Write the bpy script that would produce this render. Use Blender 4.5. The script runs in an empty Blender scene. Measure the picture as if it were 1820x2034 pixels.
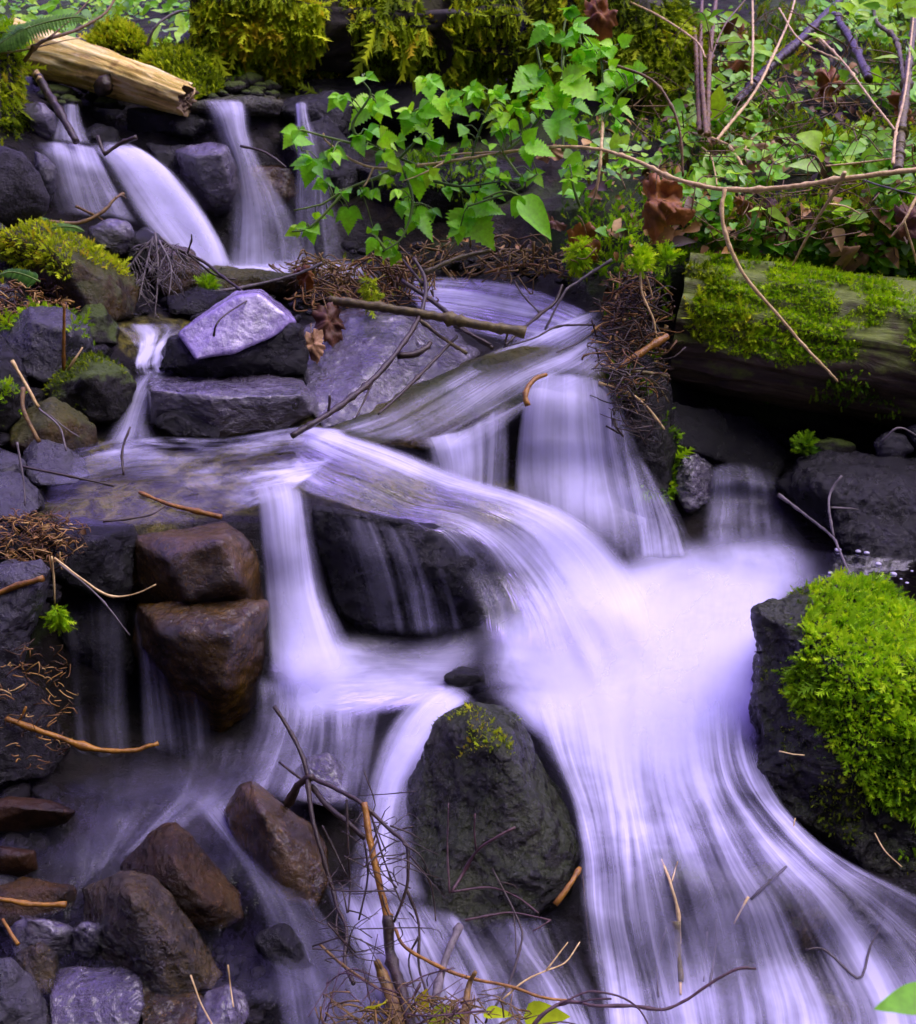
import bpy, bmesh, math, random
import numpy as np
from mathutils import Vector, noise
R = math.radians
scene = bpy.context.scene
COL = scene.collection

# ---------------------------------------------------------------- camera
PITCH, CAMZ, FPX = R(22), 1.5, 2649.0          # the photo is worked out at 1820 x 2034
cam_d = bpy.data.cameras.new('camera')
cam = bpy.data.objects.new('camera', cam_d)
COL.objects.link(cam)
cam.location = (0, 0, CAMZ)
cam.rotation_euler = (R(90) - PITCH, 0, 0)
cam_d.sensor_fit = 'VERTICAL'
cam_d.sensor_height = 24
cam_d.lens = 12 * FPX / 1017
cam_d.clip_start = 0.05
cam_d.clip_end = 500
cam_d.dof.use_dof = True
cam_d.dof.focus_distance = 2.75
cam_d.dof.aperture_fstop = 6.3
scene.camera = cam

# ---------------------------------------------------------------- world, sun, exposure
SUN_EL, SUN_AZ = R(64), R(85)                  # azimuth from +Y towards +X
world = bpy.data.worlds.new('World')
scene.world = world
world.use_nodes = True
nt = world.node_tree
for n in list(nt.nodes):
    nt.nodes.remove(n)
sky = nt.nodes.new('ShaderNodeTexSky')
sky.sky_type = 'NISHITA'
sky.sun_disc = False
sky.sun_elevation = SUN_EL
sky.sun_rotation = SUN_AZ
tc = nt.nodes.new('ShaderNodeTexCoord')
sep = nt.nodes.new('ShaderNodeSeparateXYZ')
nt.links.new(tc.outputs['Generated'], sep.inputs[0])
mr = nt.nodes.new('ShaderNodeMapRange')        # the wood round the stream hides the low sky
mr.interpolation_type = 'SMOOTHSTEP'
mr.inputs['From Min'].default_value = -0.02
mr.inputs['From Max'].default_value = 0.55
mr.inputs['To Min'].default_value = 0.04
mr.inputs['To Max'].default_value = 1.75
nt.links.new(sep.outputs['Z'], mr.inputs['Value'])
ym = nt.nodes.new('ShaderNodeMapRange')        # sky dimmed behind the camera, raised ahead to shape the light, as unseen wood
ym.inputs['From Min'].default_value = -0.55; ym.inputs['From Max'].default_value = 0.35
ym.inputs['To Min'].default_value = 0.12; ym.inputs['To Max'].default_value = 1.3
nt.links.new(sep.outputs['Y'], ym.inputs['Value'])
cn = nt.nodes.new('ShaderNodeTexNoise')        # sky broken into bright gaps to give glints, as under unseen crowns
cn.inputs['Scale'].default_value = 6.5
cn.inputs['Detail'].default_value = 4.0
nt.links.new(tc.outputs['Generated'], cn.inputs['Vector'])
cr = nt.nodes.new('ShaderNodeMapRange')
cr.inputs['From Min'].default_value = 0.44
cr.inputs['From Max'].default_value = 0.64
cr.inputs['To Min'].default_value = 0.125
cr.inputs['To Max'].default_value = 2.9
nt.links.new(cn.outputs['Fac'], cr.inputs['Value'])
mm = nt.nodes.new('ShaderNodeMath'); mm.operation = 'MULTIPLY'
nt.links.new(mr.outputs[0], mm.inputs[0]); nt.links.new(cr.outputs[0], mm.inputs[1])
m3 = nt.nodes.new('ShaderNodeMath'); m3.operation = 'MULTIPLY'
nt.links.new(mm.outputs[0], m3.inputs[0]); nt.links.new(ym.outputs[0], m3.inputs[1])
tint = nt.nodes.new('ShaderNodeMix'); tint.data_type = 'RGBA'; tint.blend_type = 'MULTIPLY'
tint.inputs['Factor'].default_value = 1.0
tint.inputs['B'].default_value = (1.22, 0.64, 1.2, 1)
nt.links.new(sky.outputs[0], tint.inputs['A'])
bw = nt.nodes.new('ShaderNodeRGBToBW'); nt.links.new(sky.outputs[0], bw.inputs[0])   # the photo's violet cast, alike over the whole sky
vs = nt.nodes.new('ShaderNodeVectorMath'); vs.operation = 'SCALE'; vs.inputs[0].default_value = (0.80, 0.52, 2.0)
nt.links.new(bw.outputs[0], vs.inputs['Scale'])
cast = nt.nodes.new('ShaderNodeMix'); cast.data_type = 'RGBA'; cast.inputs['Factor'].default_value = 0.65
nt.links.new(tint.outputs['Result'], cast.inputs['A']); nt.links.new(vs.outputs[0], cast.inputs['B'])
vm = nt.nodes.new('ShaderNodeVectorMath'); vm.operation = 'SCALE'
nt.links.new(cast.outputs['Result'], vm.inputs[0]); nt.links.new(m3.outputs[0], vm.inputs['Scale'])
bg = nt.nodes.new('ShaderNodeBackground')
bg.inputs['Strength'].default_value = 0.125
nt.links.new(vm.outputs[0], bg.inputs['Color'])
wo = nt.nodes.new('ShaderNodeOutputWorld')
nt.links.new(bg.outputs[0], wo.inputs['Surface'])

sun_d = bpy.data.lights.new('sun', 'SUN')
sun_d.energy = 1.75
sun_d.angle = R(55)
sun_d.color = (1.0, 0.98, 0.74)
sun = bpy.data.objects.new('sun', sun_d)
COL.objects.link(sun)
sd = Vector((math.sin(SUN_AZ) * math.cos(SUN_EL), math.cos(SUN_AZ) * math.cos(SUN_EL), math.sin(SUN_EL)))
sun.rotation_euler = sd.to_track_quat('Z', 'Y').to_euler()

scene.view_settings.view_transform = 'Standard'
scene.view_settings.look = 'None'
scene.view_settings.exposure = 1.0
scene.view_settings.gamma = 1
scene.render.engine = 'CYCLES'
scene.cycles.use_denoising = True
scene.cycles.max_bounces = 6
scene.cycles.use_adaptive_sampling = True
scene.cycles.adaptive_threshold = 0.025
scene.cycles.transparent_max_bounces = 24
scene.cycles.caustics_reflective = False
scene.cycles.caustics_refractive = False
scene.cycles.sample_clamp_indirect = 4.0

# ---------------------------------------------------------------- geometry helpers
CP, SP = math.cos(PITCH), math.sin(PITCH)
def P(px, py, y):
    """world point at forward distance y whose place in the photo is (px, py)"""
    a = (px - 910) / FPX; b = (1017 - py) / FPX
    k = y / (CP + b * SP)
    return Vector((a * k, y, CAMZ + (b * CP - SP) * k))
def PN(px, py, y):
    px, py, y = np.asarray(px, float), np.asarray(py, float), np.asarray(y, float)
    a = (px - 910) / FPX; b = (1017 - py) / FPX
    k = y / (CP + b * SP)
    return np.stack([a * k, y * np.ones_like(k), CAMZ + (b * CP - SP) * k], -1)
def YZ(py, z):
    b = (1017 - py) / FPX
    return (z - CAMZ) * (CP + b * SP) / (b * CP - SP)

# distance of the stream bed and banks: rows down the slope, (across, distance)
BED = [
 (-420, [(-700, 19), (910, 19), (2500, 17)]),
 (-220, [(-700, 14), (910, 14), (2500, 12)]),
 (-60, [(-700, 7.6), (0, 8.2), (500, 8.0), (910, 7.4), (1300, 6.6), (1820, 6.6), (2500, 5.8)]),
 (0, [(-700, 6.0), (0, 6.5), (450, 6.3), (910, 6.0), (1300, 5.6), (1820, 5.6), (2500, 5.0)]),
 (100, [(-700, 4.8), (0, 5.2), (300, 5.3), (500, 5.3), (650, 5.9), (960, 5.9), (1200, 5.3), (1500, 4.9), (1820, 4.8), (2500, 4.3)]),
 (200, [(-700, 4.2), (0, 4.5), (200, 4.75), (450, 4.65), (600, 4.75), (720, 5.5), (960, 5.5), (1100, 5.0), (1250, 5.0), (1500, 4.5), (1820, 4.3), (2500, 3.9)]),
 (300, [(-700, 3.9), (0, 4.15), (150, 4.55), (300, 4.5), (620, 4.52), (720, 4.75), (910, 4.8), (1200, 4.5), (1500, 4.15), (1820, 3.98), (2500, 3.7)]),
 (420, [(-700, 3.6), (0, 3.95), (150, 4.3), (330, 4.4), (650, 4.4), (900, 4.4), (1150, 4.1), (1400, 3.85), (1820, 3.75), (2500, 3.5)]),
 (540, [(-700, 3.4), (0, 3.65), (150, 3.8), (300, 4.0), (450, 4.25), (620, 4.3), (900, 4.2), (1100, 4.05), (1250, 3.75), (1400, 3.78), (1820, 3.8), (2500, 3.6)]),
 (640, [(-700, 3.2), (0, 3.4), (150, 3.45), (300, 3.6), (620, 3.72), (800, 3.78), (1000, 3.85), (1150, 3.72), (1250, 3.65), (1400, 3.8), (1820, 3.85), (2500, 3.6)]),
 (740, [(-700, 3.0), (0, 3.2), (150, 3.3), (270, 3.4), (450, 3.36), (800, 3.36), (1000, 3.45), (1150, 3.4), (1250, 3.45), (1400, 3.75), (1820, 3.8), (2500, 3.5)]),
 (860, [(-700, 2.8), (0, 3.0), (150, 3.1), (270, 3.15), (620, 3.12), (800, 3.18), (1000, 3.3), (1150, 3.33), (1300, 3.42), (1450, 3.7), (1820, 3.7), (2500, 3.4)]),
 (960, [(-700, 2.6), (0, 2.8), (200, 2.85), (620, 2.85), (800, 2.95), (1000, 3.2), (1150, 3.28), (1300, 3.38), (1450, 3.5), (1820, 3.45), (2500, 3.2)]),
 (1040, [(-700, 2.45), (0, 2.62), (200, 2.67), (560, 2.72), (800, 2.82), (1000, 2.97), (1150, 3.2), (1300, 3.28), (1450, 3.32), (1820, 3.22), (2500, 3.0)]),
 (1150, [(-700, 2.35), (0, 2.5), (200, 2.6), (400, 2.7), (560, 2.7), (800, 2.77), (1000, 2.85), (1200, 2.98), (1400, 3.0), (1820, 2.96), (2500, 2.75)]),
 (1270, [(-700, 2.3), (0, 2.44), (200, 2.55), (400, 2.64), (800, 2.72), (1200, 2.7), (1820, 2.66), (2500, 2.5)]),
 (1400, [(-700, 2.2), (0, 2.36), (200, 2.48), (400, 2.52), (560, 2.47), (1200, 2.45), (1820, 2.42), (2500, 2.3)]),
 (1500, [(-700, 2.1), (0, 2.28), (200, 2.36), (500, 2.34), (1200, 2.31), (1820, 2.28), (2500, 2.15)]),
 (1600, [(-700, 2.0), (0, 2.16), (400, 2.2), (1200, 2.19), (1820, 2.16), (2500, 2.05)]),
 (1750, [(-700, 1.85), (0, 2.0), (400, 2.03), (1000, 2.02), (1200, 1.97), (1820, 1.97), (2500, 1.9)]),
 (1900, [(-700, 1.72), (0, 1.86), (400, 1.89), (1000, 1.88), (1250, 1.9), (1820, 1.9), (2500, 1.8)]),
 (2034, [(-700, 1.6), (0, 1.73), (910, 1.76), (1250, 1.78), (1820, 1.8), (2500, 1.7)]),
 (2250, [(-700, 1.45), (0, 1.54), (1820, 1.56), (2500, 1.5)]),
 (2600, [(-700, 1.2), (0, 1.25), (1820, 1.27), (2500, 1.25)]),
]
_rows = np.array([r[0] for r in BED], float)
_gx = np.arange(-700, 2501, 20.0)
_tab = np.stack([np.interp(_gx, [p[0] for p in r[1]], [p[1] for p in r[1]]) for r in BED])
def D(px, py):
    px = np.asarray(px, float); py = np.clip(np.asarray(py, float), _rows[0], _rows[-1])
    i = np.clip(np.searchsorted(_rows, py, side='right') - 1, 0, len(_rows) - 2)
    t = (py - _rows[i]) / (_rows[i + 1] - _rows[i])
    fx = np.clip((px + 700) / 20, 0, len(_gx) - 1.001); j = fx.astype(int); s = fx - j
    a = _tab[i, j] * (1 - s) + _tab[i, j + 1] * s
    b = _tab[i + 1, j] * (1 - s) + _tab[i + 1, j + 1] * s
    return a * (1 - t) + b * t
def Dy(px, py): return float(D(px, py))
def G(px, py, off=0.0):
    return P(px, py, Dy(px, py) - off)

def fbm(p, o=4):
    return noise.fractal(p, 1.0, 2.0, o)

def tag(o, label=None, cat=None, group=None, kind=None):
    if label: o['label'] = label
    if cat: o['category'] = cat
    if group: o['group'] = group
    if kind: o['kind'] = kind
    return o

def link(name, me, mat, parent=None, loc=None, smooth=True):
    if mat is not None:
        for m in (mat if isinstance(mat, (list, tuple)) else [mat]):
            me.materials.append(m)
    if smooth:
        me.polygons.foreach_set('use_smooth', np.ones(len(me.polygons), bool))
    o = bpy.data.objects.new(name, me)
    COL.objects.link(o)
    if parent is not None: o.parent = parent
    if loc is not None: o.location = loc
    return o

def empty(name, loc):
    o = bpy.data.objects.new(name, None)
    o.empty_display_size = 0.05
    COL.objects.link(o); o.location = loc
    return o

def np_mesh(name, v, f, attrs=None, uv=None):
    """v (n,3), f (m,k) all faces k-gons; attrs: {name: per-vertex floats}"""
    v = np.asarray(v, np.float32); f = np.asarray(f, np.int32)
    me = bpy.data.meshes.new(name)
    k = f.shape[1]
    me.vertices.add(len(v)); me.vertices.foreach_set('co', v.ravel())
    me.loops.add(f.size); me.loops.foreach_set('vertex_index', f.ravel())
    me.polygons.add(len(f)); me.polygons.foreach_set('loop_start', np.arange(0, f.size, k, dtype=np.int32))
    me.update(calc_edges=True)
    for n, a in (attrs or {}).items():
        at = me.attributes.new(n, 'FLOAT', 'POINT'); at.data.foreach_set('value', np.asarray(a, np.float32))
    if uv is not None:
        l = me.uv_layers.new(name='UVMap')
        l.data.foreach_set('uv', np.asarray(uv, np.float32)[f.ravel()].ravel())
    return me

def crom(p, n):
    """Catmull-Rom through rows of p (k,d) at n even parameters"""
    p = np.asarray(p, float); k = len(p)
    if k == 2:
        t = np.linspace(0, 1, n)[:, None]; return p[0] * (1 - t) + p[1] * t
    q = np.vstack([2 * p[0] - p[1], p, 2 * p[-1] - p[-2]])
    t = np.linspace(0, k - 1 - 1e-9, n); i = t.astype(int); s = (t - i)[:, None]
    a, b, c, d = q[i], q[i + 1], q[i + 2], q[i + 3]
    return 0.5 * (2 * b + (c - a) * s + (2 * a - 5 * b + 4 * c - d) * s ** 2 + (3 * b - a - 3 * c + d) * s ** 3)

# ---- tubes (twigs, stems)
def tube_arrays(pts, r0, r1, sides=7, rough=0.05, seed=0, step=None, taper=1.0):
    pts = np.asarray(pts, float)
    L = np.linalg.norm(np.diff(pts, axis=0), axis=1).sum()
    n = max(4, int(L / (step or 0.018)) + 2)
    c = crom(pts, n)
    rng = np.random.RandomState(seed)
    c[1:-1] += rng.normal(0, 0.07 * r0, (n - 2, 3))
    t = np.gradient(c, axis=0); t /= np.linalg.norm(t, axis=1)[:, None] + 1e-9
    up = np.array([0.13, -0.9, 0.41])
    a = np.cross(t, up); a /= np.linalg.norm(a, axis=1)[:, None] + 1e-9
    b = np.cross(t, a)
    s = np.linspace(0, 1, n) ** taper
    r = (r0 * (1 - s) + r1 * s) * (1 + rng.normal(0, rough, n))
    for q in range(int(L / .09) + 1):                       # knots and bud scars
        r = r * (1 + rng.uniform(.15, .5) * np.exp(-((np.arange(n) - rng.uniform(0, n)) / .8) ** 2))
    ang = np.linspace(0, 2 * math.pi, sides, endpoint=False)
    rr = r[:, None] * (1 + rng.normal(0, rough * 0.6, (n, sides)))
    v = c[:, None, :] + rr[..., None] * (np.cos(ang)[None, :, None] * a[:, None, :] + np.sin(ang)[None, :, None] * b[:, None, :])
    v = v.reshape(-1, 3)
    i = np.arange(n - 1)[:, None] * sides; j = np.arange(sides)[None, :]
    f = np.stack([i + j, i + (j + 1) % sides, i + sides + (j + 1) % sides, i + sides + j], -1).reshape(-1, 4)
    v = np.vstack([v, c[0], c[-1]]); m = n * sides
    cap0 = [[m, (k + 1) % sides, k, k] for k in range(sides)]
    cap1 = [[m + 1, m - sides + k, m - sides + (k + 1) % sides, m - sides + (k + 1) % sides] for k in range(sides)]
    return v, f, cap0, cap1
class MB:
    """gathers pieces into one mesh"""
    def __init__(s): s.v, s.f, s.n, s.t = [], [], 0, []
    def add(s, v, f, tint=0.5):
        v = np.asarray(v, float)
        for q in f: s.f.append([int(i) + s.n for i in q])
        s.v.append(v); s.n += len(v)
        s.t.append(np.full(len(v), tint) if np.isscalar(tint) else np.asarray(tint))
    def tube(s, pts, r0, r1, tint=0.5, **k):
        v, f, c0, c1 = tube_arrays(pts, r0, r1, **k)
        f = [list(q) for q in f] + [q[:3] for q in c0] + [q[:3] for q in c1]
        s.add(v, f, tint)
    def build(s, name, mat, parent=None, org=None, smooth=True):
        v = np.vstack(s.v)
        if org is not None: v = v - np.asarray(org)
        me = bpy.data.meshes.new(name)
        me.from_pydata(v.tolist(), [], s.f)
        at = me.attributes.new('tint', 'FLOAT', 'POINT'); at.data.foreach_set('value', np.concatenate(s.t).astype(np.float32))
        o = link(name, me, mat, parent, None if parent is not None else org, smooth)
        return o

# ---- many copies of one small template joined in one mesh (moss fronds, small leaves)
def scatter_mesh(name, tv, tf, pos, X, Y, Z, size, tint, mat, parent=None, org=(0, 0, 0), tattr=None):
    """tv (k,3), tf (m,q); pos,X,Y,Z (n,3) frames; size (n,)"""
    n, k = len(pos), len(tv)
    v = pos[:, None, :] + size[:, None, None] * (tv[None, :, 0:1] * X[:, None, :] + tv[None, :, 1:2] * Y[:, None, :] + tv[None, :, 2:3] * Z[:, None, :])
    v = v.reshape(-1, 3) - np.asarray(org)
    f = (tf[None] + (np.arange(n) * k)[:, None, None]).reshape(-1, tf.shape[1])
    at = {'tint': np.repeat(tint, k)}
    if tattr is not None: at['along'] = np.tile(tattr, n)
    me = np_mesh(name, v, f, at)
    return link(name, me, mat, parent, None if parent is not None else org, smooth=False)

def frames(nrm, rng, lean=None, spread=0.5):
    """random frames: Y = growth direction near nrm (+lean), Z = facing"""
    n = len(nrm)
    Y = nrm + rng.normal(0, spread, (n, 3))
    if lean is not None: Y = Y + lean
    Y /= np.linalg.norm(Y, axis=1)[:, None] + 1e-9
    q = rng.normal(0, 1, (n, 3))
    X = np.cross(Y, q); X /= np.linalg.norm(X, axis=1)[:, None] + 1e-9
    Z = np.cross(X, Y)
    return X, Y, Z

def sample(me, n, rng, filt=None):
    me.calc_loop_triangles()
    m = len(me.loop_triangles)
    tr = np.zeros(m * 3, np.int32); me.loop_triangles.foreach_get('vertices', tr); tr = tr.reshape(-1, 3)
    co = np.zeros(len(me.vertices) * 3, np.float32); me.vertices.foreach_get('co', co); co = co.reshape(-1, 3)
    a, b, c = co[tr[:, 0]], co[tr[:, 1]], co[tr[:, 2]]
    nn = np.cross(b - a, c - a); ar = np.linalg.norm(nn, axis=1); nn = nn / (ar[:, None] + 1e-12)
    w = ar.copy()
    if filt is not None: w = w * filt((a + b + c) / 3, nn)
    w = w / w.sum()
    i = rng.choice(m, n, p=w)
    r1 = np.sqrt(rng.rand(n, 1)); r2 = rng.rand(n, 1)
    p = (1 - r1) * a[i] + r1 * (1 - r2) * b[i] + r1 * r2 * c[i]
    return p.astype(float), nn[i].astype(float)
def to_px(p):
    """photo place of world points (n,3)"""
    d = np.asarray(p, float) - np.array([0, 0, CAMZ])
    zc = d[:, 1] * CP - d[:, 2] * SP
    return 910 + FPX * d[:, 0] / zc, 1017 - FPX * (d[:, 1] * SP + d[:, 2] * CP) / zc
def vnoise(p, s):
    return np.array([noise.noise(Vector(q) * s) for q in p])
def inpoly(x, y, poly):
    c = np.zeros(len(x), bool); n = len(poly)
    for i in range(n):
        x0, y0 = poly[i]; x1, y1 = poly[(i + 1) % n]
        if y0 == y1: continue
        c ^= ((y0 > y) != (y1 > y)) & (x < (x1 - x0) * (y - y0) / (y1 - y0) + x0)
    return c

# templates
def feather(pairs=5, w=0.28, curl=0.25, droop=0.0):
    """moss frond: thin axis with pairs of pointed leaflets, length 1 along Y"""
    v, f = [], []
    def z(t): return curl * t * t
    for i in range(pairs):
        t = 0.08 + 0.8 * i / pairs; t2 = t + 0.55 / pairs + 0.06
        l = w * (1 - 0.75 * t) * (0.75 + 0.5 * (i % 2))
        for s in (-1, 1):
            b = len(v)
            v += [(0, t, z(t)), (s * l, t2 + 0.5 * l, z(t2) + 0.10 * l - droop * l), (0, t2, z(t2))]
            f.append((b, b + 1, b + 2))
    b = len(v)
    v += [(-0.035, 0, 0), (0.035, 0, 0), (0, 1.0, z(1.0))]; f.append((b, b + 1, b + 2))
    return np.array(v, float), np.array(f, np.int32)

# ---------------------------------------------------------------- materials
def newmat(name):
    m = bpy.data.materials.new(name); m.use_nodes = True
    t = m.node_tree
    for n in list(t.nodes): t.nodes.remove(n)
    o = t.nodes.new('ShaderNodeOutputMaterial')
    return m, t, o
def nd(t, typ, **kw):
    n = t.nodes.new(typ)
    for k, v in kw.items():
        if k.startswith('_'): setattr(n, k[1:], v)
        else: n.inputs[k.replace('__', ' ')].default_value = v
    return n
def ramp(t, src, stops, interp='LINEAR'):
    r = t.nodes.new('ShaderNodeValToRGB'); r.color_ramp.interpolation = interp
    e = r.color_ramp.elements
    while len(e) < len(stops): e.new(0.5)
    for i, (p, c) in enumerate(stops):
        e[i].position = p; e[i].color = (*c, 1) if len(c) == 3 else c
    t.links.new(src, r.inputs[0]); return r.outputs[0]
def maprange(t, src, a, b, c, d, smooth=False):
    n = t.nodes.new('ShaderNodeMapRange'); n.interpolation_type = 'SMOOTHSTEP' if smooth else 'LINEAR'
    for k, v in zip(('From Min', 'From Max', 'To Min', 'To Max'), (a, b, c, d)): n.inputs[k].default_value = v
    t.links.new(src, n.inputs['Value']); return n.outputs[0]
def mth(t, op, a, b=None, clamp=False):
    n = t.nodes.new('ShaderNodeMath'); n.operation = op; n.use_clamp = clamp
    for i, x in enumerate((a, b)):
        if x is None: continue
        if isinstance(x, (int, float)): n.inputs[i].default_value = x
        else: t.links.new(x, n.inputs[i])
    return n.outputs[0]
def mixc(t, fac, a, b, mode='MIX'):
    n = t.nodes.new('ShaderNodeMix'); n.data_type = 'RGBA'; n.blend_type = mode
    for k, x in (('Factor', fac), ('A', a), ('B', b)):
        if isinstance(x, (int, float)): n.inputs[k].default_value = x
        elif isinstance(x, tuple): n.inputs[k].default_value = (*x[:3], 1)
        else: t.links.new(x, n.inputs[k])
    return n.outputs['Result']
def tnoise(t, scale, detail=5, rough=0.6, vec=None, dist=0.0, out='Fac'):
    n = nd(t, 'ShaderNodeTexNoise', Scale=scale, Detail=detail, Roughness=rough, Distortion=dist)
    if vec is None:
        g = t.nodes.new('ShaderNodeNewGeometry'); vec = g.outputs['Position']
    t.links.new(vec, n.inputs['Vector']); return n.outputs[out]
def bump(t, h, strength, dist, nrm=None):
    b = nd(t, 'ShaderNodeBump', Strength=strength, Distance=dist)
    t.links.new(h, b.inputs['Height'])
    if nrm is not None: t.links.new(nrm, b.inputs['Normal'])
    return b.outputs[0]

def rock_mat(name, c1, c2, rough=(0.18, 0.5), bmp=1.0, spec=0.6, scale=1.0, pits=0.6, moss=0.0, c3=None, ripple=0.0, ior=1.38):
    m, t, o = newmat(name)
    c1 = tuple(0.24 * x for x in c1); c2 = tuple(0.36 * x for x in c2)
    n1 = tnoise(t, 9 * scale, 6, 0.62)
    col = ramp(t, n1, [(0.34, c1), (0.66, c2)])
    sp = tnoise(t, 95 * scale, 4, 0.7)
    col = mixc(t, maprange(t, sp, 0.56, 0.7, 0, 0.45), col, tuple(min(1, 2.4 * c + 0.01) for c in c2))
    col = mixc(t, maprange(t, sp, 0.42, 0.3, 0, 0.55), col, tuple(0.35 * c for c in c1))
    if c3:
        n3 = tnoise(t, 5 * scale, 5, 0.65)
        col = mixc(t, maprange(t, n3, 0.5, 0.62, 0, 0.85), col, c3)
    if moss:
        g = t.nodes.new('ShaderNodeNewGeometry'); s = t.nodes.new('ShaderNodeSeparateXYZ'); t.links.new(g.outputs['Normal'], s.inputs[0])
        k = mth(t, 'ADD', s.outputs['Z'], mth(t, 'MULTIPLY', tnoise(t, 14, 6, 0.7), 1.6))
        col = mixc(t, maprange(t, k, 1.15, 1.5, 0, moss), col, (0.075, 0.115, 0.012))
    p = nd(t, 'ShaderNodeBsdfPrincipled')
    p.inputs['Specular IOR Level'].default_value = spec; p.inputs['IOR'].default_value = ior
    t.links.new(col, p.inputs['Base Color'])
    rn = tnoise(t, 17 * scale, 4, 0.6)
    t.links.new(maprange(t, rn, 0.35, 0.65, rough[0], rough[1]), p.inputs['Roughness'])
    b = bump(t, tnoise(t, 20 * scale, 8, 0.72), 0.85 * bmp, 0.03)
    v = nd(t, 'ShaderNodeTexVoronoi', Scale=60 * scale); g2 = t.nodes.new('ShaderNodeNewGeometry')
    ds = nd(t, 'ShaderNodeTexNoise', Scale=40 * scale, Detail=3)
    t.links.new(g2.outputs['Position'], ds.inputs['Vector'])
    vv = t.nodes.new('ShaderNodeVectorMath'); vv.operation = 'MULTIPLY_ADD'
    t.links.new(ds.outputs['Color'], vv.inputs[0]); vv.inputs[1].default_value = (.03, .03, .03); t.links.new(g2.outputs['Position'], vv.inputs[2])
    t.links.new(vv.outputs[0], v.inputs['Vector'])
    b = bump(t, v.outputs['Distance'], 0.6 * bmp * pits, 0.010, b)
    b = bump(t, tnoise(t, 150 * scale, 5, 0.75), 0.5 * bmp, 0.005, b)
    t.links.new(b, p.inputs['Normal'])
    if ripple:   # a film of running water: glossy coat with fine wavelets
        p.inputs['Coat Weight'].default_value = ripple; p.inputs['Coat Roughness'].default_value = 0.06
        wv = tnoise(t, 38, 3, 0.5, dist=1.2)
        t.links.new(bump(t, wv, 0.75, 0.012), p.inputs['Coat Normal'])
    t.links.new(p.outputs[0], o.inputs['Surface'])
    return m

M = {}
M['dark'] = rock_mat('wet_black_rock', (0.007, 0.007, 0.007), (0.034, 0.033, 0.034), (0.07, 0.36), 1.1, 0.7, ior=1.38)
M['bed'] = rock_mat('stream_bed', (0.006, 0.0055, 0.005), (0.034, 0.028, 0.022), (0.12, 0.5), 1.3, 0.65)
M['boulder'] = rock_mat('wet_pitted_boulder', (0.010, 0.011, 0.004), (0.085, 0.085, 0.028), (0.06, 0.34), 1.8, 0.95, 1.0, 1.0, 0.3, ior=1.4)
M['grey'] = rock_mat('grey_basalt', (0.050, 0.047, 0.052), (0.125, 0.118, 0.125), (0.4, 0.75), 1.0, 0.4)
M['greywet'] = rock_mat('damp_grey_rock', (0.030, 0.028, 0.033), (0.085, 0.080, 0.090), (0.12, 0.42), 0.9, 0.8, ior=1.6)
M['pale'] = rock_mat('wet_slab_painted_sheen', (0.40, 0.30, 0.62), (1.0, 0.78, 1.55), (0.12, 0.34), 0.28, 0.9, ior=1.8)  # lavender sheen of the wet top is painted into the base colour
M['brown'] = rock_mat('wet_brown_rock', (0.030, 0.011, 0.001), (0.25, 0.13, 0.003), (0.06, 0.3), 0.8, 0.7, 1.0, 0.4, 0, None, 0.4, 1.38)
M['redbrown'] = rock_mat('wet_red_brown_rock', (0.030, 0.009, 0.002), (0.18, 0.085, 0.004), (0.1, 0.4), 1.1, 0.75, 1.0, 0.7)
M['olive'] = rock_mat('olive_brown_rock', (0.028, 0.018, 0.003), (0.23, 0.145, 0.012), (0.2, 0.55), 1.0, 0.5, 1.0, 0.6, 0.35)
M['olivewet'] = rock_mat('wet_olive_rock', (0.026, 0.015, 0.003), (0.27, 0.17, 0.010), (0.05, 0.32), 1.6, 0.95, 1.0, 0.9, ior=1.5)
M['ochre'] = rock_mat('ochre_stone', (0.05, 0.020, 0.004), (0.11, 0.05, 0.008), (0.25, 0.5), 0.5, 0.4)
M['slick'] = rock_mat('slick_rock_painted_sheen', (0.026, 0.016, 0.034), (0.13, 0.085, 0.17), (0.05, 0.28), 1.0, 0.9, 1.0, 0.7, 0, None, 0.9, 1.7)  # violet in the base colour stands in for sky sheen on wet rock
M['mossrock'] = rock_mat('moss_stained_rock', (0.022, 0.020, 0.014), (0.065, 0.058, 0.034), (0.3, 0.7), 1.2, 0.45, 1.0, 0.7, 0.9)
M['lime'] = rock_mat('pale_mineral_rock', (0.12, 0.12, 0.075), (0.42, 0.40, 0.27), (0.2, 0.5), 1.2, 0.7, 1.6, 1.0, 0.2)

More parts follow.
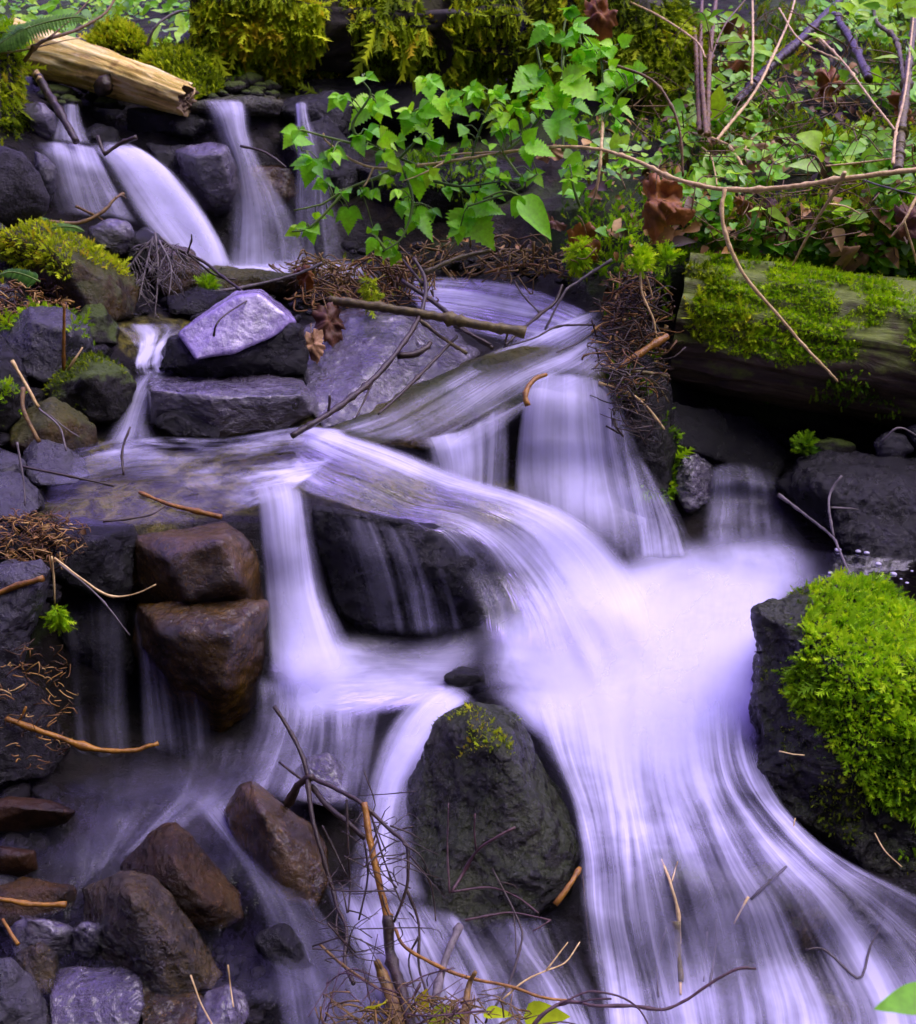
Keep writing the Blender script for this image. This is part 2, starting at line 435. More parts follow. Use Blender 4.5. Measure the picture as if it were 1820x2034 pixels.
# ground of the banks: dark soil and leaf mould, mossy in places; the attribute says bed or bank
def ground_mat():
    m, t, o = newmat('bank_soil')
    a = nd(t, 'ShaderNodeAttribute'); a.attribute_name = 'bank'
    bedc = ramp(t, tnoise(t, 12, 6), [(0.35, (0.005, 0.0045, 0.004)), (0.65, (0.030, 0.024, 0.018))])
    soil = ramp(t, tnoise(t, 26, 7, 0.7), [(0.3, (0.004, 0.0028, 0.001)), (0.55, (0.018, 0.010, 0.004)), (0.72, (0.06, 0.033, 0.010))])  # soil darkened throughout to stand in for shade under the moss-hung log
    mo = ramp(t, tnoise(t, 60, 6, 0.75), [(0.3, (0.020, 0.036, 0.004)), (0.7, (0.085, 0.14, 0.014))])
    soil = mixc(t, maprange(t, tnoise(t, 3.6, 5, 0.6), 0.46, 0.58, 0, 0.9), soil, mo)
    gv = nd(t, 'ShaderNodeAttribute'); gv.attribute_name = 'gravel'
    gcol = ramp(t, tnoise(t, 30, 5, 0.65, dist=0.8), [(0.32, (0.02, 0.017, 0.002)), (0.46, (0.10, 0.088, 0.008)), (0.58, (0.27, 0.25, 0.03)), (0.72, (0.20, 0.115, 0.008))])
    gcol = mixc(t, maprange(t, tnoise(t, 7, 5, 0.6), 0.42, 0.6, 0, 0.8), gcol, (0.016, 0.013, 0.008))
    bedc = mixc(t, gv.outputs['Fac'], bedc, gcol)
    col = mixc(t, a.outputs['Fac'], bedc, soil)
    p = nd(t, 'ShaderNodeBsdfPrincipled'); t.links.new(col, p.inputs['Base Color'])
    t.links.new(mth(t, 'ADD', maprange(t, a.outputs['Fac'], 0, 1, 0.0, 0.5), maprange(t, tnoise(t, 15, 4), .35, .65, .22, .5)), p.inputs['Roughness'])
    b = bump(t, tnoise(t, 26, 8, 0.74), 1.0, 0.05)
    t.links.new(bump(t, tnoise(t, 110, 4, 0.6), 0.5, 0.006, b), p.inputs['Normal'])
    t.links.new(p.outputs[0], o.inputs['Surface']); return m
M['ground'] = ground_mat()

def leafy(name, stops, rough=0.55, trans=0.35, spec=0.35, tcol=None, along=None):
    """colour by the per-leaf attribute 'tint'"""
    m, t, o = newmat(name)
    a = nd(t, 'ShaderNodeAttribute'); a.attribute_name = 'tint'
    col = ramp(t, a.outputs['Fac'], stops)
    if along:
        b = nd(t, 'ShaderNodeAttribute'); b.attribute_name = 'along'
        col = mixc(t, b.outputs['Fac'], col, along)
    n = tnoise(t, 70, 3, 0.6)
    hv = nd(t, 'ShaderNodeHueSaturation'); t.links.new(col, hv.inputs['Color'])
    t.links.new(maprange(t, n, 0.3, 0.7, 0.8, 1.2), hv.inputs['Value'])
    col = hv.outputs[0]
    p = nd(t, 'ShaderNodeBsdfPrincipled', Roughness=rough); p.inputs['Specular IOR Level'].default_value = spec
    t.links.new(col, p.inputs['Base Color'])
    tr = nd(t, 'ShaderNodeBsdfTranslucent'); t.links.new(mixc(t, 0.5, col, tcol) if tcol else col, tr.inputs['Color'])
    mx = nd(t, 'ShaderNodeMixShader', Fac=trans)
    t.links.new(p.outputs[0], mx.inputs[1]); t.links.new(tr.outputs[0], mx.inputs[2])
    t.links.new(mx.outputs[0], o.inputs['Surface']); return m
M['moss'] = leafy('bright_moss', [(0, (0.06, 0.17, 0.003)), (0.5, (0.30, 0.58, 0.006)), (1, (0.62, 0.84, 0.012))], 0.7, 0.4, 0.2)
M['mossold'] = leafy('olive_moss', [(0, (0.05, 0.10, 0.003)), (0.5, (0.33, 0.46, 0.006)), (0.85, (0.70, 0.82, 0.02)), (1, (0.66, 0.52, 0.02))], 0.8, 0.35, 0.2)
M['leaf'] = leafy('fresh_leaf', [(0, (0.11, 0.42, 0.006)), (0.5, (0.28, 0.76, 0.008)), (1, (0.52, 0.90, 0.015))], 0.42, 0.45, 0.4)
M['cover'] = leafy('ground_leaf', [(0, (0.06, 0.20, 0.014)), (0.5, (0.22, 0.62, 0.012)), (0.8, (0.48, 0.82, 0.015)), (1, (0.30, 0.56, 0.15))], 0.4, 0.4, 0.45)
M['fern'] = leafy('fern_green', [(0, (0.04, 0.13, 0.012)), (1, (0.15, 0.34, 0.03))], 0.5, 0.4, 0.3)
M['stem'] = leafy('green_stem', [(0, (0.06, 0.12, 0.015)), (1, (0.2, 0.3, 0.05))], 0.5, 0.0, 0.3)
M['needle'] = leafy('litter', [(0, (0.03, 0.016, 0.004)), (0.5, (0.14, 0.065, 0.012)), (0.8, (0.32, 0.165, 0.03)), (1, (0.48, 0.32, 0.10))], 0.55, 0.0, 0.4)

def bark_mat(name, c1, c2, rough=0.5, st=(1, 1, 1), scale=60, spec=0.5, b=0.7):
    m, t, o = newmat(name)
    n = tnoise(t, scale, 5, 0.65)
    col = ramp(t, n, [(0.32, c1), (0.68, c2)])
    n2 = tnoise(t, 9, 3, 0.5)
    col = mixc(t, maprange(t, n2, 0.55, 0.7, 0, 0.5), col, tuple(x * 0.45 for x in c1))
    p = nd(t, 'ShaderNodeBsdfPrincipled', Roughness=rough); p.inputs['Specular IOR Level'].default_value = spec
    t.links.new(col, p.inputs['Base Color'])
    t.links.new(bump(t, tnoise(t, scale * 2, 5, 0.7), b, 0.004), p.inputs['Normal'])
    t.links.new(p.outputs[0], o.inputs['Surface']); return m
M['twig_dark'] = bark_mat('dark_wet_twig', (0.014, 0.008, 0.004), (0.058, 0.036, 0.016), 0.35)
M['twig_brown'] = bark_mat('brown_twig', (0.070, 0.038, 0.004), (0.23, 0.135, 0.018), 0.5)
M['twig_red'] = bark_mat('reddish_twig', (0.035, 0.014, 0.016), (0.10, 0.045, 0.045), 0.45)
M['twig_tan'] = bark_mat('tan_stem', (0.42, 0.27, 0.07), (0.84, 0.64, 0.26), 0.5)
M['twig_orange'] = bark_mat('orange_wet_wood', (0.14, 0.055, 0.003), (0.40, 0.19, 0.010), 0.35)
M['twig_grey'] = bark_mat('grey_twig', (0.07, 0.06, 0.055), (0.20, 0.17, 0.16), 0.55)
M['twig_moss'] = bark_mat('green_tinged_stick', (0.04, 0.032, 0.005), (0.17, 0.135, 0.02), 0.5)
def wood_mat(name, c1, c2, c3, axis, rough=(0.4, 0.7), spec=0.4, moss=0.0):
    """grain runs along the world direction axis"""
    m, t, o = newmat(name)
    g = t.nodes.new('ShaderNodeNewGeometry')
    ax = Vector(axis).normalized(); s1 = ax.orthogonal().normalized(); s2 = ax.cross(s1)
    def dot(v, k):
        d = t.nodes.new('ShaderNodeVectorMath'); d.operation = 'DOT_PRODUCT'
        t.links.new(g.outputs['Position'], d.inputs[0]); d.inputs[1].default_value = tuple(x * k for x in v); return d.outputs['Value']
    c = t.nodes.new('ShaderNodeCombineXYZ')
    t.links.new(dot(ax, 3.5), c.inputs[0]); t.links.new(dot(s1, 24), c.inputs[1]); t.links.new(dot(s2, 24), c.inputs[2])
    n = tnoise(t, 1.0, 9, 0.68, c.outputs[0], 1.4)
    col = ramp(t, n, [(0.3, c1), (0.5, c2), (0.68, c3)])
    n2 = tnoise(t, 9, 7, 0.68)
    col = mixc(t, maprange(t, n2, 0.52, 0.66, 0, 0.7), col, c1)
    col = mixc(t, maprange(t, n2, 0.44, 0.3, 0, 0.5), col, c3)
    if moss:      # a thin film of algae and moss on the weather side
        sp = t.nodes.new('ShaderNodeSeparateXYZ'); t.links.new(g.outputs['Normal'], sp.inputs[0])
        k = mth(t, 'ADD', mth(t, 'MULTIPLY', sp.outputs['Z'], .55), mth(t, 'MULTIPLY', tnoise(t, 11, 7, 0.7), 2.0))
        col = mixc(t, maprange(t, k, 0.95, 1.35, 0, moss), col, mixc(t, tnoise(t, 60, 4, .7), (0.05, 0.09, 0.003), (0.30, 0.40, 0.02)))
    p = nd(t, 'ShaderNodeBsdfPrincipled'); p.inputs['Specular IOR Level'].default_value = spec
    t.links.new(col, p.inputs['Base Color'])
    t.links.new(maprange(t, n2, 0.3, 0.7, rough[0], rough[1]), p.inputs['Roughness'])
    b = bump(t, n, 0.9, 0.012)
    t.links.new(bump(t, tnoise(t, 90, 5, 0.7), 0.4, 0.004, b), p.inputs['Normal'])
    t.links.new(p.outputs[0], o.inputs['Surface']); return m
def dead_mat(name, c1, c2):
    m, t, o = newmat(name)
    col = ramp(t, tnoise(t, 24, 5, 0.65), [(0.3, c1), (0.7, c2)])
    p = nd(t, 'ShaderNodeBsdfPrincipled', Roughness=0.55); t.links.new(col, p.inputs['Base Color'])
    p.inputs['Specular IOR Level'].default_value = 0.35
    tr = nd(t, 'ShaderNodeBsdfTranslucent'); t.links.new(col, tr.inputs['Color'])
    t.links.new(bump(t, tnoise(t, 45, 4, 0.6), 0.5, 0.01), p.inputs['Normal'])
    mx = nd(t, 'ShaderNodeMixShader', Fac=0.2); t.links.new(p.outputs[0], mx.inputs[1]); t.links.new(tr.outputs[0], mx.inputs[2])
    t.links.new(mx.outputs[0], o.inputs['Surface']); return m
M['dead'] = dead_mat('dead_brown_leaf', (0.10, 0.032, 0.006), (0.40, 0.16, 0.025))
M['deadpale'] = dead_mat('dead_pale_leaf', (0.26, 0.13, 0.05), (0.56, 0.34, 0.16))
M['deaddark'] = dead_mat('dead_dark_leaf', (0.05, 0.02, 0.010), (0.17, 0.07, 0.03))

def water_mat(name, across, along, contrast, clear=0.5, tint=(0.78, 0.77, 1.0), rough=0.12, rip=0.35, body=(0.86, 0.86, 0.92), wob=0.0):
    """running water: foam strands stretched along the flow over a clear glossy film.
    attributes: foam (how much air is in the water), edge (0 where the sheet thins out)"""
    m, t, o = newmat(name)
    uv = nd(t, 'ShaderNodeUVMap'); uv.uv_map = 'UVMap'
    mp = nd(t, 'ShaderNodeMapping'); mp.inputs['Scale'].default_value = (across, along, 1)
    t.links.new(uv.outputs[0], mp.inputs['Vector'])
    n1 = tnoise(t, 1.0, 4, 0.55, mp.outputs[0], wob)
    mp2 = nd(t, 'ShaderNodeMapping'); mp2.inputs['Scale'].default_value = (across * 3.1, along * 1.5, 1)
    t.links.new(uv.outputs[0], mp2.inputs['Vector'])
    n2 = tnoise(t, 1.0, 3, 0.6, mp2.outputs[0], wob)
    mp3 = nd(t, 'ShaderNodeMapping'); mp3.inputs['Scale'].default_value = (across * 0.28, along * 0.9, 1)
    t.links.new(uv.outputs[0], mp3.inputs['Vector'])
    n3 = tnoise(t, 1.0, 3, 0.5, mp3.outputs[0], wob)
    st = mth(t, 'ADD', mth(t, 'ADD', mth(t, 'MULTIPLY', n1, 0.32), mth(t, 'MULTIPLY', n2, 0.09)), mth(t, 'MULTIPLY', n3, 0.59))
    st = maprange(t, st, 0.36, 0.64, -1, 1)
    fo = nd(t, 'ShaderNodeAttribute'); fo.attribute_name = 'foam'
    ed = nd(t, 'ShaderNodeAttribute'); ed.attribute_name = 'edge'
    # strands count most where the foam is half thick
    # broken up by broad patches, so that the veil is nowhere even
    n4 = maprange(t, tnoise(t, 7.0, 4, 0.6), 0.3, 0.7, -1, 1)
    st2 = mth(t, 'ADD', st, mth(t, 'MULTIPLY', n4, 0.42))
    inv = mth(t, 'SUBTRACT', 1.0, mth(t, 'POWER', fo.outputs['Fac'], 3.0))
    f = mth(t, 'MULTIPLY', fo.outputs['Fac'], mth(t, 'ADD', 1.0, mth(t, 'MULTIPLY', mth(t, 'MULTIPLY', st2, contrast), inv)), True)
    f = mth(t, 'POWER', f, 1.7)
    f = mth(t, 'MULTIPLY', f, ed.outputs['Fac'], True)
    nb = bump(t, st, rip, 0.012)
    di = nd(t, 'ShaderNodeBsdfDiffuse'); di.inputs['Color'].default_value = (*tint, 1); t.links.new(bump(t, st, rip * 0.2, 0.01), di.inputs['Normal'])
    tl = nd(t, 'ShaderNodeBsdfTranslucent'); tl.inputs['Color'].default_value = (*tint, 1)
    fm = nd(t, 'ShaderNodeMixShader', Fac=0.3); t.links.new(di.outputs[0], fm.inputs[1]); t.links.new(tl.outputs[0], fm.inputs[2])
    gl = nd(t, 'ShaderNodeBsdfGlossy', Roughness=rough); t.links.new(nb, gl.inputs['Normal'])
    tp = nd(t, 'ShaderNodeBsdfTransparent'); tp.inputs['Color'].default_value = (*body, 1)
    tp0 = nd(t, 'ShaderNodeBsdfTransparent')
    fr = nd(t, 'ShaderNodeFresnel', IOR=1.33); t.links.new(nb, fr.inputs['Normal'])
    cl = nd(t, 'ShaderNodeMixShader'); t.links.new(mth(t, 'MULTIPLY', fr.outputs[0], 1.0, True), cl.inputs[0])
    t.links.new(tp.outputs[0], cl.inputs[1]); t.links.new(gl.outputs[0], cl.inputs[2])
    c2 = nd(t, 'ShaderNodeMixShader'); t.links.new(mth(t, 'MULTIPLY', ed.outputs['Fac'], clear), c2.inputs[0])
    t.links.new(tp0.outputs[0], c2.inputs[1]); t.links.new(cl.outputs[0], c2.inputs[2])
    mx = nd(t, 'ShaderNodeMixShader'); t.links.new(f, mx.inputs[0]); t.links.new(c2.outputs[0], mx.inputs[1]); t.links.new(fm.outputs[0], mx.inputs[2])
    t.links.new(mx.outputs[0], o.inputs['Surface'])
    return m
M['w_fall'] = water_mat('falling_water', 56, 1.2, 0.8, 0.4, rip=0.25)
M['w_thin'] = water_mat('thin_falling_water', 70, 1.0, 1.2, 0.35, rip=0.25)
M['w_flow'] = water_mat('sliding_water', 66, 1.5, 1.15, 0.35, rip=0.25)
M['w_foam'] = water_mat('churned_water', 16, 5.0, 0.5, 0.7, rip=0.2, wob=0.6)
M['w_pool'] = water_mat('shallow_clear_water', 26, 5.0, 2.0, 0.05, rough=0.14, rip=0.2, wob=0.7)
M['w_low'] = water_mat('dim_shallow_water', 14, 5.0, 1.6, 0.3, rough=0.08, rip=0.3, wob=0.8)
M['w_mist'] = water_mat('soft_spray', 9, 2.2, 0.6, 0.0, rip=0.05, wob=0.8)
M['w_still'] = water_mat('still_dark_water', 8, 6.0, 0.9, 1.0, rough=0.05, rip=0.06, wob=0.5)

def bubble_mat():
    m, t, o = newmat('bubble_film')
    p = nd(t, 'ShaderNodeBsdfPrincipled', Roughness=0.1); p.inputs['Base Color'].default_value = (.75, .72, .9, 1); p.inputs['Alpha'].default_value = .6
    t.links.new(p.outputs[0], o.inputs['Surface']); return m
M['bubble'] = bubble_mat()

# ---------------------------------------------------------------- ground: stream bed and banks
BANK = [
 [(-900, -600), (2700, -600), (2700, 860), (1500, 850), (1340, 800), (1235, 720), (1180, 560), (1060, 505), (760, 500), (690, 330), (660, 190), (430, 180), (360, 150), (60, 40), (-900, 40)],
 [(-900, 430), (0, 430), (120, 560), (130, 620), (20, 700), (0, 1020), (110, 1050), (120, 1200), (60, 1300), (120, 1500), (0, 1600), (-900, 1700)],
 [(1600, 1200), (2700, 1000), (2700, 2200), (1900, 1750), (1700, 1500)],
]
gx = np.concatenate([np.arange(-700, -60, 40), np.arange(-60, 1881, 11), np.arange(1900, 2501, 40)]).astype(float)
gy = np.concatenate([np.arange(-420, -20, 18), np.arange(-20, 2061, 11), np.arange(2080, 2600, 30)]).astype(float)
GX, GY = np.meshgrid(gx, gy)
base = PN(GX, GY, D(GX, GY) + 0.05).reshape(-1, 3)
nz = np.array([fbm(Vector(p) * 5.0, 5) * 0.035 + abs(noise.noise(Vector(p) * 3.1)) * 0.03 for p in base])
base[:, 1] += nz; base[:, 2] -= nz * 0.6
wob = np.array([[noise.noise(Vector((p[0] * 6, p[1] * 6, p[2] * 6))), noise.noise(Vector((p[0] * 6 + 9, p[1] * 6, p[2] * 6)))] for p in base]) * 28
bx, by = GX.ravel() + wob[:, 0], GY.ravel() + wob[:, 1]
bank = np.zeros(len(base))
for poly in BANK: bank = np.maximum(bank, inpoly(bx, by, poly).astype(float))
gravel = np.zeros(len(base))
for poly in ([(60, 1060), (90, 930), (200, 868), (440, 862), (620, 845), (720, 870), (620, 960), (520, 1020), (300, 1060)], [(560, 880), (700, 880), (1060, 985), (1060, 1030), (900, 1050), (700, 1010), (560, 960)], [(190, 640), (260, 620), (400, 625), (380, 690), (250, 720)], [(380, 200), (430, 180), (560, 185), (560, 215), (420, 225)]):
    gravel = np.maximum(gravel, inpoly(bx, by, poly).astype(float))
ny, nx = GX.shape
i = np.arange(ny - 1)[:, None] * nx + np.arange(nx - 1)[None, :]
f = np.stack([i, i + nx, i + nx + 1, i + 1], -1).reshape(-1, 4)
g = link('ground', np_mesh('ground', base, f, {'bank': bank, 'gravel': gravel}), M['ground'])
tag(g, kind='structure')
GROUND = g.data
# the forest floor below and beyond, out to the horizon
v = [(-80, -60, -1.2), (80, -60, -1.2), (80, 120, -1.2), (-80, 120, -1.2)]
fl = link('terrain', np_mesh('terrain', v, [[0, 1, 2, 3]], {'bank': [1] * 4, 'gravel': [0] * 4}), M['ground'])
tag(fl, kind='structure')

# ---------------------------------------------------------------- water
def water(name, lines, mat, nu=40, nv=90, ef=(.12, .12, .06, .12), off=0.02, amp=0.0012, seed=0, mist=False):
    """lines: flow lines side by side, each (px, py, y or None, foam) from source to mouth"""
    L = []
    for ln in lines:
        q = []
        if ln[-1][1] > 2040:      # runs on below the picture
            a, b = ln[-2], ln[-1]; ln = list(ln) + [(b[0] + (b[0] - a[0]) * 2.2, b[1] + (b[1] - a[1]) * 2.2, b[-1])]
        for p in ln:
            if len(p) == 3: p = (p[0], p[1], None, p[2])
            y = Dy(p[0], p[1]) - off if p[2] is None else p[2]
            w = P(p[0], p[1], y); q.append((w.x, w.y, w.z, p[3]))
        L.append(crom(q, nv))
    if mist:          # the spray that hangs round the fall: wider, thinner, a little in front
        L = [L[0] + (L[0] - L[1]) * .35] + L[1:-1] + [L[-1] + (L[-1] - L[-2]) * .35]
        L = [l * np.array([1, 1, 1, .5]) + np.array([0, -.014, .006, 0]) for l in L]
    L = np.stack(L)                                         # k, nv, 4
    A = np.stack([crom(L[:, j], nu) for j in range(nv)])     # nv, nu, 4
    pts = A[..., :3]; foam = np.clip(A[..., 3], 0, 1)
    du = np.linalg.norm(np.diff(pts, axis=1), axis=2).mean(0); dv = np.linalg.norm(np.diff(pts, axis=0), axis=2).mean(1)
    U = np.concatenate([[0], np.cumsum(du)]); V = np.concatenate([[0], np.cumsum(dv)])
    uv = np.stack(np.broadcast_arrays(U[None, :] + seed * 3.7, V[:, None] + seed * 1.3), -1).reshape(-1, 2)
    # strands stand a little proud of one another
    h = np.array([noise.noise(Vector((a * 26 + seed, b * 2.0, seed * 5.1))) for a, b in uv]).reshape(nv, nu)
    pts = pts + np.array([0, -1, 0.45])[None, None] * (h * amp)[..., None]
    uv[:, 0] += np.array([0.016 * noise.noise(Vector((a * 9, b * 2.6, 3.3))) + 0.008 * noise.noise(Vector((a * 22, b * 5, 8.3))) for a, b in uv])   # strands wander
    s = np.linspace(0, 1, nu)[None, :]; t = np.linspace(0, 1, nv)[:, None]
    def sm(x): x = np.clip(x, 0, 1); return x * x * (3 - 2 * x)
    jit = np.array([noise.noise(Vector((a * 30 + seed, b * 3, 7.7))) for a, b in uv]).reshape(nv, nu) * (0.05 if mat is M['w_foam'] else 0.2)
    e = np.ones((nv, nu))
    for fr, x in ((ef[0], s), (ef[1], 1 - s), (ef[2], t), (ef[3], 1 - t)):
        if fr > 0: e = e * sm(np.clip(x / fr + jit * np.clip(1.6 - x / fr, 0, 1), 0, None) * (x > 0.001))
    i = np.arange(nv - 1)[:, None] * nu + np.arange(nu - 1)[None, :]
    f = np.stack([i, i + nu, i + nu + 1, i + 1], -1).reshape(-1, 4)
    me = np_mesh(name, pts.reshape(-1, 3), f, {'foam': foam.ravel(), 'edge': e.ravel()}, uv)
    o = tag(link(name, me, mat), kind='structure')
    if not mist and mat in (M['w_fall'], M['w_flow'], M['w_foam']):
        water('water', lines, M['w_mist'], 30, 50, (.42, .42, .2, .3), off, 0, seed + 40, True)
    return o

F, T_, FL, FO, PO = M['w_fall'], M['w_thin'], M['w_flow'], M['w_foam'], M['w_pool']
# upper left fall under the bleached log
water('waterfall', [[(118, 205, 4.62, .3), (112, 240, 4.58, .5), (98, 285, 4.5, .5)], [(140, 205, 4.6, .7), (140, 240, 4.56, .75), (140, 285, 4.46, .7)], [(158, 208, 4.62, .4), (165, 245, 4.58, .5), (185, 290, 4.5, .5)]], F, 24, 40, seed=1)
water('waterfall', [
 [(65, 283, 4.3, .2), (78, 302, 4.24, .4), (92, 345, 4.22, .4), (104, 395, 4.2, .3), (110, 428, 4.18, .2)],
 [(110, 280, 4.33, .5), (116, 305, 4.25, .75), (128, 350, 4.22, .65), (143, 400, 4.19, .5), (156, 430, 4.16, .35)],
 [(150, 283, 4.36, .5), (166, 318, 4.27, .7), (183, 360, 4.24, .4), (203, 402, 4.2, .45), (218, 434, 4.16, .35)],
 [(190, 290, 4.4, .5), (208, 328, 4.3, .8), (228, 368, 4.26, .5), (254, 412, 4.2, .6), (280, 450, 4.15, .4)]], F, 44, 70, seed=2)
water('waterfall', [
 [(165, 285, 4.45, .3), (204, 318, 4.36, .6), (235, 365, 4.3, .55), (275, 430, 4.22, .7), (332, 500, 4.14, .6), (372, 545, 4.1, .4)],
 [(200, 280, 4.48, .5), (248, 308, 4.38, .95), (288, 356, 4.31, .95), (335, 425, 4.24, .9), (388, 495, 4.16, .95), (416, 545, 4.1, .9)],
 [(240, 280, 4.5, .4), (285, 308, 4.4, .85), (330, 350, 4.33, .9), (378, 412, 4.26, .92), (420, 482, 4.18, .95), (440, 545, 4.12, .9)],
 [(268, 285, 4.52, .2), (318, 318, 4.44, .5), (362, 358, 4.37, .6), (402, 414, 4.3, .7), (444, 484, 4.22, .8), (470, 545, 4.14, .7)]], F, 60, 110, (.14, .16, .12, .1), seed=3)
water('waterfall', [
 [(398, 196, 4.62, .3), (410, 220, 4.56, .5), (424, 260, 4.52, .35), (446, 320, 4.46, .3), (455, 400, 4.4, .3), (450, 480, 4.33, .4), (435, 545, 4.26, .5)],
 [(430, 196, 4.62, .7), (446, 222, 4.54, .8), (458, 262, 4.49, .7), (478, 322, 4.43, .6), (492, 402, 4.37, .55), (494, 480, 4.3, .65), (490, 545, 4.24, .8)],
 [(468, 196, 4.62, .6), (474, 222, 4.55, .7), (480, 262, 4.5, .6), (500, 322, 4.44, .5), (536, 402, 4.38, .45), (556, 480, 4.31, .55), (566, 545, 4.25, .75)],
 [(492, 200, 4.63, .2), (494, 226, 4.57, .4), (500, 266, 4.52, .3), (524, 326, 4.46, .25), (574, 406, 4.4, .25), (618, 482, 4.33, .35), (650, 545, 4.27, .6)]], F, 50, 110, (.2, .25, .06, .08), seed=4)
water('waterfall', [[(582, 205, 4.62, .4), (585, 235, 4.58, .5), (584, 290, 4.5, .3), (570, 400, 4.42, .3), (560, 545, 4.3, .4)], [(598, 200, 4.6, .7), (600, 232, 4.55, .6), (606, 290, 4.48, .4), (620, 400, 4.4, .4), (630, 545, 4.28, .5)], [(612, 205, 4.62, .4), (618, 236, 4.58, .4), (640, 290, 4.5, .3), (672, 400, 4.42, .3), (700, 545, 4.3, .3)]], T_, 36, 80, (.25, .25, .05, .1), seed=5)
water('stream', [[(390, 525, 4.16, .5), (500, 520, 4.28, .8), (620, 512, 4.34, .7), (760, 520, 4.3, .4)], [(400, 545, 4.1, .7), (500, 542, 4.2, .9), (620, 538, 4.26, .8), (760, 545, 4.2, .4)], [(430, 562, 4.06, .4), (510, 562, 4.1, .6), (620, 562, 4.15, .5), (760, 572, 4.1, .4)]], FO, 24, 50, (.3, .3, .1, .1), seed=6)
# pool above the middle lip
water('stream', [
 [(770, 548, .38), (880, 548, .45), (1000, 558, .45), (1090, 583, .30), (1170, 618, .38)],
 [(795, 572, .52), (900, 576, .56), (1000, 592, .45), (1085, 612, .38), (1160, 640, .60)],
 [(820, 604, .52), (905, 616, .52), (990, 634, .45), (1070, 650, .45), (1140, 664, .60)],
 [(845, 645, .38), (915, 660, .38), (985, 680, .34), (1050, 695, .30), (1110, 705, .38)]], FL, 50, 70, (.15, .2, .1, .08), seed=7)
# slide over the brown slab
water('stream', [
 [(1190, 612, .5), (1100, 640, .6), (980, 695, .4), (870, 755, .3), (750, 812, .22), (640, 850, .4)],
 [(1195, 628, .7), (1110, 668, .85), (1005, 722, .45), (900, 782, .4), (795, 838, .3), (700, 870, .3)],
 [(1200, 650, .5), (1130, 700, .5), (1035, 745, .4), (945, 800, .32), (865, 846, .3), (790, 882, .32)],
 [(1205, 672, .4), (1160, 725, .35), (1080, 765, .32), (1005, 805, .3), (935, 845, .3), (860, 895, .3)],
 [(1215, 690, .4), (1200, 745, .4), (1120, 785, .32), (1050, 815, .3), (1000, 858, .3), (940, 900, .3)]], FL, 60, 90, (.12, .1, .1, .1), off=0.085, seed=8)
# curtains of the middle fall
water('waterfall', [
 [(838, 868, 3.15, .5), (850, 890, 3.12, .6), (852, 915, 3.1, .5), (850, 945, 3.08, .4)],
 [(880, 862, 3.17, .75), (890, 890, 3.14, .75), (896, 925, 3.12, .65), (896, 965, 3.1, .6)],
 [(935, 845, 3.21, .5), (940, 885, 3.19, .6), (944, 930, 3.17, .55), (944, 985, 3.14, .5)],
 [(985, 812, 3.26, .45), (985, 865, 3.23, .5), (982, 925, 3.2, .5), (978, 1000, 3.16, .5)],
 [(1012, 795, 3.3, .2), (1014, 855, 3.27, .25), (1014, 925, 3.23, .3), (1010, 1005, 3.18, .4)]], F, 60, 70, (.12, .15, .06, .1), seed=9)
water('waterfall', [
 [(1050, 752, 3.33, .5), (1038, 800, 3.29, .6), (1028, 870, 3.26, .7), (1022, 940, 3.23, .7), (1020, 1030, 3.14, .6)],
 [(1080, 740, 3.36, .8), (1072, 795, 3.28, .9), (1068, 870, 3.24, .95), (1070, 945, 3.21, .9), (1076, 1060, 3.08, .85)],
 [(1125, 740, 3.38, .8), (1125, 795, 3.28, .85), (1126, 870, 3.24, .85), (1132, 950, 3.2, .85), (1142, 1085, 3.03, .9)],
 [(1170, 745, 3.38, .6), (1180, 800, 3.3, .75), (1188, 875, 3.25, .8), (1198, 960, 3.2, .8), (1212, 1105, 2.99, .9)],
 [(1203, 752, 3.4, .3), (1224, 810, 3.32, .5), (1240, 885, 3.27, .5), (1258, 975, 3.2, .65), (1280, 1125, 2.96, .8)],
 [(1222, 770, 3.42, .1), (1250, 830, 3.35, .2), (1282, 905, 3.28, .3), (1318, 990, 3.2, .4), (1352, 1130, 2.96, .6)]], F, 90, 120, (.06, .2, .05, .2), seed=10)
water('waterfall', [
 [(1215, 880, 3.22, .1), (1225, 960, 3.17, .3), (1230, 1040, 3.12, .5), (1240, 1120, 3.06, .8)],
 [(1262, 900, 3.22, .3), (1285, 975, 3.16, .4), (1300, 1045, 3.11, .55), (1310, 1120, 3.05, .85)],
 [(1290, 920, 3.24, .2), (1335, 990, 3.18, .3), (1365, 1050, 3.12, .4), (1385, 1110, 3.06, .6)]], T_, 40, 70, (.2, .2, .15, .1), seed=11)
# left trickle
water('stream', [
 [(215, 640, .15), (245, 665, .3), (262, 690, .5), (262, 720, .5), (270, 748, .4)],
 [(270, 640, .2), (290, 660, .3), (292, 690, .65), (285, 722, .7), (292, 748, .5)],
 [(330, 640, .15), (345, 655, .25), (325, 685, .5), (315, 720, .5), (325, 745, .4)],
 [(375, 640, .1), (380, 650, .2), (350, 680, .2), (340, 720, .3), (360, 742, .3)]], PO, 36, 60, (.1, .1, .1, .1), off=0.045, seed=12)
water('waterfall', [
 [(275, 740, 3.36, .3), (258, 768, 3.3, .5), (240, 815, 3.22, .5), (222, 850, 3.15, .4), (195, 885, 3.05, .3)],
 [(305, 738, 3.36, .6), (283, 768, 3.29, .7), (266, 815, 3.2, .7), (255, 850, 3.13, .65), (240, 890, 3.03, .6)],
 [(335, 740, 3.36, .5), (308, 770, 3.3, .5), (292, 815, 3.2, .45), (284, 850, 3.13, .5), (285, 890, 3.03, .5)],
 [(370, 742, 3.37, .2), (325, 772, 3.32, .2), (308, 815, 3.23, .15), (306, 850, 3.16, .2), (330, 885, 3.06, .3)]], F, 40, 70, (.2, .25, .08, .15), seed=13)
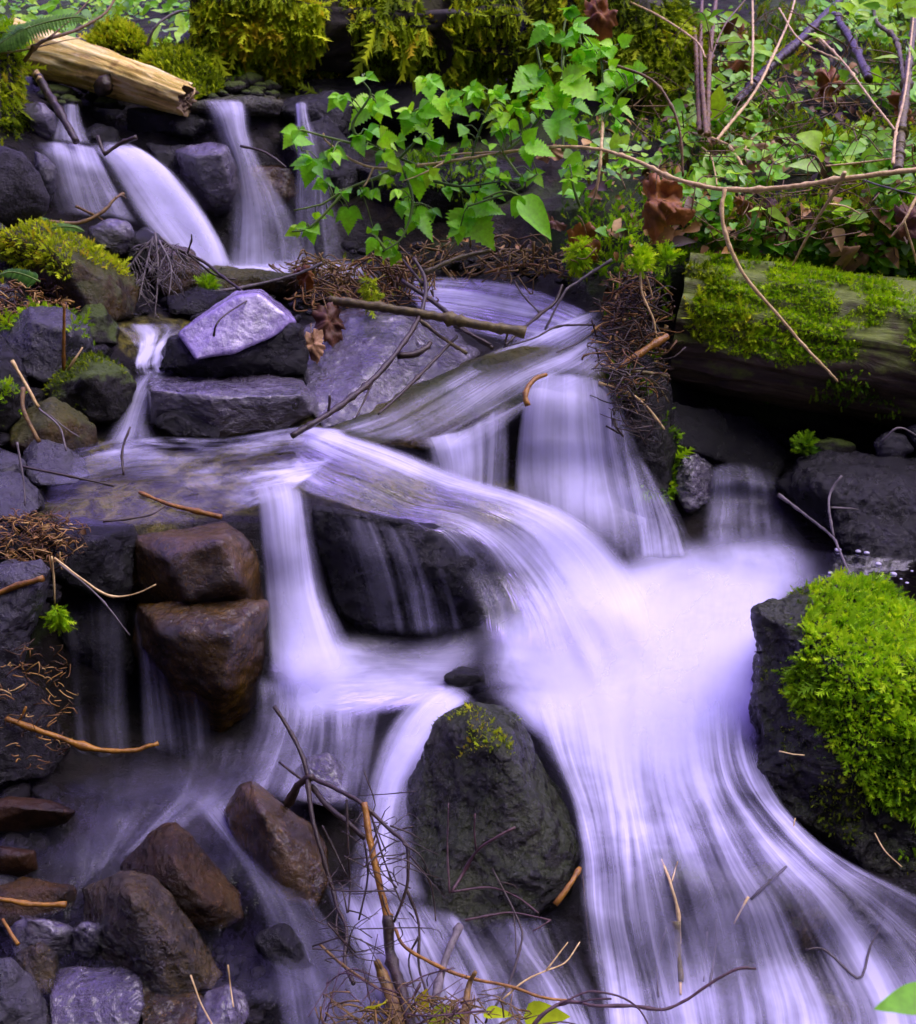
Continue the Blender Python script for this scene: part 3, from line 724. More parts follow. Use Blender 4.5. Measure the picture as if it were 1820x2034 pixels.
# shallow pool on the left; foam towards its right end stands in for violet reflections
water('stream', [
 [(150, 880, .05), (290, 866, .5), (440, 868, .25), (590, 846, .42), (690, 850, .65)],
 [(115, 925, .04), (280, 900, .22), (440, 900, .2), (600, 885, .32), (700, 878, .6)],
 [(85, 975, .03), (260, 945, .1), (430, 936, .22), (570, 920, .3), (680, 905, .4)],
 [(85, 1015, .02), (260, 995, .06), (420, 982, .16), (545, 962, .36), (625, 945, .4)],
 [(115, 1050, 0.0), (265, 1050, .02), (420, 1036, .08), (512, 1006, .3), (560, 990, .3)]], PO, 70, 90, (.06, .06, .05, .08), off=0.045, amp=.0, seed=14)
# the long chute and its falls
water('waterfall', [
 [(600, 838, 3.10, .9), (690, 858, 3.05, .95), (800, 892, 3.02, .95), (920, 942, 2.97, .95), (1040, 980, 2.92, .95), (1140, 1020, 2.89, .95), (1225, 1085, 2.85, .95), (1292, 1175, 2.77, 1), (1335, 1265, 2.61, 1), (1370, 1350, 2.43, 1)],
 [(592, 852, 3.06, .75), (672, 880, 3.00, .7), (772, 915, 2.96, .62), (884, 962, 2.91, .55), (1004, 995, 2.87, .6), (1104, 1040, 2.85, .9), (1175, 1110, 2.82, .95), (1235, 1195, 2.73, 1), (1265, 1280, 2.59, 1), (1290, 1370, 2.40, 1)],
 [(585, 875, 3.00, .45), (652, 908, 2.94, .34), (742, 944, 2.90, .26), (842, 988, 2.86, .26), (955, 1012, 2.83, .34), (1045, 1058, 2.81, .8), (1112, 1130, 2.79, .9), (1163, 1215, 2.69, .95), (1190, 1290, 2.57, .95), (1210, 1375, 2.40, .95)],
 [(578, 898, 2.95, .35), (632, 936, 2.89, .25), (712, 970, 2.85, .18), (802, 1010, 2.82, .18), (912, 1032, 2.80, .35), (992, 1076, 2.78, .75), (1052, 1148, 2.76, .6), (1092, 1225, 2.67, .75), (1112, 1295, 2.56, .85), (1130, 1365, 2.41, .8)],
 [(570, 922, 2.90, .3), (614, 962, 2.84, .25), (690, 990, 2.81, .15), (780, 1024, 2.79, .15), (872, 1040, 2.77, .3), (935, 1072, 2.75, .4), (990, 1140, 2.74, .18), (1024, 1212, 2.66, .4), (1042, 1285, 2.56, .6), (1055, 1345, 2.44, .6)],
 [(560, 942, 2.86, .3), (600, 978, 2.80, .3), (670, 1002, 2.78, .2), (750, 1026, 2.76, .2), (820, 1044, 2.745, .3), (862, 1075, 2.73, .35), (905, 1140, 2.72, .15), (935, 1202, 2.66, .25), (950, 1265, 2.57, .4), (965, 1320, 2.48, .4)]], FL, 110, 180, (.16, .14, .06, .3), seed=15)
water('waterfall', [
 [(640, 1012, 2.77, .2), (660, 1080, 2.73, .16), (690, 1160, 2.7, .16), (715, 1250, 2.67, .3)],
 [(720, 1030, 2.75, .2), (745, 1100, 2.71, .2), (768, 1180, 2.68, .2), (785, 1262, 2.65, .3)],
 [(790, 1045, 2.74, .3), (818, 1110, 2.7, .3), (842, 1180, 2.67, .3), (860, 1265, 2.64, .4)],
 [(850, 1055, 2.73, .3), (880, 1110, 2.69, .25), (905, 1180, 2.66, .2), (930, 1262, 2.63, .4)]], T_, 60, 80, (.1, .15, .05, .1), seed=16)
# left curtain
water('waterfall', [
 [(478, 940, 2.79, .2), (508, 995, 2.71, .4), (516, 1080, 2.66, .5), (524, 1180, 2.62, .5), (530, 1290, 2.54, .6), (535, 1375, 2.42, .7)],
 [(525, 935, 2.8, .3), (545, 990, 2.71, .8), (552, 1080, 2.65, .85), (562, 1180, 2.61, .9), (575, 1285, 2.53, .95), (590, 1380, 2.40, .95)],
 [(575, 940, 2.8, .3), (586, 993, 2.72, .75), (594, 1080, 2.66, .75), (610, 1180, 2.62, .8), (640, 1282, 2.53, .9), (670, 1370, 2.41, .9)],
 [(612, 955, 2.81, .2), (618, 1002, 2.74, .3), (632, 1085, 2.69, .35), (656, 1185, 2.65, .4), (700, 1275, 2.55, .6), (745, 1350, 2.44, .7)]], F, 60, 110, (.15, .25, .2, .2), seed=17)
# churned basin
water('stream', [
 [(600, 1245, .2), (720, 1255, .2), (840, 1262, .3), (960, 1235, .8)],
 [(545, 1290, .7), (670, 1290, .65), (800, 1300, .35), (970, 1285, .85)],
 [(525, 1340, .9), (660, 1340, .9), (790, 1335, .5), (955, 1335, .6)],
 [(535, 1390, .8), (660, 1390, .8), (790, 1375, .8), (940, 1370, .75)],
 [(550, 1440, .5), (660, 1440, .5), (770, 1420, .7), (900, 1400, .8)]], FO, 60, 70, (.3, .2, .2, .2), off=.04, amp=.0, seed=18)
water('stream', [
 [(935, 1225, 0.54), (945, 1300, 0.65), (950, 1350, 0.65), (985, 1400, 0.65), (1050, 1460, 0.76)],
 [(1060, 1175, 0.86), (1070, 1270, 1.00), (1085, 1345, 0.92), (1105, 1420, 0.97), (1130, 1510, 1.00)],
 [(1210, 1110, 1.00), (1215, 1230, 1.00), (1220, 1330, 1.00), (1220, 1420, 1.00), (1225, 1520, 1.00)],
 [(1350, 1065, 0.76), (1370, 1180, 0.97), (1370, 1300, 1.00), (1360, 1410, 1.00), (1350, 1520, 1.00)],
 [(1480, 1045, 0.59), (1500, 1150, 0.92), (1490, 1290, 1.00), (1470, 1410, 0.97), (1450, 1520, 0.81)],
 [(1590, 1035, 0.38), (1640, 1150, 0.54), (1560, 1260, 0.76), (1545, 1400, 0.65), (1520, 1530, 0.43)]], FO, 110, 110, (.14, .16, .16, .25), off=.04, amp=.0, seed=19)
# the wide lower slide on the right
water('stream', [
 [(1000, 1340, 0.50), (1040, 1420, 0.60), (1080, 1495, 0.70), (1125, 1580, 0.68), (1146, 1680, 0.56), (1150, 1780, 0.52), (1160, 1880, 0.56), (1180, 1990, 0.64), (1195, 2090, 0.72)],
 [(1130, 1330, 0.80), (1150, 1420, 0.90), (1170, 1515, 0.85), (1200, 1620, 0.68), (1215, 1720, 0.56), (1222, 1820, 0.50), (1240, 1920, 0.56), (1255, 2020, 0.80), (1265, 2100, 0.88)],
 [(1250, 1320, 1.00), (1260, 1420, 1.00), (1270, 1530, 0.90), (1290, 1630, 0.66), (1310, 1730, 0.45), (1330, 1830, 0.40), (1350, 1930, 0.45), (1370, 2030, 0.68), (1380, 2110, 0.72)],
 [(1370, 1330, 0.95), (1370, 1430, 0.95), (1380, 1540, 0.85), (1412, 1630, 0.62), (1455, 1720, 0.45), (1495, 1800, 0.34), (1525, 1900, 0.40), (1555, 2000, 0.50), (1565, 2090, 0.56)],
 [(1440, 1340, 0.80), (1440, 1450, 0.80), (1462, 1555, 0.70), (1520, 1645, 0.62), (1582, 1718, 0.52), (1652, 1790, 0.40), (1720, 1890, 0.50), (1775, 1990, 0.48), (1800, 2070, 0.52)],
 [(1490, 1350, 0.50), (1485, 1470, 0.45), (1520, 1575, 0.48), (1588, 1658, 0.60), (1662, 1722, 0.60), (1745, 1778, 0.54), (1840, 1850, 0.56), (1930, 1930, 0.52), (1980, 2000, 0.48)],
 [(1520, 1370, 0.30), (1510, 1490, 0.25), (1552, 1590, 0.32), (1630, 1672, 0.34), (1715, 1725, 0.32), (1800, 1765, 0.28), (1900, 1815, 0.36), (1990, 1880, 0.36), (2040, 1930, 0.32)]], FL, 130, 190, (.08, .08, .2, .02), off=.07, amp=.0, seed=20)
# round the left of the boulder
water('stream', [
 [(858, 1352, .5), (798, 1402, .6), (758, 1462, .6), (730, 1540, .5), (712, 1620, .45), (698, 1700, .5), (680, 1790, .5)],
 [(905, 1362, .8), (848, 1408, .9), (803, 1470, .9), (768, 1548, .85), (752, 1630, .65), (745, 1710, .6), (738, 1800, .6)],
 [(945, 1385, .7), (888, 1425, .8), (838, 1488, .85), (803, 1562, .7), (792, 1640, .5), (792, 1720, .55), (800, 1805, .6)],
 [(965, 1400, .3), (918, 1440, .4), (868, 1502, .4), (832, 1572, .3), (822, 1645, .3), (836, 1725, .3), (860, 1805, .4)]], F, 50, 120, (.2, .15, .1, .1), off=.05, seed=21)
water('stream', [
 [(510, 1340, 0.38), (505, 1430, 0.29), (480, 1505, 0.22), (440, 1580, 0.26)],
 [(590, 1345, 0.54), (595, 1430, 0.38), (580, 1505, 0.32), (545, 1590, 0.29)],
 [(680, 1360, 0.44), (685, 1440, 0.35), (680, 1520, 0.26), (660, 1610, 0.22)],
 [(770, 1370, 0.38), (755, 1440, 0.38), (742, 1520, 0.32), (730, 1620, 0.26)]], FL, 60, 70, (.15, .15, .12, .11), off=.04, amp=.004, seed=22)
water('stream', [
 [(120, 1560, 0.03), (130, 1640, 0.04), (140, 1720, 0.06), (130, 1810, 0.04)],
 [(270, 1480, 0.04), (262, 1580, 0.08), (225, 1660, 0.16), (185, 1745, 0.14)],
 [(400, 1470, 0.06), (385, 1565, 0.12), (320, 1635, 0.20), (245, 1705, 0.16)],
 [(530, 1450, 0.12), (500, 1545, 0.16), (430, 1605, 0.20), (350, 1665, 0.16)]], FL, 60, 70, (.12, .1, .12, .09), off=.03, amp=.008, seed=23)
water('stream', [
 [(350, 1575, 0.27), (420, 1650, 0.34), (492, 1750, 0.31), (530, 1850, 0.23), (545, 1950, 0.27), (560, 2070, 0.31)],
 [(420, 1560, 0.34), (472, 1645, 0.46), (545, 1742, 0.34), (600, 1840, 0.27), (640, 1940, 0.31), (680, 2070, 0.34)],
 [(490, 1560, 0.31), (525, 1650, 0.31), (600, 1750, 0.27), (670, 1850, 0.31), (735, 1950, 0.34), (790, 2070, 0.38)]], F, 60, 110, (.15, .12, .1, .02), off=.03, amp=.004, seed=24)
water('stream', [
 [(630, 1750, 0.40), (680, 1850, 0.60), (710, 1950, 0.50), (730, 2080, 0.50)],
 [(735, 1760, 0.55), (775, 1855, 0.75), (810, 1950, 0.55), (840, 2080, 0.55)],
 [(850, 1790, 0.40), (890, 1865, 0.45), (930, 1955, 0.45), (970, 2080, 0.50)],
 [(970, 1820, 0.30), (1010, 1885, 0.30), (1065, 1965, 0.45), (1110, 2080, 0.60)],
 [(1120, 1800, 0.40), (1150, 1890, 0.50), (1190, 1980, 0.60), (1220, 2080, 0.80)]], FL, 80, 90, (.1, .1, .12, .02), off=.045, amp=.004, seed=25)
# right side: small fall and still dark pool under the log
water('waterfall', [
 [(1405, 925, 3.46, .35), (1402, 960, 3.42, .45), (1398, 1010, 3.36, .4), (1388, 1095, 3.08, .6)],
 [(1465, 915, 3.46, .4), (1472, 955, 3.4, .5), (1476, 1010, 3.35, .35), (1480, 1098, 3.06, .6)],
 [(1530, 930, 3.46, .3), (1548, 970, 3.4, .4), (1560, 1015, 3.34, .35), (1574, 1090, 3.08, .5)]], F, 50, 60, (.15, .15, .15, .25), seed=26)
water('waterfall', [[(1330, 825, 3.66, .15), (1360, 870, 3.6, .2), (1400, 930, 3.5, .2)], [(1385, 830, 3.66, .2), (1420, 872, 3.58, .22), (1460, 930, 3.48, .25)], [(1430, 850, 3.66, .1), (1470, 885, 3.58, .15), (1500, 935, 3.5, .2)]], T_, 30, 40, (.3, .3, .2, .2), seed=27)
water('pool', [[(1500, 1060, .2), (1600, 1085, .05), (1720, 1100, 0.0), (1900, 1120, 0.0)], [(1500, 1120, .3), (1620, 1130, .1), (1730, 1145, 0.0), (1900, 1165, 0.0)], [(1540, 1190, .3), (1640, 1180, .1), (1750, 1190, 0.0), (1900, 1220, 0.0)]], M['w_still'], 40, 50, (.1, .1, .15, .1), off=.03, amp=.001, seed=28)
# films over the brown blocks
water('waterfall', [
 [(262, 1208, 2.57, .25), (268, 1270, 2.54, .25), (275, 1370, 2.5, .25), (280, 1500, 2.43, .3)],
 [(350, 1222, 2.55, .3), (352, 1280, 2.5, .2), (362, 1390, 2.46, .15), (370, 1510, 2.42, .3)],
 [(440, 1232, 2.55, .2), (440, 1290, 2.5, .1), (445, 1400, 2.46, .06), (450, 1520, 2.41, .25)]], T_, 50, 70, (.12, .3, .1, .1), seed=29)
water('waterfall', [
 [(120, 1190, 2.56, 0.05), (130, 1300, 2.5, 0.08), (140, 1420, 2.45, 0.12), (150, 1570, 2.35, 0.16)],
 [(185, 1185, 2.57, 0.10), (192, 1300, 2.52, 0.11), (196, 1420, 2.46, 0.16), (200, 1570, 2.36, 0.20)],
 [(250, 1190, 2.58, 0.08), (255, 1300, 2.53, 0.12), (262, 1420, 2.47, 0.18), (275, 1570, 2.37, 0.24)]], T_, 40, 70, (.2, .2, .15, .15), seed=30)

# a few bubbles drifting on the dark pool under the log
rng = np.random.RandomState(4)
mb = MB()
bm = bmesh.new(); bmesh.ops.create_uvsphere(bm, u_segments=10, v_segments=6, radius=1); BV = np.array([v.co[:] for v in bm.verts]); BF = [[v.index for v in f.verts] for f in bm.faces]; bm.free()
for (x, y) in [(1665, 1092), (1650, 1138), (1655, 1160), (1705, 1095), (1722, 1098), (1752, 1145), (1775, 1140), (1790, 1150), (1802, 1158), (1690, 1150), (1745, 1120), (1812, 1135)]:
    r = rng.uniform(.004, .009); c = np.array(G(x, y, .035))
    mb.add(BV * r * np.array([1, 1, .5]) + c, BF)
tag(mb.build('bubbles', M['bubble'], None, np.array(G(1720, 1120))), 'pale bubbles drifting on the dark pool under the log', 'bubbles', kind='stuff')

# dim water lying between the stones of the lower left
water('pool', [
 [(-140, 1560, 0.0), (-130, 1700, 0.0), (-120, 1850, .02), (-120, 2000, .02)],
 [(60, 1555, 0.01), (60, 1690, 0.03), (70, 1850, 0.03), (80, 2000, 0.03)],
 [(260, 1520, 0.04), (230, 1670, 0.08), (230, 1840, 0.03), (240, 2000, 0.03)],
 [(430, 1500, 0.07), (470, 1670, 0.08), (450, 1850, 0.05), (430, 2000, 0.06)],
 [(560, 1500, 0.07), (640, 1670, 0.06), (660, 1850, 0.10), (640, 2000, 0.10)]], M['w_low'], 60, 70, (.1, .15, .12, .05), off=.032, amp=.002, seed=33)

# ---------------------------------------------------------------- rocks
def rock(label, pts, mat, name='rock', y=None, bulge=None, T=0.22, amp=0.013, smooth=1, seed=0, cat='rock', group=None, edge=7.0, freq=9.0, grit=0.0, hug=True):
    """pts: (px, py[, d]) corners of the stone, d metres nearer than its middle distance y"""
    P2 = np.array([(p[0], p[1]) for p in pts], float)
    c = P2.mean(0)
    if y is None: y = Dy(c[0], c[1]) - 0.02
    px_m = y / FPX
    pts = [(p[0], p[1], y - Dy(p[0], p[1]) - 0.02) if len(p) > 2 and p[2] is None else p for p in pts]
    rad = np.linalg.norm(P2 - c, axis=1).mean() * px_m
    inner = any(len(p) > 2 and p[2] > 0 for p in pts)
    # the stone stands on the bed: corners lower in the photo come nearer with the ground
    if hug: pts = [(p[0], p[1], max(p[2] if len(p) > 2 else 0, min(.3, y - Dy(p[0], p[1]) + .02))) for p in pts]
    V = [P(p[0], p[1], y - (p[2] if len(p) > 2 else 0)) for p in pts]
    if not inner:
        b = 0.45 * rad if bulge is None else bulge
        rng = random.Random(seed + 11)
        for p in P2:
            for k0, bb in ((.78, .6), (.42, 1.0)):
                k = k0 + 0.2 * (rng.random() - .5)
                q = c + (p - c) * k
                V.append(P(q[0], q[1], y - (max(0, min(.3, y - Dy(q[0], q[1]))) if hug else 0) - b * bb * (0.6 + 0.6 * rng.random())))
    for p, q in zip(pts, P2):
        s = c + (q - c) * 0.86
        V.append(P(s[0], s[1], y + T - 0.02 * (p[2] if len(p) > 2 else 0)))
    bm = bmesh.new()
    for v in V: bm.verts.new(v)
    r = bmesh.ops.convex_hull(bm, input=bm.verts)
    bmesh.ops.delete(bm, geom=list({g for g in r['geom_unused'] + r['geom_interior'] if isinstance(g, bmesh.types.BMVert)}), context='VERTS')
    el = edge * px_m
    for _ in range(7):
        ed = [e for e in bm.edges if e.calc_length() > el * 1.5]
        if not ed: break
        bmesh.ops.subdivide_edges(bm, edges=ed, cuts=1)
        bmesh.ops.triangulate(bm, faces=[f for f in bm.faces if len(f.verts) > 3])
        if len(bm.verts) > 26000: break
    for _ in range(smooth):
        bmesh.ops.smooth_vert(bm, verts=bm.verts, factor=0.5, use_axis_x=True, use_axis_y=True, use_axis_z=True)
    bm.normal_update()
    o3 = Vector((seed * 3.1, seed * 1.7, seed * 0.9))
    mv = []
    for v in bm.verts:
        p = v.co
        h = fbm(p * freq + o3, 5) * amp + (0.5 - abs(noise.noise(p * freq * 0.55 + o3))) * amp * 0.9 + noise.noise(p * freq * 5 + o3) * amp * 0.3 + (abs(noise.noise(p * freq * 1.7 - o3)) < .07) * -amp * .12
        if grit: h += grit * (noise.noise(p * 70 + o3) + .7 * noise.noise(p * 150 - o3))
        mv.append(v.normal * h)
    for v, m_ in zip(bm.verts, mv): v.co += m_
    org = P(c[0], c[1], y + T * 0.4)
    for v in bm.verts: v.co -= org
    me = bpy.data.meshes.new(name); bm.to_mesh(me); bm.free()
    o = link(name, me, mat, None, org)
    return tag(o, label, cat, group)

ROCKS = {}
def rk(key, *a, **k):
    k.setdefault('seed', len(ROCKS) + 1)
    ROCKS[key] = rock(*a, **k); return ROCKS[key]

# upper left
rk('edge', 'big dry grey boulder left of the upper waterfall, cut by the photo edge', [(-70, 300), (0, 290), (45, 302), (78, 345), (97, 392), (90, 420), (55, 445), (-60, 455)], M['grey'], y=3.95, amp=.008)
rk('chock', 'dark purple-sheened rock wedged between grey boulder and upper left fall', [(70, 300), (95, 312), (110, 335), (104, 375), (92, 400), (75, 380)], M['greywet'], y=4.12)
rk('ledge', 'wet dark rock at head of upper left fall below the mossy post', [(38, 215), (75, 208), (105, 225), (112, 262), (95, 285), (55, 285)], M['slick'], y=4.5, hug=False)
rk('fallhump', 'rounded rock showing white through foam below bleached log', [(150, 290), (165, 262), (195, 248), (228, 262), (240, 290), (215, 312), (170, 312)], M['dark'], y=4.58, bulge=.06, hug=False)
rk('purple', 'squarish wet purple rock between the two upper waterfalls', [(349, 300), (372, 288), (420, 281), (452, 288), (470, 330), (476, 380), (455, 425), (430, 432), (392, 408), (368, 372), (385, 310, .07), (440, 305, .08), (455, 370, .07), (420, 400, .06)], M['slick'], y=4.42, T=.2, amp=.008, smooth=1, hug=False)
rk('behind', 'brown-grey rock face showing through thin veil of upper falls', [(455, 380), (500, 330), (580, 335), (610, 390), (580, 420), (540, 435), (480, 440)], M['brown'], y=4.5, hug=False)
rk('under', 'dark rock under the lip of upper right fall', [(250, 215), (330, 215), (420, 222), (480, 230), (470, 275), (400, 285), (300, 290), (250, 270)], M['dark'], y=4.68, T=.1, hug=False)
rk('lip', 'flat pale yellowish wet rock forming lip of upper right fall', [(370, 212), (420, 195), (500, 192), (560, 205), (550, 225), (480, 220), (420, 224), (380, 224)], M['lime'], y=4.64, T=.3, bulge=.03, hug=False)
rk('liptop', 'pale speckled rock behind the lip of upper right fall', [(400, 195), (430, 186), (500, 183), (545, 196), (550, 212), (480, 208), (420, 206)], M['lime'], y=4.78, T=.25, bulge=.03, hug=False)
rk('lipright', 'dark rock beside the little spout right of the upper falls', [(540, 215), (580, 192), (660, 180), (700, 205), (690, 300), (640, 330), (570, 260)], M['dark'], y=4.72, T=.2, hug=False)
rk('wallleft', 'black rock wall behind the upper left fall, under the log', [(160, 205), (260, 215), (270, 290), (220, 300), (160, 260)], M['dark'], y=4.78, T=.1, hug=False)
rk('wallmid', 'black rock at back of the gap between upper falls', [(290, 285), (370, 290), (390, 420), (440, 440), (445, 520), (400, 470), (330, 360)], M['dark'], y=4.5, T=.2, hug=False)
rk('wallright', 'dark rock wall behind leafy shrub right of upper falls', [(560, 260), (650, 230), (720, 320), (720, 520), (600, 530), (560, 400)], M['dark'], y=4.58, T=.2, hug=False)
rk('wet_a', 'small shiny dark rock at foot of the upper left fall', [(178, 455), (215, 435), (258, 443), (270, 475), (245, 512), (190, 505)], M['slick'], y=4.0)
rk('wet_b', 'small dark rock under twigs touching the upper white fall', [(255, 470), (290, 455), (318, 470), (325, 510), (290, 535), (258, 520)], M['dark'], y=4.02)
rk('mossslab', 'long brown sloping boulder with moss on its left shoulder', [(5, 470), (60, 442), (112, 450), (165, 482), (240, 530), (275, 572), (262, 625), (200, 640), (120, 600), (70, 556), (15, 510), (110, 500, .17), (210, 555, .17), (150, 560, .1)], M['olive'], y=3.72, T=.25, amp=.012)
rk('brownsmall', 'angular brown rock under the dead fir twig spray', [(303, 505), (340, 488), (385, 500), (400, 540), (392, 592), (335, 590), (300, 560)], M['brown'], y=3.9)
rk('dam', 'flat olive-brown rock damming the foot of upper falls', [(380, 545), (420, 530), (520, 540), (600, 552), (590, 580), (480, 590), (400, 590)], M['olive'], y=4.0, T=.15)
rk('lowdark', 'dark wet stone at edge of trickle under twig spray', [(330, 590), (390, 570), (470, 580), (460, 610), (400, 625), (340, 620)], M['dark'], y=3.78)
rk('litterrock', 'purplish grey rock topped with brown leaf litter', [(10, 645), (55, 605), (130, 615), (172, 650), (190, 700), (150, 735), (100, 765), (55, 745), (20, 700), (70, 640, .1), (140, 660, .12)], M['greywet'], y=3.36, T=.2)
rk('darktri', 'small dark angular rock above the trickle on left', [(150, 640), (172, 608), (200, 605), (236, 652), (232, 684), (185, 680)], M['mossrock'], y=3.5, smooth=2)
rk('edgeleft', 'dark rock at left edge below the littered rock', [(-50, 700), (0, 660), (25, 700), (60, 770), (50, 820), (0, 840), (-50, 830)], M['dark'], y=3.15)
rk('mossydark', 'rounded dark mossy rock beside the left trickle', [(98, 775), (140, 727), (190, 713), (250, 738), (264, 765), (240, 835), (165, 838), (110, 805), (180, 745, .12)], M['mossrock'], y=3.24)
rk('ochrerock', 'angular olive-brown rock below mossy dark rock', [(15, 850), (55, 818), (105, 797), (150, 820), (188, 850), (188, 880), (150, 900), (90, 905), (25, 890), (95, 840, .1)], M['olive'], y=3.05, smooth=2)
rk('edgemoss', 'small moss-topped rock at the left edge above pool', [(-40, 770), (10, 762), (38, 785), (42, 830), (10, 860), (-40, 860)], M['mossrock'], y=3.02)
rk('slab', 'pale lavender-sheened wet slab with flat slanted top and black underside', [(352, 663, .08), (378, 642, .05), (425, 608, -.06), (470, 578, -.16), (520, 574, -.18), (575, 615, -.1), (592, 640, -.02), (540, 672, .06), (460, 702, .12), (388, 716, .14)], M['pale'], y=3.42, T=-.02, amp=.004, smooth=1, hug=False)
rk('slabfoot', 'black undercut rock beneath the pale lavender slab', [(308, 738, .08), (332, 670, .07), (388, 722, .12), (470, 706, .10), (598, 648, 0), (612, 700, 0), (600, 742, .02), (470, 750, .08)], M['dark'], y=3.42, T=.1, smooth=1, hug=False)
rk('block', 'long wet block with purple sheen on the ledge above shallow pool', [(296, 752, -.12), (430, 744, -.16), (520, 745, -.16), (600, 752, -.12), (628, 790, -.03), (622, 820, 0), (560, 856, .04), (440, 866, .07), (370, 858, .06), (300, 842, .04), (300, 775, .06), (430, 790, .08), (600, 785, .04)], M['slick'], y=3.2, T=.12, amp=.008, smooth=2, hug=False)
rk('blockfoot', 'black stone under front edge of the long wet block', [(290, 842), (340, 815), (380, 835), (440, 850), (430, 872), (360, 868)], M['dark'], y=3.13, T=.08, smooth=2)
rk('slickslab', 'broad sloping slick purple slab under fallen branches', [(600, 655, None), (690, 612, None), (800, 612, None), (900, 655, None), (950, 700, None), (905, 745, None), (790, 810, None), (700, 850, None), (640, 852, None), (606, 780, None), (760, 720, .12), (700, 780, .22)], M['slick'], y=3.48, T=.1, amp=.014, smooth=2, freq=7, hug=False)
rk('chuteslab', 'brown bedrock slab under the sliding water in midstream', [(650, 855, None), (740, 800, None), (900, 728, None), (1050, 675, None), (1180, 690, None), (1205, 752, None), (1060, 766, None), (1010, 805, None), (965, 850, None), (850, 892, None), (740, 886, None)], M['olive'], y=3.38, T=.1, amp=.006, bulge=0, hug=False)
rk('lavender', 'small flat lavender-sheened rock at left end of shallow pool', [(50, 898), (78, 880), (125, 884), (168, 920), (180, 945), (150, 962), (80, 964), (58, 940), (110, 915, .06)], M['greywet'], y=2.92)
rk('leftlow', 'rounded grey wet rock at left edge below lavender rock', [(-40, 950), (0, 940), (45, 942), (82, 972), (84, 1010), (50, 1030), (-40, 1035)], M['greywet'], y=2.76)
rk('leftbrown', 'small brown rock at the left edge above grey wet rock', [(-30, 905), (5, 897), (35, 905), (50, 930), (30, 950), (-30, 950)], M['redbrown'], y=2.9)
# centre left blocks
rk('darkblock', 'black wet block with needle litter left of brown block', [(110, 1042), (170, 1030), (262, 1045), (270, 1062), (262, 1110), (252, 1190), (180, 1180), (112, 1130), (190, 1075, .1)], M['dark'], y=2.66, T=.2)
rk('brownblock', 'glossy golden-brown boulder at lip of the shallow pool', [(260, 1068, 0), (330, 1060, -.03), (400, 1046, -.05), (446, 1034, -.06), (482, 1060, 0), (506, 1100, .02), (526, 1195, .0), (515, 1216, .02), (400, 1234, .05), (300, 1218, .04), (252, 1185, 0), (330, 1110, .1), (440, 1075, .1), (470, 1150, .12), (380, 1190, .13)], M['brown'], y=2.66, T=.22, amp=.008, smooth=4, hug=False)
rk('brownlower', 'large brown boulder under the golden-brown one, filmed with water', [(268, 1196, 0), (400, 1214, -.04), (528, 1196, 0), (524, 1300, 0), (512, 1380, 0), (482, 1440, 0), (432, 1492, .02), (380, 1482, 0), (305, 1405, 0), (268, 1300, 0), (330, 1260, .1), (460, 1260, .12), (440, 1360, .13), (350, 1360, .1)], M['brown'], y=2.56, T=.25, amp=.010, smooth=4, hug=False)
rk('darkface', 'black rock face under the midstream lip, behind water strands', [(628, 1008, -.02), (700, 1020, 0), (800, 1048, 0), (905, 1052, 0), (965, 1100, 0), (1005, 1165, 0), (960, 1232, 0), (860, 1268, .02), (720, 1258, .03), (672, 1200, .02), (636, 1120, 0), (720, 1100, .04), (880, 1130, .05)], M['dark'], y=2.76, T=.25, amp=.012, hug=False)
rk('leftpost', 'narrow dark slanted rock with purple edge at left bank', [(-40, 1130), (30, 1150), (80, 1110), (100, 1130), (75, 1230), (40, 1320), (-40, 1330)], M['greywet'], y=2.46, T=.15)
rk('leftwall', 'dark rock wall below the black wet block', [(90, 1180), (250, 1190), (270, 1320), (280, 1480), (120, 1520), (60, 1400)], M['bed'], y=2.62, T=.15, hug=False)
rk('leftbank', 'dark littered rock on left bank above orange stick', [(-50, 1300), (40, 1330), (100, 1400), (140, 1480), (90, 1540), (0, 1560), (-50, 1550)], M['bed'], y=2.34, T=.2)
rk('orangestone', 'smooth orange-brown stone in the dark shallows at left edge', [(-60, 1600), (20, 1583), (90, 1590), (150, 1612), (130, 1635), (40, 1652), (-60, 1650)], M['ochre'], y=2.12, T=.12, amp=.003, bulge=.04)
rk('olivestone', 'smooth olive stone below the orange stone at left edge', [(-60, 1690), (0, 1680), (70, 1690), (74, 1725), (30, 1745), (-60, 1750)], M['ochre'], y=2.0, T=.1, amp=.003, bulge=.03)
rk('cone', 'wet red-brown conical rock parting the lower left stream', [(302, 1652), (325, 1638), (350, 1636), (380, 1662), (398, 1700), (440, 1728), (478, 1775), (480, 1822), (440, 1850), (340, 1850), (240, 1762), (236, 1715), (270, 1690), (350, 1720, .1), (400, 1780, .12)], M['redbrown'], y=2.02, T=.15, amp=.008, smooth=3)
rk('ridge', 'long olive-brown ridged rock leaning against the conical rock', [(240, 1732, .03), (300, 1738, .02), (345, 1775, .04), (400, 1850, .02), (442, 1935, 0), (420, 1968, 0), (330, 1985, -.02), (200, 1905, -.02), (165, 1830, -.02), (162, 1765, -.02), (262, 1780, .1), (340, 1860, .12), (390, 1930, .1)], M['olivewet'], y=1.93, T=.15, amp=.008, smooth=2)
rk('plate', 'flat lavender-grey striped rock at the bottom left', [(118, 1928, -.05), (160, 1918, -.05), (240, 1920, -.05), (276, 1945, -.02), (286, 1995, .03), (262, 2060, .06), (100, 2060, .06), (100, 1985, .02)], M['slick'], y=1.765, T=.1, amp=.005, smooth=2)
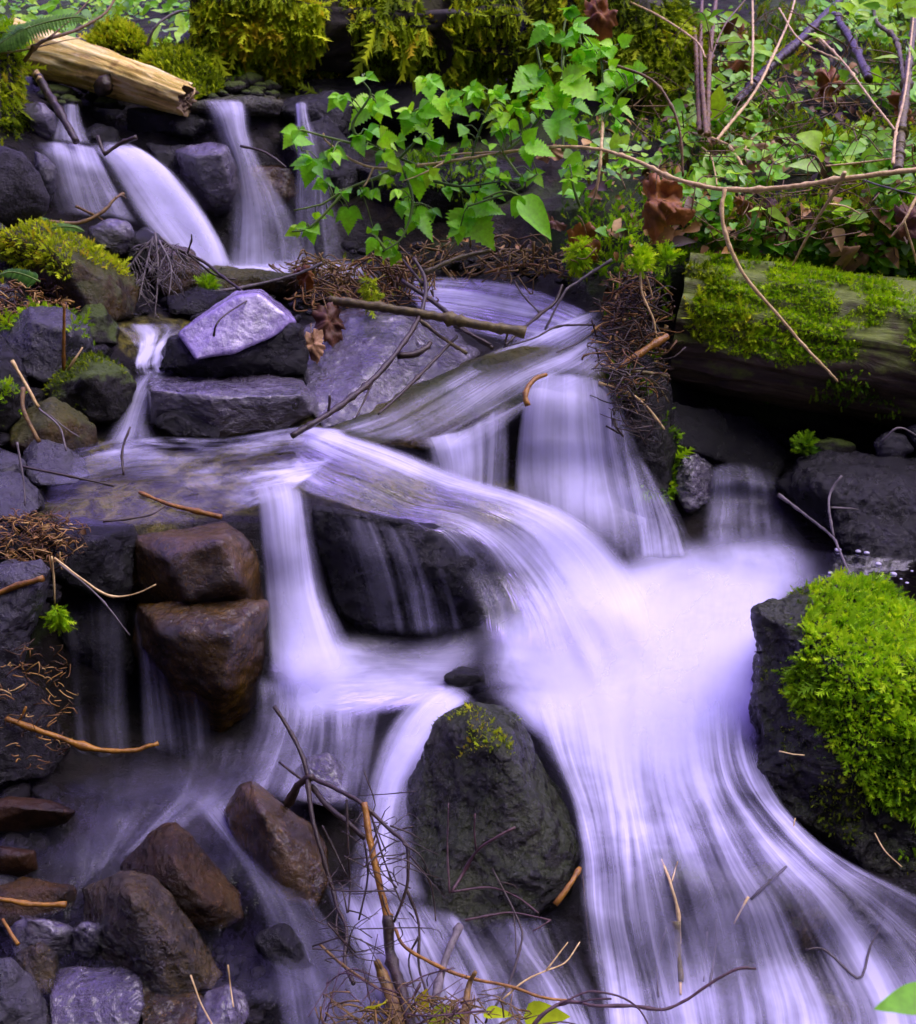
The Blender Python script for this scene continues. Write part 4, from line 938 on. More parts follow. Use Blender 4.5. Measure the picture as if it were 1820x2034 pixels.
rk('wedge', 'dark red-brown wedge-shaped rock with glinting top edge', [(447, 1612), (478, 1562), (500, 1550), (560, 1598), (642, 1660), (655, 1740), (625, 1805), (570, 1790), (480, 1700), (520, 1610, .08), (610, 1700, .08)], M['brown'], y=2.12, T=.15, amp=.008, smooth=2)
rk('lilac', 'pale lilac stone behind the broken dark branch', [(575, 1545), (612, 1502), (652, 1495), (690, 1530), (694, 1592), (640, 1604), (590, 1590)], M['slick'], y=2.26, T=.12, amp=.005)
rk('boulder', 'large black pitted boulder in the middle of the lower stream', [(925, 1391, -.06), (950, 1398, -.05), (968, 1412, -.04), (1000, 1407, -.05), (1017, 1420, -.04), (1042, 1470, -.02), (1086, 1530, 0), (1126, 1602, 0), (1142, 1700, 0), (1124, 1770, 0), (1062, 1812, .02), (945, 1842, .03), (862, 1808, .02), (822, 1725, 0), (808, 1642, 0), (832, 1600, 0), (822, 1545, 0), (850, 1482, 0), (882, 1430, -.03), (940, 1440, .05), (1000, 1500, .12), (1050, 1620, .14), (920, 1560, .12), (900, 1700, .20), (1020, 1740, .24)], M['boulder'], y=2.2, T=.2, freq=6.5, amp=.016, smooth=1, edge=5, grit=.0016)
rk('midround', 'small smooth stone just awash above the black boulder', [(885, 1345), (915, 1333), (960, 1340), (970, 1362), (930, 1372), (895, 1365)], M['dark'], y=2.5, T=.06)
rk('lowleftcob', 'purple-sheened wet cobble left of the striped rock', [(10, 1850), (50, 1815), (110, 1830), (150, 1850), (140, 1890), (90, 1910), (30, 1900)], M['slick'], y=1.87, T=.1)
rk('lowleftround', 'round glinting pebble above the striped rock', [(142, 1850), (165, 1830), (195, 1842), (200, 1875), (175, 1900), (145, 1885)], M['slick'], y=1.86, T=.08)
rk('lowleftbrown', 'brown shiny cobble at bottom left under twig', [(40, 1900), (80, 1880), (110, 1905), (105, 1960), (60, 1980), (30, 1950)], M['olivewet'], y=1.82, T=.1)
rk('corner', 'grey rock in the bottom left corner', [(-60, 1920), (20, 1905), (60, 1940), (95, 2000), (90, 2080), (-60, 2090)], M['greywet'], y=1.75, T=.1)
rk('cobble', 'knobbly glinting cobble at the bottom edge below the ridged rock', [(385, 2000), (410, 1968), (450, 1955), (490, 1975), (500, 2020), (470, 2060), (400, 2060)], M['slick'], y=1.77, T=.1, amp=.012)
rk('blackgap', 'black stone between ridged rock and striped rock', [(270, 1950), (330, 1960), (400, 1980), (380, 2060), (280, 2070)], M['brown'], y=1.83, T=.1)
rk('brownleft', 'dark brown submerged rock beside orange twig at left edge', [(-50, 1760), (60, 1750), (150, 1760), (150, 1800), (60, 1840), (-50, 1850)], M['redbrown'], y=1.96, T=.1)
rk('smallblack', 'small black rock in the current below red-brown wedge', [(435, 1905), (452, 1890), (478, 1910), (482, 1935), (450, 1945)], M['dark'], y=1.86, T=.06)
rk('streamrock', 'dark rock breaking the current right of the knobbly cobble', [(520, 1870), (560, 1850), (600, 1890), (650, 1945), (620, 1965), (560, 1930)], M['dark'], y=1.88, T=.08)
# right side
rk('round', 'round black glistening rock beside the middle fall', [(1338, 935), (1355, 905), (1385, 898), (1412, 925), (1417, 965), (1400, 1000), (1370, 1012), (1345, 985), (1375, 950, .07)], M['slick'], y=3.42, T=.12, amp=.01, grit=.005, edge=4)
rk('rightdark', 'broad black rough rock under the mossy log', [(1548, 962), (1590, 920), (1640, 905), (1740, 915), (1900, 925), (1900, 1120), (1780, 1125), (1690, 1095), (1610, 1030), (1640, 960, .14), (1780, 960, .14), (1760, 1060, .12)], M['dark'], y=3.34, T=.3, amp=.018, grit=.004, edge=5)
rk('stone_a', 'grey stone on the black rough rock beneath log end', [(1738, 880), (1765, 858), (1800, 862), (1815, 895), (1780, 915), (1745, 910)], M['greywet'], y=3.42, T=.1)
rk('stone_b', 'small brown stone half under the mossy log', [(1610, 880), (1650, 868), (1700, 885), (1690, 910), (1630, 912)], M['mossrock'], y=3.46, T=.1)
rk('stone_c', 'grey stone cut by right photo edge below the log', [(1800, 850), (1850, 835), (1900, 860), (1890, 900), (1820, 900)], M['greywet'], y=3.45, T=.1)
rk('underlog', 'black rock in shadow beneath the mossy log', [(1330, 800), (1500, 830), (1560, 900), (1540, 960), (1420, 930), (1340, 880)], M['dark'], y=3.66, T=.2)
rk('bankrock', 'dark root-covered rock between the middle fall and mossy log', [(1215, 720), (1290, 700), (1330, 780), (1345, 900), (1330, 990), (1270, 960), (1235, 850)], M['bed'], y=3.46, T=.2)
rk('mossboulder', 'boulder capped in bright green moss at the lower right', [(1505, 1215, 0), (1540, 1190, -.05), (1600, 1172, -.12), (1650, 1158, -.2), (1735, 1150, -.22), (1790, 1185, -.18), (1850, 1270, -.1), (1930, 1420, 0), (1960, 1550, .05), (1950, 1830, .1), (1820, 1780, .05), (1700, 1700, .02), (1600, 1640, 0), (1510, 1590, 0), (1500, 1500, 0), (1520, 1410, 0), (1503, 1340, 0), (1520, 1290, 0), (1620, 1250, .08), (1700, 1350, .2), (1800, 1500, .25), (1640, 1480, .14), (1850, 1350, .18)], M['boulder'], y=2.36, T=.3, amp=.016, smooth=2, edge=6, grit=.0035)
rk('sub_a', 'brown rock under the lower slide by the leaning twig', [(1470, 1740), (1540, 1715), (1640, 1745), (1660, 1830), (1620, 1920), (1520, 1930), (1480, 1850)], M['olive'], y=2.0, T=.1, bulge=.05, hug=False)
rk('sub_b', 'dark rock under the lower slide beside reed-like stem', [(1250, 1690), (1330, 1680), (1400, 1740), (1420, 1830), (1340, 1850), (1250, 1800)], M['mossrock'], y=2.03, T=.1, bulge=.04, hug=False)
rk('sub_c', 'rock under spreading foam at bottom right corner', [(1520, 1950), (1600, 1940), (1680, 2000), (1700, 2080), (1560, 2090)], M['olive'], y=1.86, T=.1, bulge=.04, hug=False)
rk('sub_d', 'pale-edged rock under the far right of lower slide', [(1650, 1830), (1700, 1790), (1780, 1850), (1840, 1950), (1760, 1960)], M['greywet'], y=1.96, T=.1, bulge=.03, hug=False)
# back
rk('mossback_a', 'yellow-green mossy rock behind the bleached log', [(172, 100), (200, 62), (240, 50), (275, 68), (290, 100), (282, 130), (230, 140), (180, 132)], M['mossrock'], y=5.0, T=.2)
rk('mossback_b', 'larger dark mossy rock right of the bleached log', [(283, 130), (300, 108), (345, 100), (400, 110), (432, 150), (440, 185), (380, 200), (320, 190)], M['mossrock'], y=4.85, T=.25)
rk('backdark', 'dark bare stone between mossy rocks and mossy log', [(352, 90), (370, 65), (400, 58), (420, 75), (415, 100), (370, 108)], M['grey'], y=5.15, T=.15)
rk('backgrey', 'small grey angular stone behind the upper end of bleached log', [(128, 95), (150, 78), (175, 85), (172, 112), (140, 112)], M['grey'], y=5.0, T=.1, smooth=1)
rk('backshelf', 'dark shaded rock under overhanging moss beyond the lip', [(540, 170), (700, 150), (900, 165), (1000, 230), (900, 300), (700, 290), (600, 240)], M['dark'], y=5.0, T=.2, hug=False)
rk('bankface', 'black shaded bank rock behind the leafy shrub', [(700, 330), (900, 300), (1100, 340), (1120, 480), (950, 530), (740, 520)], M['bed'], y=4.55, T=.2, hug=False)

# ---------------------------------------------------------------- small stones and grit between the rocks
def gravel(label, n, size, seed, polys, mat, off=.0):
    rng = np.random.RandomState(seed)
    bm = bmesh.new(); bmesh.ops.create_icosphere(bm, subdivisions=2, radius=1.0)
    V0 = np.array([v.co[:] for v in bm.verts]); Fc = np.array([[v.index for v in f.verts] for f in bm.faces]); bm.free()
    av, af, at = [], [], 0
    done = 0
    while done < n:
        poly = polys[rng.randint(len(polys))]
        xs, ys = [p[0] for p in poly], [p[1] for p in poly]
        px, py = rng.uniform(min(xs), max(xs)), rng.uniform(min(ys), max(ys))
        if not inpoly(np.array([px]), np.array([py]), poly)[0]: continue
        s = size * math.exp(rng.normal(0, .45))
        o = rng.rand(3) * 50
        r = np.array([1 + .35 * noise.noise(Vector(v * 1.1 + o)) + .12 * noise.noise(Vector(v * 3 + o)) for v in V0])
        q = V0 * r[:, None] * np.array([1, .8, .6]) * s * rng.uniform(.8, 1.2, 3)
        a = rng.uniform(0, 6.28); ca, sa = math.cos(a), math.sin(a)
        q = np.stack([q[:, 0] * ca - q[:, 1] * sa, q[:, 0] * sa + q[:, 1] * ca, q[:, 2]], 1)
        c = np.array(G(px, py, off + rng.uniform(-.03, .02)))
        av.append(q + c); af.append(Fc + at); at += len(q); done += 1
    o = link('gravel', np_mesh('gravel', np.vstack(av), np.vstack(af)), mat)
    tag(o, label, 'gravel', kind='stuff')
gravel('small dark wet stones between the rocks of left bank', 260, .017, 1, [[(0, 440), (300, 520), (300, 640), (220, 700), (120, 900), (0, 1000)], [(0, 1030), (110, 1050), (120, 1180), (0, 1300)], [(0, 1500), (160, 1600), (150, 1800), (330, 1990), (300, 2060), (0, 2060)], [(330, 540), (640, 590), (620, 650), (330, 640)]], M['bed'])
gravel('brown wet pebbles in the lower left shallows', 170, .010, 2, [[(0, 1740), (160, 1760), (180, 1880), (300, 2000), (90, 2060), (0, 2060)], [(380, 1880), (480, 1880), (600, 2034), (420, 2060)]], M['bed'])
gravel('dark stones below the mossy log', 120, .018, 3, [[(1500, 860), (1840, 840), (1840, 930), (1560, 940)], [(1330, 800), (1560, 860), (1540, 930), (1340, 900)], [(690, 480), (1150, 500), (1200, 560), (1130, 590), (980, 550), (700, 540)]], M['bed'])
gravel('loose dark stones on the bank left of the stream', 260, .022, 6, [[(-420, 420), (0, 420), (0, 1000), (-420, 1100)], [(-420, 1100), (0, 1000), (0, 2100), (-420, 2200)]], M['greywet'])
gravel('grit and stones along foot of the bank by upper falls', 120, .02, 5, [[(280, 150), (560, 160), (560, 190), (400, 195), (300, 180)], [(60, 150), (140, 110), (300, 190), (250, 215), (100, 210)]], M['mossrock'])

# ---------------------------------------------------------------- moss on things
FEA = feather(5, 0.30, 0.30)
FEA_S = feather(3, 0.38, 0.25)
FEA_H = feather(6, 0.22, 0.12)
def moss_on(o, n, size, mat, seed=0, filt=None, lean=(0, -0.25, 0.35), spread=0.55, tmpl=FEA, px=None, patch=None, tint=(0.5, 0.22), name='moss', sink=0.002):
    """fronds rooted on mesh object o. filt(world pos, normal)->weights; px = photo polygon the moss keeps to; patch=(noise scale, threshold)"""
    rng = np.random.RandomState(seed)
    L = np.array(o.location)
    def w(p, nn):
        q = p + L
        k = np.ones(len(p))
        if px is not None:
            x, y = to_px(q)
            j = np.stack([vnoise(q, 14.0), vnoise(q + 5, 14.0)], 1) * 22
            k *= inpoly(x + j[:, 0], y + j[:, 1], px)
        if patch is not None:
            k *= np.clip((vnoise(q + seed, patch[0]) + 0.4 * vnoise(q, patch[0] * 3.1) - patch[1]) * 5, 0, 1)
        k *= np.clip(0.9 - nn[:, 1] * 1.2, 0, 1)              # nothing on the far side
        if filt is not None: k *= filt(q, nn)
        return k + 1e-9
    p, nn = sample(o.data, n, rng, w)
    X, Y, Z = frames(nn, rng, np.array(lean), spread)
    sz = size * np.exp(rng.normal(0, 0.45, n))
    t = np.clip(tint[0] + rng.normal(0, tint[1], n) + 0.35 * vnoise(p + L, 9.0) + 0.2 * vnoise(p + L, 30.0), 0, 1)
    return scatter_mesh(name, tmpl[0], tmpl[1], p + nn * -sink, X, Y, Z, sz, t, mat, parent=o)
up = lambda a, b: (lambda p, n: np.clip((n[:, 2] - a) / (b - a), 0, 1))

moss_on(ROCKS['mossboulder'], 30000, 0.0125, M['moss'], 1, px=[(1612, 1180), (1660, 1135), (1740, 1125), (1830, 1190), (1960, 1250), (1960, 1700), (1800, 1625), (1735, 1595), (1670, 1490), (1572, 1400), (1595, 1310), (1598, 1240)], lean=(-0.15, -0.35, -0.05), spread=0.5, tint=(0.55, 0.2))
ROCKS['mossboulder'].name = 'mossy_boulder'
moss_on(ROCKS['mossboulder'], 2600, 0.010, M['moss'], 60, px=[(1540, 1180), (1650, 1140), (1830, 1160), (1960, 1250), (1960, 1760), (1760, 1680), (1620, 1560), (1510, 1420), (1560, 1300)], patch=(12, .1), lean=(-.15, -.35, -.1), tint=(.28, .2))
moss_on(ROCKS['mossboulder'], 3200, 0.007, M['mossold'], 2, px=[(1505, 1180), (1640, 1150), (1700, 1560), (1900, 1700), (1900, 1790), (1700, 1690), (1510, 1560), (1520, 1400)], patch=(9, 0.0), lean=(-.1, -.3, .1), tint=(0.25, 0.15))
moss_on(ROCKS['boulder'], 900, 0.006, M['mossold'], 3, px=[(880, 1400), (940, 1390), (1020, 1420), (1040, 1500), (960, 1500), (850, 1520)], patch=(14, 0.05), tint=(0.5, 0.25))
moss_on(ROCKS['mossslab'], 4500, 0.011, M['mossold'], 4, px=[(0, 430), (110, 435), (190, 480), (265, 550), (230, 545), (140, 500), (150, 560), (40, 530), (0, 520)], tint=(0.62, 0.2))
moss_on(ROCKS['mossback_a'], 4500, 0.016, M['mossold'], 5, up(-.3, .3), tint=(0.6, 0.2))
moss_on(ROCKS['mossback_b'], 5500, 0.015, M['mossold'], 6, up(-.5, .5), tint=(0.36, 0.2))
moss_on(ROCKS['mossydark'], 900, 0.008, M['mossold'], 7, up(0, .7), patch=(9, 0.0), tint=(0.3, 0.2))
moss_on(ROCKS['edgemoss'], 900, 0.014, M['moss'], 8, up(.1, .6), tint=(0.45, 0.2))
moss_on(ROCKS['bankrock'], 1300, 0.016, M['moss'], 9, patch=(7, 0.1), tint=(0.2, 0.2))
moss_on(ROCKS['bankface'], 900, 0.020, M['moss'], 10, patch=(5, 0.15), tint=(0.2, 0.2))
moss_on(ROCKS['litterrock'], 500, 0.012, M['moss'], 12, up(.3, .8), patch=(9, 0.1), tint=(0.5, 0.2))
moss_on(ROCKS['backshelf'], 900, 0.03, M['mossold'], 13, up(0, .6), patch=(4, 0.0), tint=(0.3, 0.2))

# ---------------------------------------------------------------- logs
def log_mesh(a, b, ra, rb, sides=72, rings=110, furrow=0.02, seed=0, flat=1.0, ends=True, bend=0.0, rag=0.0):
    """round timber from a to b with lengthwise furrows; returns mesh arrays in world space"""
    a, b = np.array(a), np.array(b)
    ax = (b - a); L = np.linalg.norm(ax); ax /= L
    s1 = np.cross(ax, [0, 0, 1.0]); s1 /= np.linalg.norm(s1); s2 = np.cross(s1, ax)
    if s2[2] < 0: s2 = -s2
    V = []
    for i in range(rings):
        t = i / (rings - 1)
        c = a + ax * L * t + s2 * bend * math.sin(t * math.pi)
        r = ra * (1 - t) + rb * t
        for k in range(sides):
            an = 2 * math.pi * k / sides
            n = math.cos(an) * s1 + math.sin(an) * s2 * flat
            q = Vector((t * L * 1.3, math.cos(an) * 2.1 + seed, math.sin(an) * 2.1))
            h = furrow * (0.7 * noise.noise(Vector((q.x * 1.2, q.y * 4, q.z * 4))) + 0.6 * (0.3 - abs(noise.noise(Vector((q.x * 0.8 + 7, q.y * 2.2, q.z * 2.2))))) + 0.35 * noise.noise(Vector((q.x * 9, q.y * 7, q.z * 7))))
            e = 0
            if rag and (i == 0 or i == rings - 1): e = rag * noise.noise(Vector((an * 2.5, seed, i)))
            V.append(c + n * (r + h) + ax * e)
    Fc = []
    for i in range(rings - 1):
        for k in range(sides):
            k2 = (k + 1) % sides
            Fc.append((i * sides + k, (i + 1) * sides + k, (i + 1) * sides + k2, i * sides + k2))
    return np.array(V), Fc, (a, b, ax, s1, s2)
def end_disc(V, sides, first, c, ax, depth, seed):
    """end grain: rings of the log's own rim drawn in to the heart"""
    rim = V[:sides] if first else V[-sides:]
    pts, fs = [], []
    n = 14
    for j in range(n):
        k = 1 - j / (n - 1)
        for p in rim:
            q = c + (p - c) * k
            w = Vector(q * 26)
            pts.append(q + ax * (depth * (1 - k * k) * 0.6 + 0.006 * noise.noise(w) + 0.003 * math.sin(k * 60)))
    for j in range(n - 1):
        for i in range(sides):
            i2 = (i + 1) % sides
            fs.append((j * sides + i, j * sides + i2, (j + 1) * sides + i2, (j + 1) * sides + i))
    return np.array(pts), fs
def log(label, name, a, b, ra, rb, mat, endmat=None, which=(True,), **k):
    V, Fc, (a, b, ax, s1, s2) = log_mesh(a, b, ra, rb, **k)
    org = (a + b) / 2
    me = bpy.data.meshes.new(name); me.from_pydata((V - org).tolist(), [], Fc)
    o = tag(link(name, me, mat, None, org), label, 'log')
    sd = k.get('sides', 72)
    if endmat:
        for first in which:
            pts, fs = end_disc(V, sd, first, a if first else b, ax if first else -ax, 0.02, 3)
            m2 = bpy.data.meshes.new('cut_end'); m2.from_pydata((pts - org).tolist(), [], fs)
            link('cut_end', m2, endmat, o)
    return o

la, lb = P(1352, 632, 3.78), P(2050, 742, 3.55)
axl = (lb - la).normalized()
M['oldlog'] = wood_mat('old_wet_log_wood', (0.014, 0.008, 0.003), (0.065, 0.042, 0.016), (0.14, 0.10, 0.05), axl, (0.3, 0.65), 0.5, 0.85)
M['oldend'] = wood_mat('dark_end_grain', (0.010, 0.008, 0.006), (0.026, 0.021, 0.014), (0.042, 0.036, 0.024), (0.3, 0.3, 1), (0.4, 0.7), 0.4)
biglog = log('thick old log lying across the right bank, patched with green moss', 'mossy_log', la, lb, 0.188, 0.20, M['oldlog'], M['oldend'], sides=96, rings=170, furrow=0.030, seed=2, rag=0.01)
moss_on(biglog, 24000, 0.0085, M['moss'], 21, px=[(1400, 500), (1560, 515), (1700, 540), (1950, 600), (1950, 720), (1640, 720), (1400, 700), (1380, 600)], patch=(7.5, -0.18), lean=(0, -.2, -.1), tint=(0.8, 0.22), tmpl=FEA_S)
moss_on(biglog, 2600, 0.010, M['moss'], 22, px=[(1350, 482), (1480, 495), (1700, 545), (1860, 590), (1860, 620), (1640, 570), (1480, 520), (1380, 510)], lean=(0, -.1, .3), tint=(0.75, 0.15), tmpl=FEA_S)
moss_on(biglog, 1600, 0.013, M['mossold'], 23, px=[(1350, 520), (1460, 560), (1520, 690), (1400, 720), (1360, 620)], patch=(9, -0.1), lean=(0, -.2, -.3), tint=(0.55, 0.2))
moss_on(biglog, 500, 0.014, M['moss'], 24, px=[(1480, 740), (1900, 740), (1900, 830), (1480, 820)], patch=(8, 0.2), lean=(0, -.2, -.3), tint=(0.3, 0.2))

ba, bb = P(28, 92, 4.86), P(372, 199, 4.60)
M['bleached'] = wood_mat('bleached_wood', (0.20, 0.10, 0.015), (0.82, 0.60, 0.14), (0.95, 0.85, 0.42), (bb - ba), (0.45, 0.7), 0.4)
M['bleachend'] = wood_mat('weathered_wood_end', (0.10, 0.06, 0.03), (0.25, 0.17, 0.08), (0.4, 0.3, 0.16), (0.3, 1, 0.3))
dl = log('bleached barkless yellow log slanting above the upper waterfalls', 'driftwood_log', ba, bb, 0.086, 0.050, M['bleached'], M['bleachend'], (False,), sides=60, rings=110, furrow=0.016, seed=9, rag=0.05, bend=0.008)
mb = MB(); kp = P(204, 172, 4.62)
mb.tube([kp + Vector((0, .02, 0)), kp + Vector((0.004, -.012, .004)), kp + Vector((.008, -.035, .008))], 0.028, 0.020, rough=.2, step=.01, sides=12)
k_ = mb.build('knot', M['twig_dark'], dl, np.array(dl.location))

pa, pb = P(-12, 300, 4.42), P(-2, 62, 4.62)
M['darkbark'] = bark_mat('dark_bark', (0.012, 0.009, 0.007), (0.045, 0.034, 0.024), 0.7, scale=25, b=1.0)
post = log('dark moss-draped stump at the left photo edge beside bleached log', 'mossy_stump', pa, pb, 0.088, 0.066, M['darkbark'], sides=40, rings=50, furrow=.02, seed=4)
post['category'] = 'stump'
moss_on(post, 3600, 0.022, M['mossold'], 31, lean=(0, -.3, -.9), spread=.4, tint=(.45, .2), tmpl=FEA_H)
moss_on(post, 500, 0.03, M['moss'], 32, px=[(-60, 40), (50, 40), (50, 110), (-60, 110)], lean=(0, -.3, .2), tint=(.5, .2))

fa, fb = P(395, 50, 5.1), P(1030, 66, 5.1)
fl_ = log('long moss-hung log lying across the stream behind the falls', 'mossy_log', fa, fb, 0.145, 0.125, M['darkbark'], sides=48, rings=90, furrow=.10, seed=6)
def hang(o, n, size, mat, seed, tint, **k):
    return moss_on(o, n, size, mat, seed, lean=(0, -.55, -1.0), spread=.45, tint=tint, tmpl=FEA_H, **k)
hang(fl_, 12000, .026, M['mossold'], 41, (.42, .22), patch=(3.2, -.15))
hang(fl_, 11000, .030, M['mossold'], 42, (.80, .16), px=[(400, 0), (660, 0), (650, 90), (600, 130), (500, 140), (420, 100)])
hang(fl_, 900, .07, M['mossold'], 43, (.5, .25), patch=(4, .1), filt=lambda p, n: np.clip(-n[:, 2] * 2 + .2, 0, 1))
# the drooping beard of moss left of its middle
bm_a, bm_b = P(470, 95, 5.2), P(640, 110, 5.22)
sb_ = log('moss-shrouded branch stub drooping under the long mossy log', 'mossy_branch', bm_a, bm_b, .05, .035, M['darkbark'], sides=24, rings=40, furrow=.02, seed=8)
sb_['category'] = 'branch'
hang(sb_, 4200, .042, M['mossold'], 44, (.6, .25))
ca, cb = P(845, 100, 5.0), P(955, 55, 5.5)
cl_ = log('short pale-mossed log end jutting out from bank above shrub', 'mossy_log', ca, cb, .105, .085, M['darkbark'], M['darkbark'], sides=40, rings=50, furrow=.03, seed=7)
hang(cl_, 3600, .032, M['mossold'], 45, (.68, .16))
hang(cl_, 1500, .05, M['mossold'], 46, (.55, .2), filt=lambda p, n: np.clip(-n[:, 2] * 1.5 + .3, 0, 1))
# old tree foot, hung with moss
t0, t1 = P(1165, 285, 5.25), P(1185, -330, 5.6)
tree = empty('tree', t0); tag(tree, 'foot of a large tree trunk hung with olive moss, top centre right', 'tree')
V, Fc, _ = log_mesh(t0, t1, .30, .25, sides=64, rings=110, furrow=.06, seed=12)
me = bpy.data.meshes.new('trunk'); me.from_pydata((V - np.array(t0)).tolist(), [], Fc); trunk = link('trunk', me, M['darkbark'], tree)
r0_, r1_ = P(1400, 285, 4.75), P(1235, 20, 5.25)
V, Fc, _ = log_mesh(r0_, r1_, .10, .20, sides=40, rings=60, furrow=.04, seed=13)
me = bpy.data.meshes.new('root'); me.from_pydata((V - np.array(t0)).tolist(), [], Fc); root_ = link('root', me, M['darkbark'], tree)
for part, n_, s_ in ((trunk, 11000, 51), (root_, 8000, 52)):
    rng = np.random.RandomState(s_)
    p, nn = sample(part.data, n_, rng, lambda p, nn: np.clip(.9 - nn[:, 1] * 1.2, 0, 1) * np.clip((p[:, 2] < 1.0), 0, 1) * np.clip(vnoise(p, 3.5) * 3 + .9, 0.05, 1) + 1e-9)
    X, Y, Z = frames(nn, rng, np.array((0, -.5, -1.2)), .35)
    tn = np.clip((.42 if s_ == 51 else .34) + rng.normal(0, .2, n_) + .5 * vnoise(p, 4), 0, 1)
    scatter_mesh('moss', FEA_H[0], FEA_H[1], p, X, Y, Z, .038 * np.exp(rng.normal(0, .4, n_)), tn, M['mossold'], parent=part)

# ---------------------------------------------------------------- branches, sticks, twigs
NT = [0]
def tw(label, mat, r0, r1, pts, off=0.05, name='twig', cat=None, group=None, extra=(), y=None, parts=()):
    """pts (px, py[, y]); radii in photo pixels; extra = side shoots of the same wood"""
    NT[0] += 1
    def W(ps):
        q = []
        n = len(ps)
        for i, p in enumerate(ps):
            if len(p) > 2: yy = p[2]
            elif y is None: yy = Dy(p[0], p[1]) - off
            elif isinstance(y, tuple): yy = y[0] + (y[1] - y[0]) * i / (n - 1)
            else: yy = y
            if p[1] > 1350: yy = min(yy, Dy(p[0], p[1]) - 0.068)      # stands clear of the running water
            q.append(P(p[0], p[1], yy))
        return q
    w = W(pts); my = sum(p.y for p in w) / len(w); k = my / FPX
    org = np.array(sum(w, Vector()) / len(w))
    if mat == 'twig_tan': r0, r1 = r0 * .8, r1 * .75
    mb = MB(); mb.tube(w, r0 * k, r1 * k, seed=NT[0], sides=8, step=.012)
    for j, (a, b, ps) in enumerate(extra):
        mb.tube(W(ps), a * k, b * k, seed=NT[0] * 31 + j, sides=6, step=.012)
    o = mb.build(name, M[mat] if isinstance(mat, str) else mat, None, org)
    tag(o, label, cat or ('twig' if name == 'twig' else name.split('_')[-1]), group)
    for nm, mt, a, b, ps in parts:
        m2 = MB(); m2.tube(W(ps), a * k, b * k, seed=NT[0] * 17, sides=8, step=.012); m2.build(nm, M[mt], o, org)
    return o

# canes and stems of the right bank
tw('long tan cane arching across the right bank through the leafy shrub', 'twig_tan', 6.2, 2.6, [(1960, 322, 3.4), (1820, 337, 3.42), (1680, 355, 3.45), (1560, 372, 3.5), (1440, 376, 3.55), (1340, 355, 3.62), (1270, 322, 3.7), (1190, 297, 3.78), (1100, 292, 3.85), (1000, 303, 3.9), (900, 320, 3.93), (800, 332, 3.95), (742, 333, 3.95), (695, 315, 3.97), (650, 282, 3.98), (642, 265, 3.99)], name='cane', cat='cane', extra=[(2.5, 1.2, [(742, 333, 3.95), (730, 360, 3.93), (722, 372, 3.92)]), (3, 1.3, [(1000, 303, 3.9), (930, 305, 3.95), (860, 312, 4.0)]), (2.2, 1, [(880, 324, 3.93), (840, 345, 3.9), (800, 360, 3.88)])])
tw('pale bent stem leaning down over the mossy log', 'twig_tan', 5.5, 3.2, [(1440, 376, 3.53), (1434, 420, 3.5), (1446, 480, 3.47), (1482, 552, 3.44), (1540, 620, 3.41), (1602, 692, 3.38), (1650, 742, 3.36), (1664, 758, 3.36)], name='stem', cat='stem')
tw('kinked pale stem hanging from cane to back of the mossy log', 'twig_tan', 5, 3, [(1678, 342, 3.44), (1668, 365, 3.46), (1638, 412, 3.5), (1608, 462, 3.55), (1575, 527, 3.62)], name='stem', cat='stem', extra=[(2, 1.2, [(1645, 405, 3.49), (1680, 410, 3.5), (1710, 425, 3.5)])])
tw('pale vertical cane crossing the arching cane', 'twig_tan', 4.2, 3, [(1199, 218, 3.95), (1196, 265, 3.86), (1194, 310, 3.76), (1186, 370, 3.74), (1174, 408, 3.76)], name='cane', cat='cane')
tw('thick dark stem slanting up to the right from tree foot', 'twig_dark', 8, 6, [(1462, 205), (1534, 129), (1604, 66), (1680, -12), (1730, -60)], off=.25, name='stem', cat='stem')
tw('dark broken stake leaning left in the leafy top right corner', 'twig_dark', 6, 7.5, [(1656, 28), (1690, 80), (1726, 157)], off=.3, name='stake', cat='stick')
tw('tan stem curving up from ferny bank beside the slanting dark stem', 'twig_tan', 3.4, 2.6, [(1423, 279), (1496, 188), (1534, 115), (1569, 35), (1586, -30)], off=.35, name='stem', cat='stem')
tw('straight thin upright stem right of the tree foot', 'twig_tan', 2.8, 2.4, [(1493, 168), (1496, 70), (1494, -30)], off=.3, name='stem', cat='stem')
tw('thick greenish sapling stem near the right photo edge', 'twig_moss', 8, 6, [(1784, 338), (1792, 244), (1808, 110), (1822, -20)], off=.3, name='sapling', cat='sapling', extra=[(5, 3, [(1800, 180), (1780, 80), (1740, 40), (1735, -30)])])
tw('thin tan stem beside the greenish sapling, bent at its foot', 'twig_tan', 3.4, 2.6, [(1774, 326), (1780, 262), (1800, 170), (1816, 20)], off=.4, name='stem', cat='stem')
tw('long thin pale stem slanting down to the sapling foot', 'twig_tan', 3, 2.4, [(1618, 66), (1674, 122), (1726, 192), (1778, 258)], off=.45, name='stem', cat='stem', extra=[(2, 1.5, [(1548, 17), (1590, 80), (1668, 120)])])
tw('leftmost of the upright brown shoots beside the mossy root', 'twig_brown', 5, 3.5, [(1391, 262), (1382, 87), (1360, -30)], off=.3, name='shoot', cat='shoot')
tw('middle one of the upright brown shoots beside mossy root', 'twig_brown', 4, 3, [(1403, 268), (1392, 105), (1396, -30)], off=.32, name='shoot', cat='shoot')
tw('rightmost of the upright brown shoots beside the mossy root', 'twig_brown', 5, 3.5, [(1405, 268), (1411, 105), (1426, -30)], off=.28, name='shoot', cat='shoot', extra=[(2, 1.2, [(1410, 120), (1440, 50), (1480, 0)])])
tw('thin tan twig arching across the front of mossy tree foot', 'twig_tan', 2.6, 2, [(1249, 3), (1308, 31), (1381, 80), (1402, 115)], off=.6)
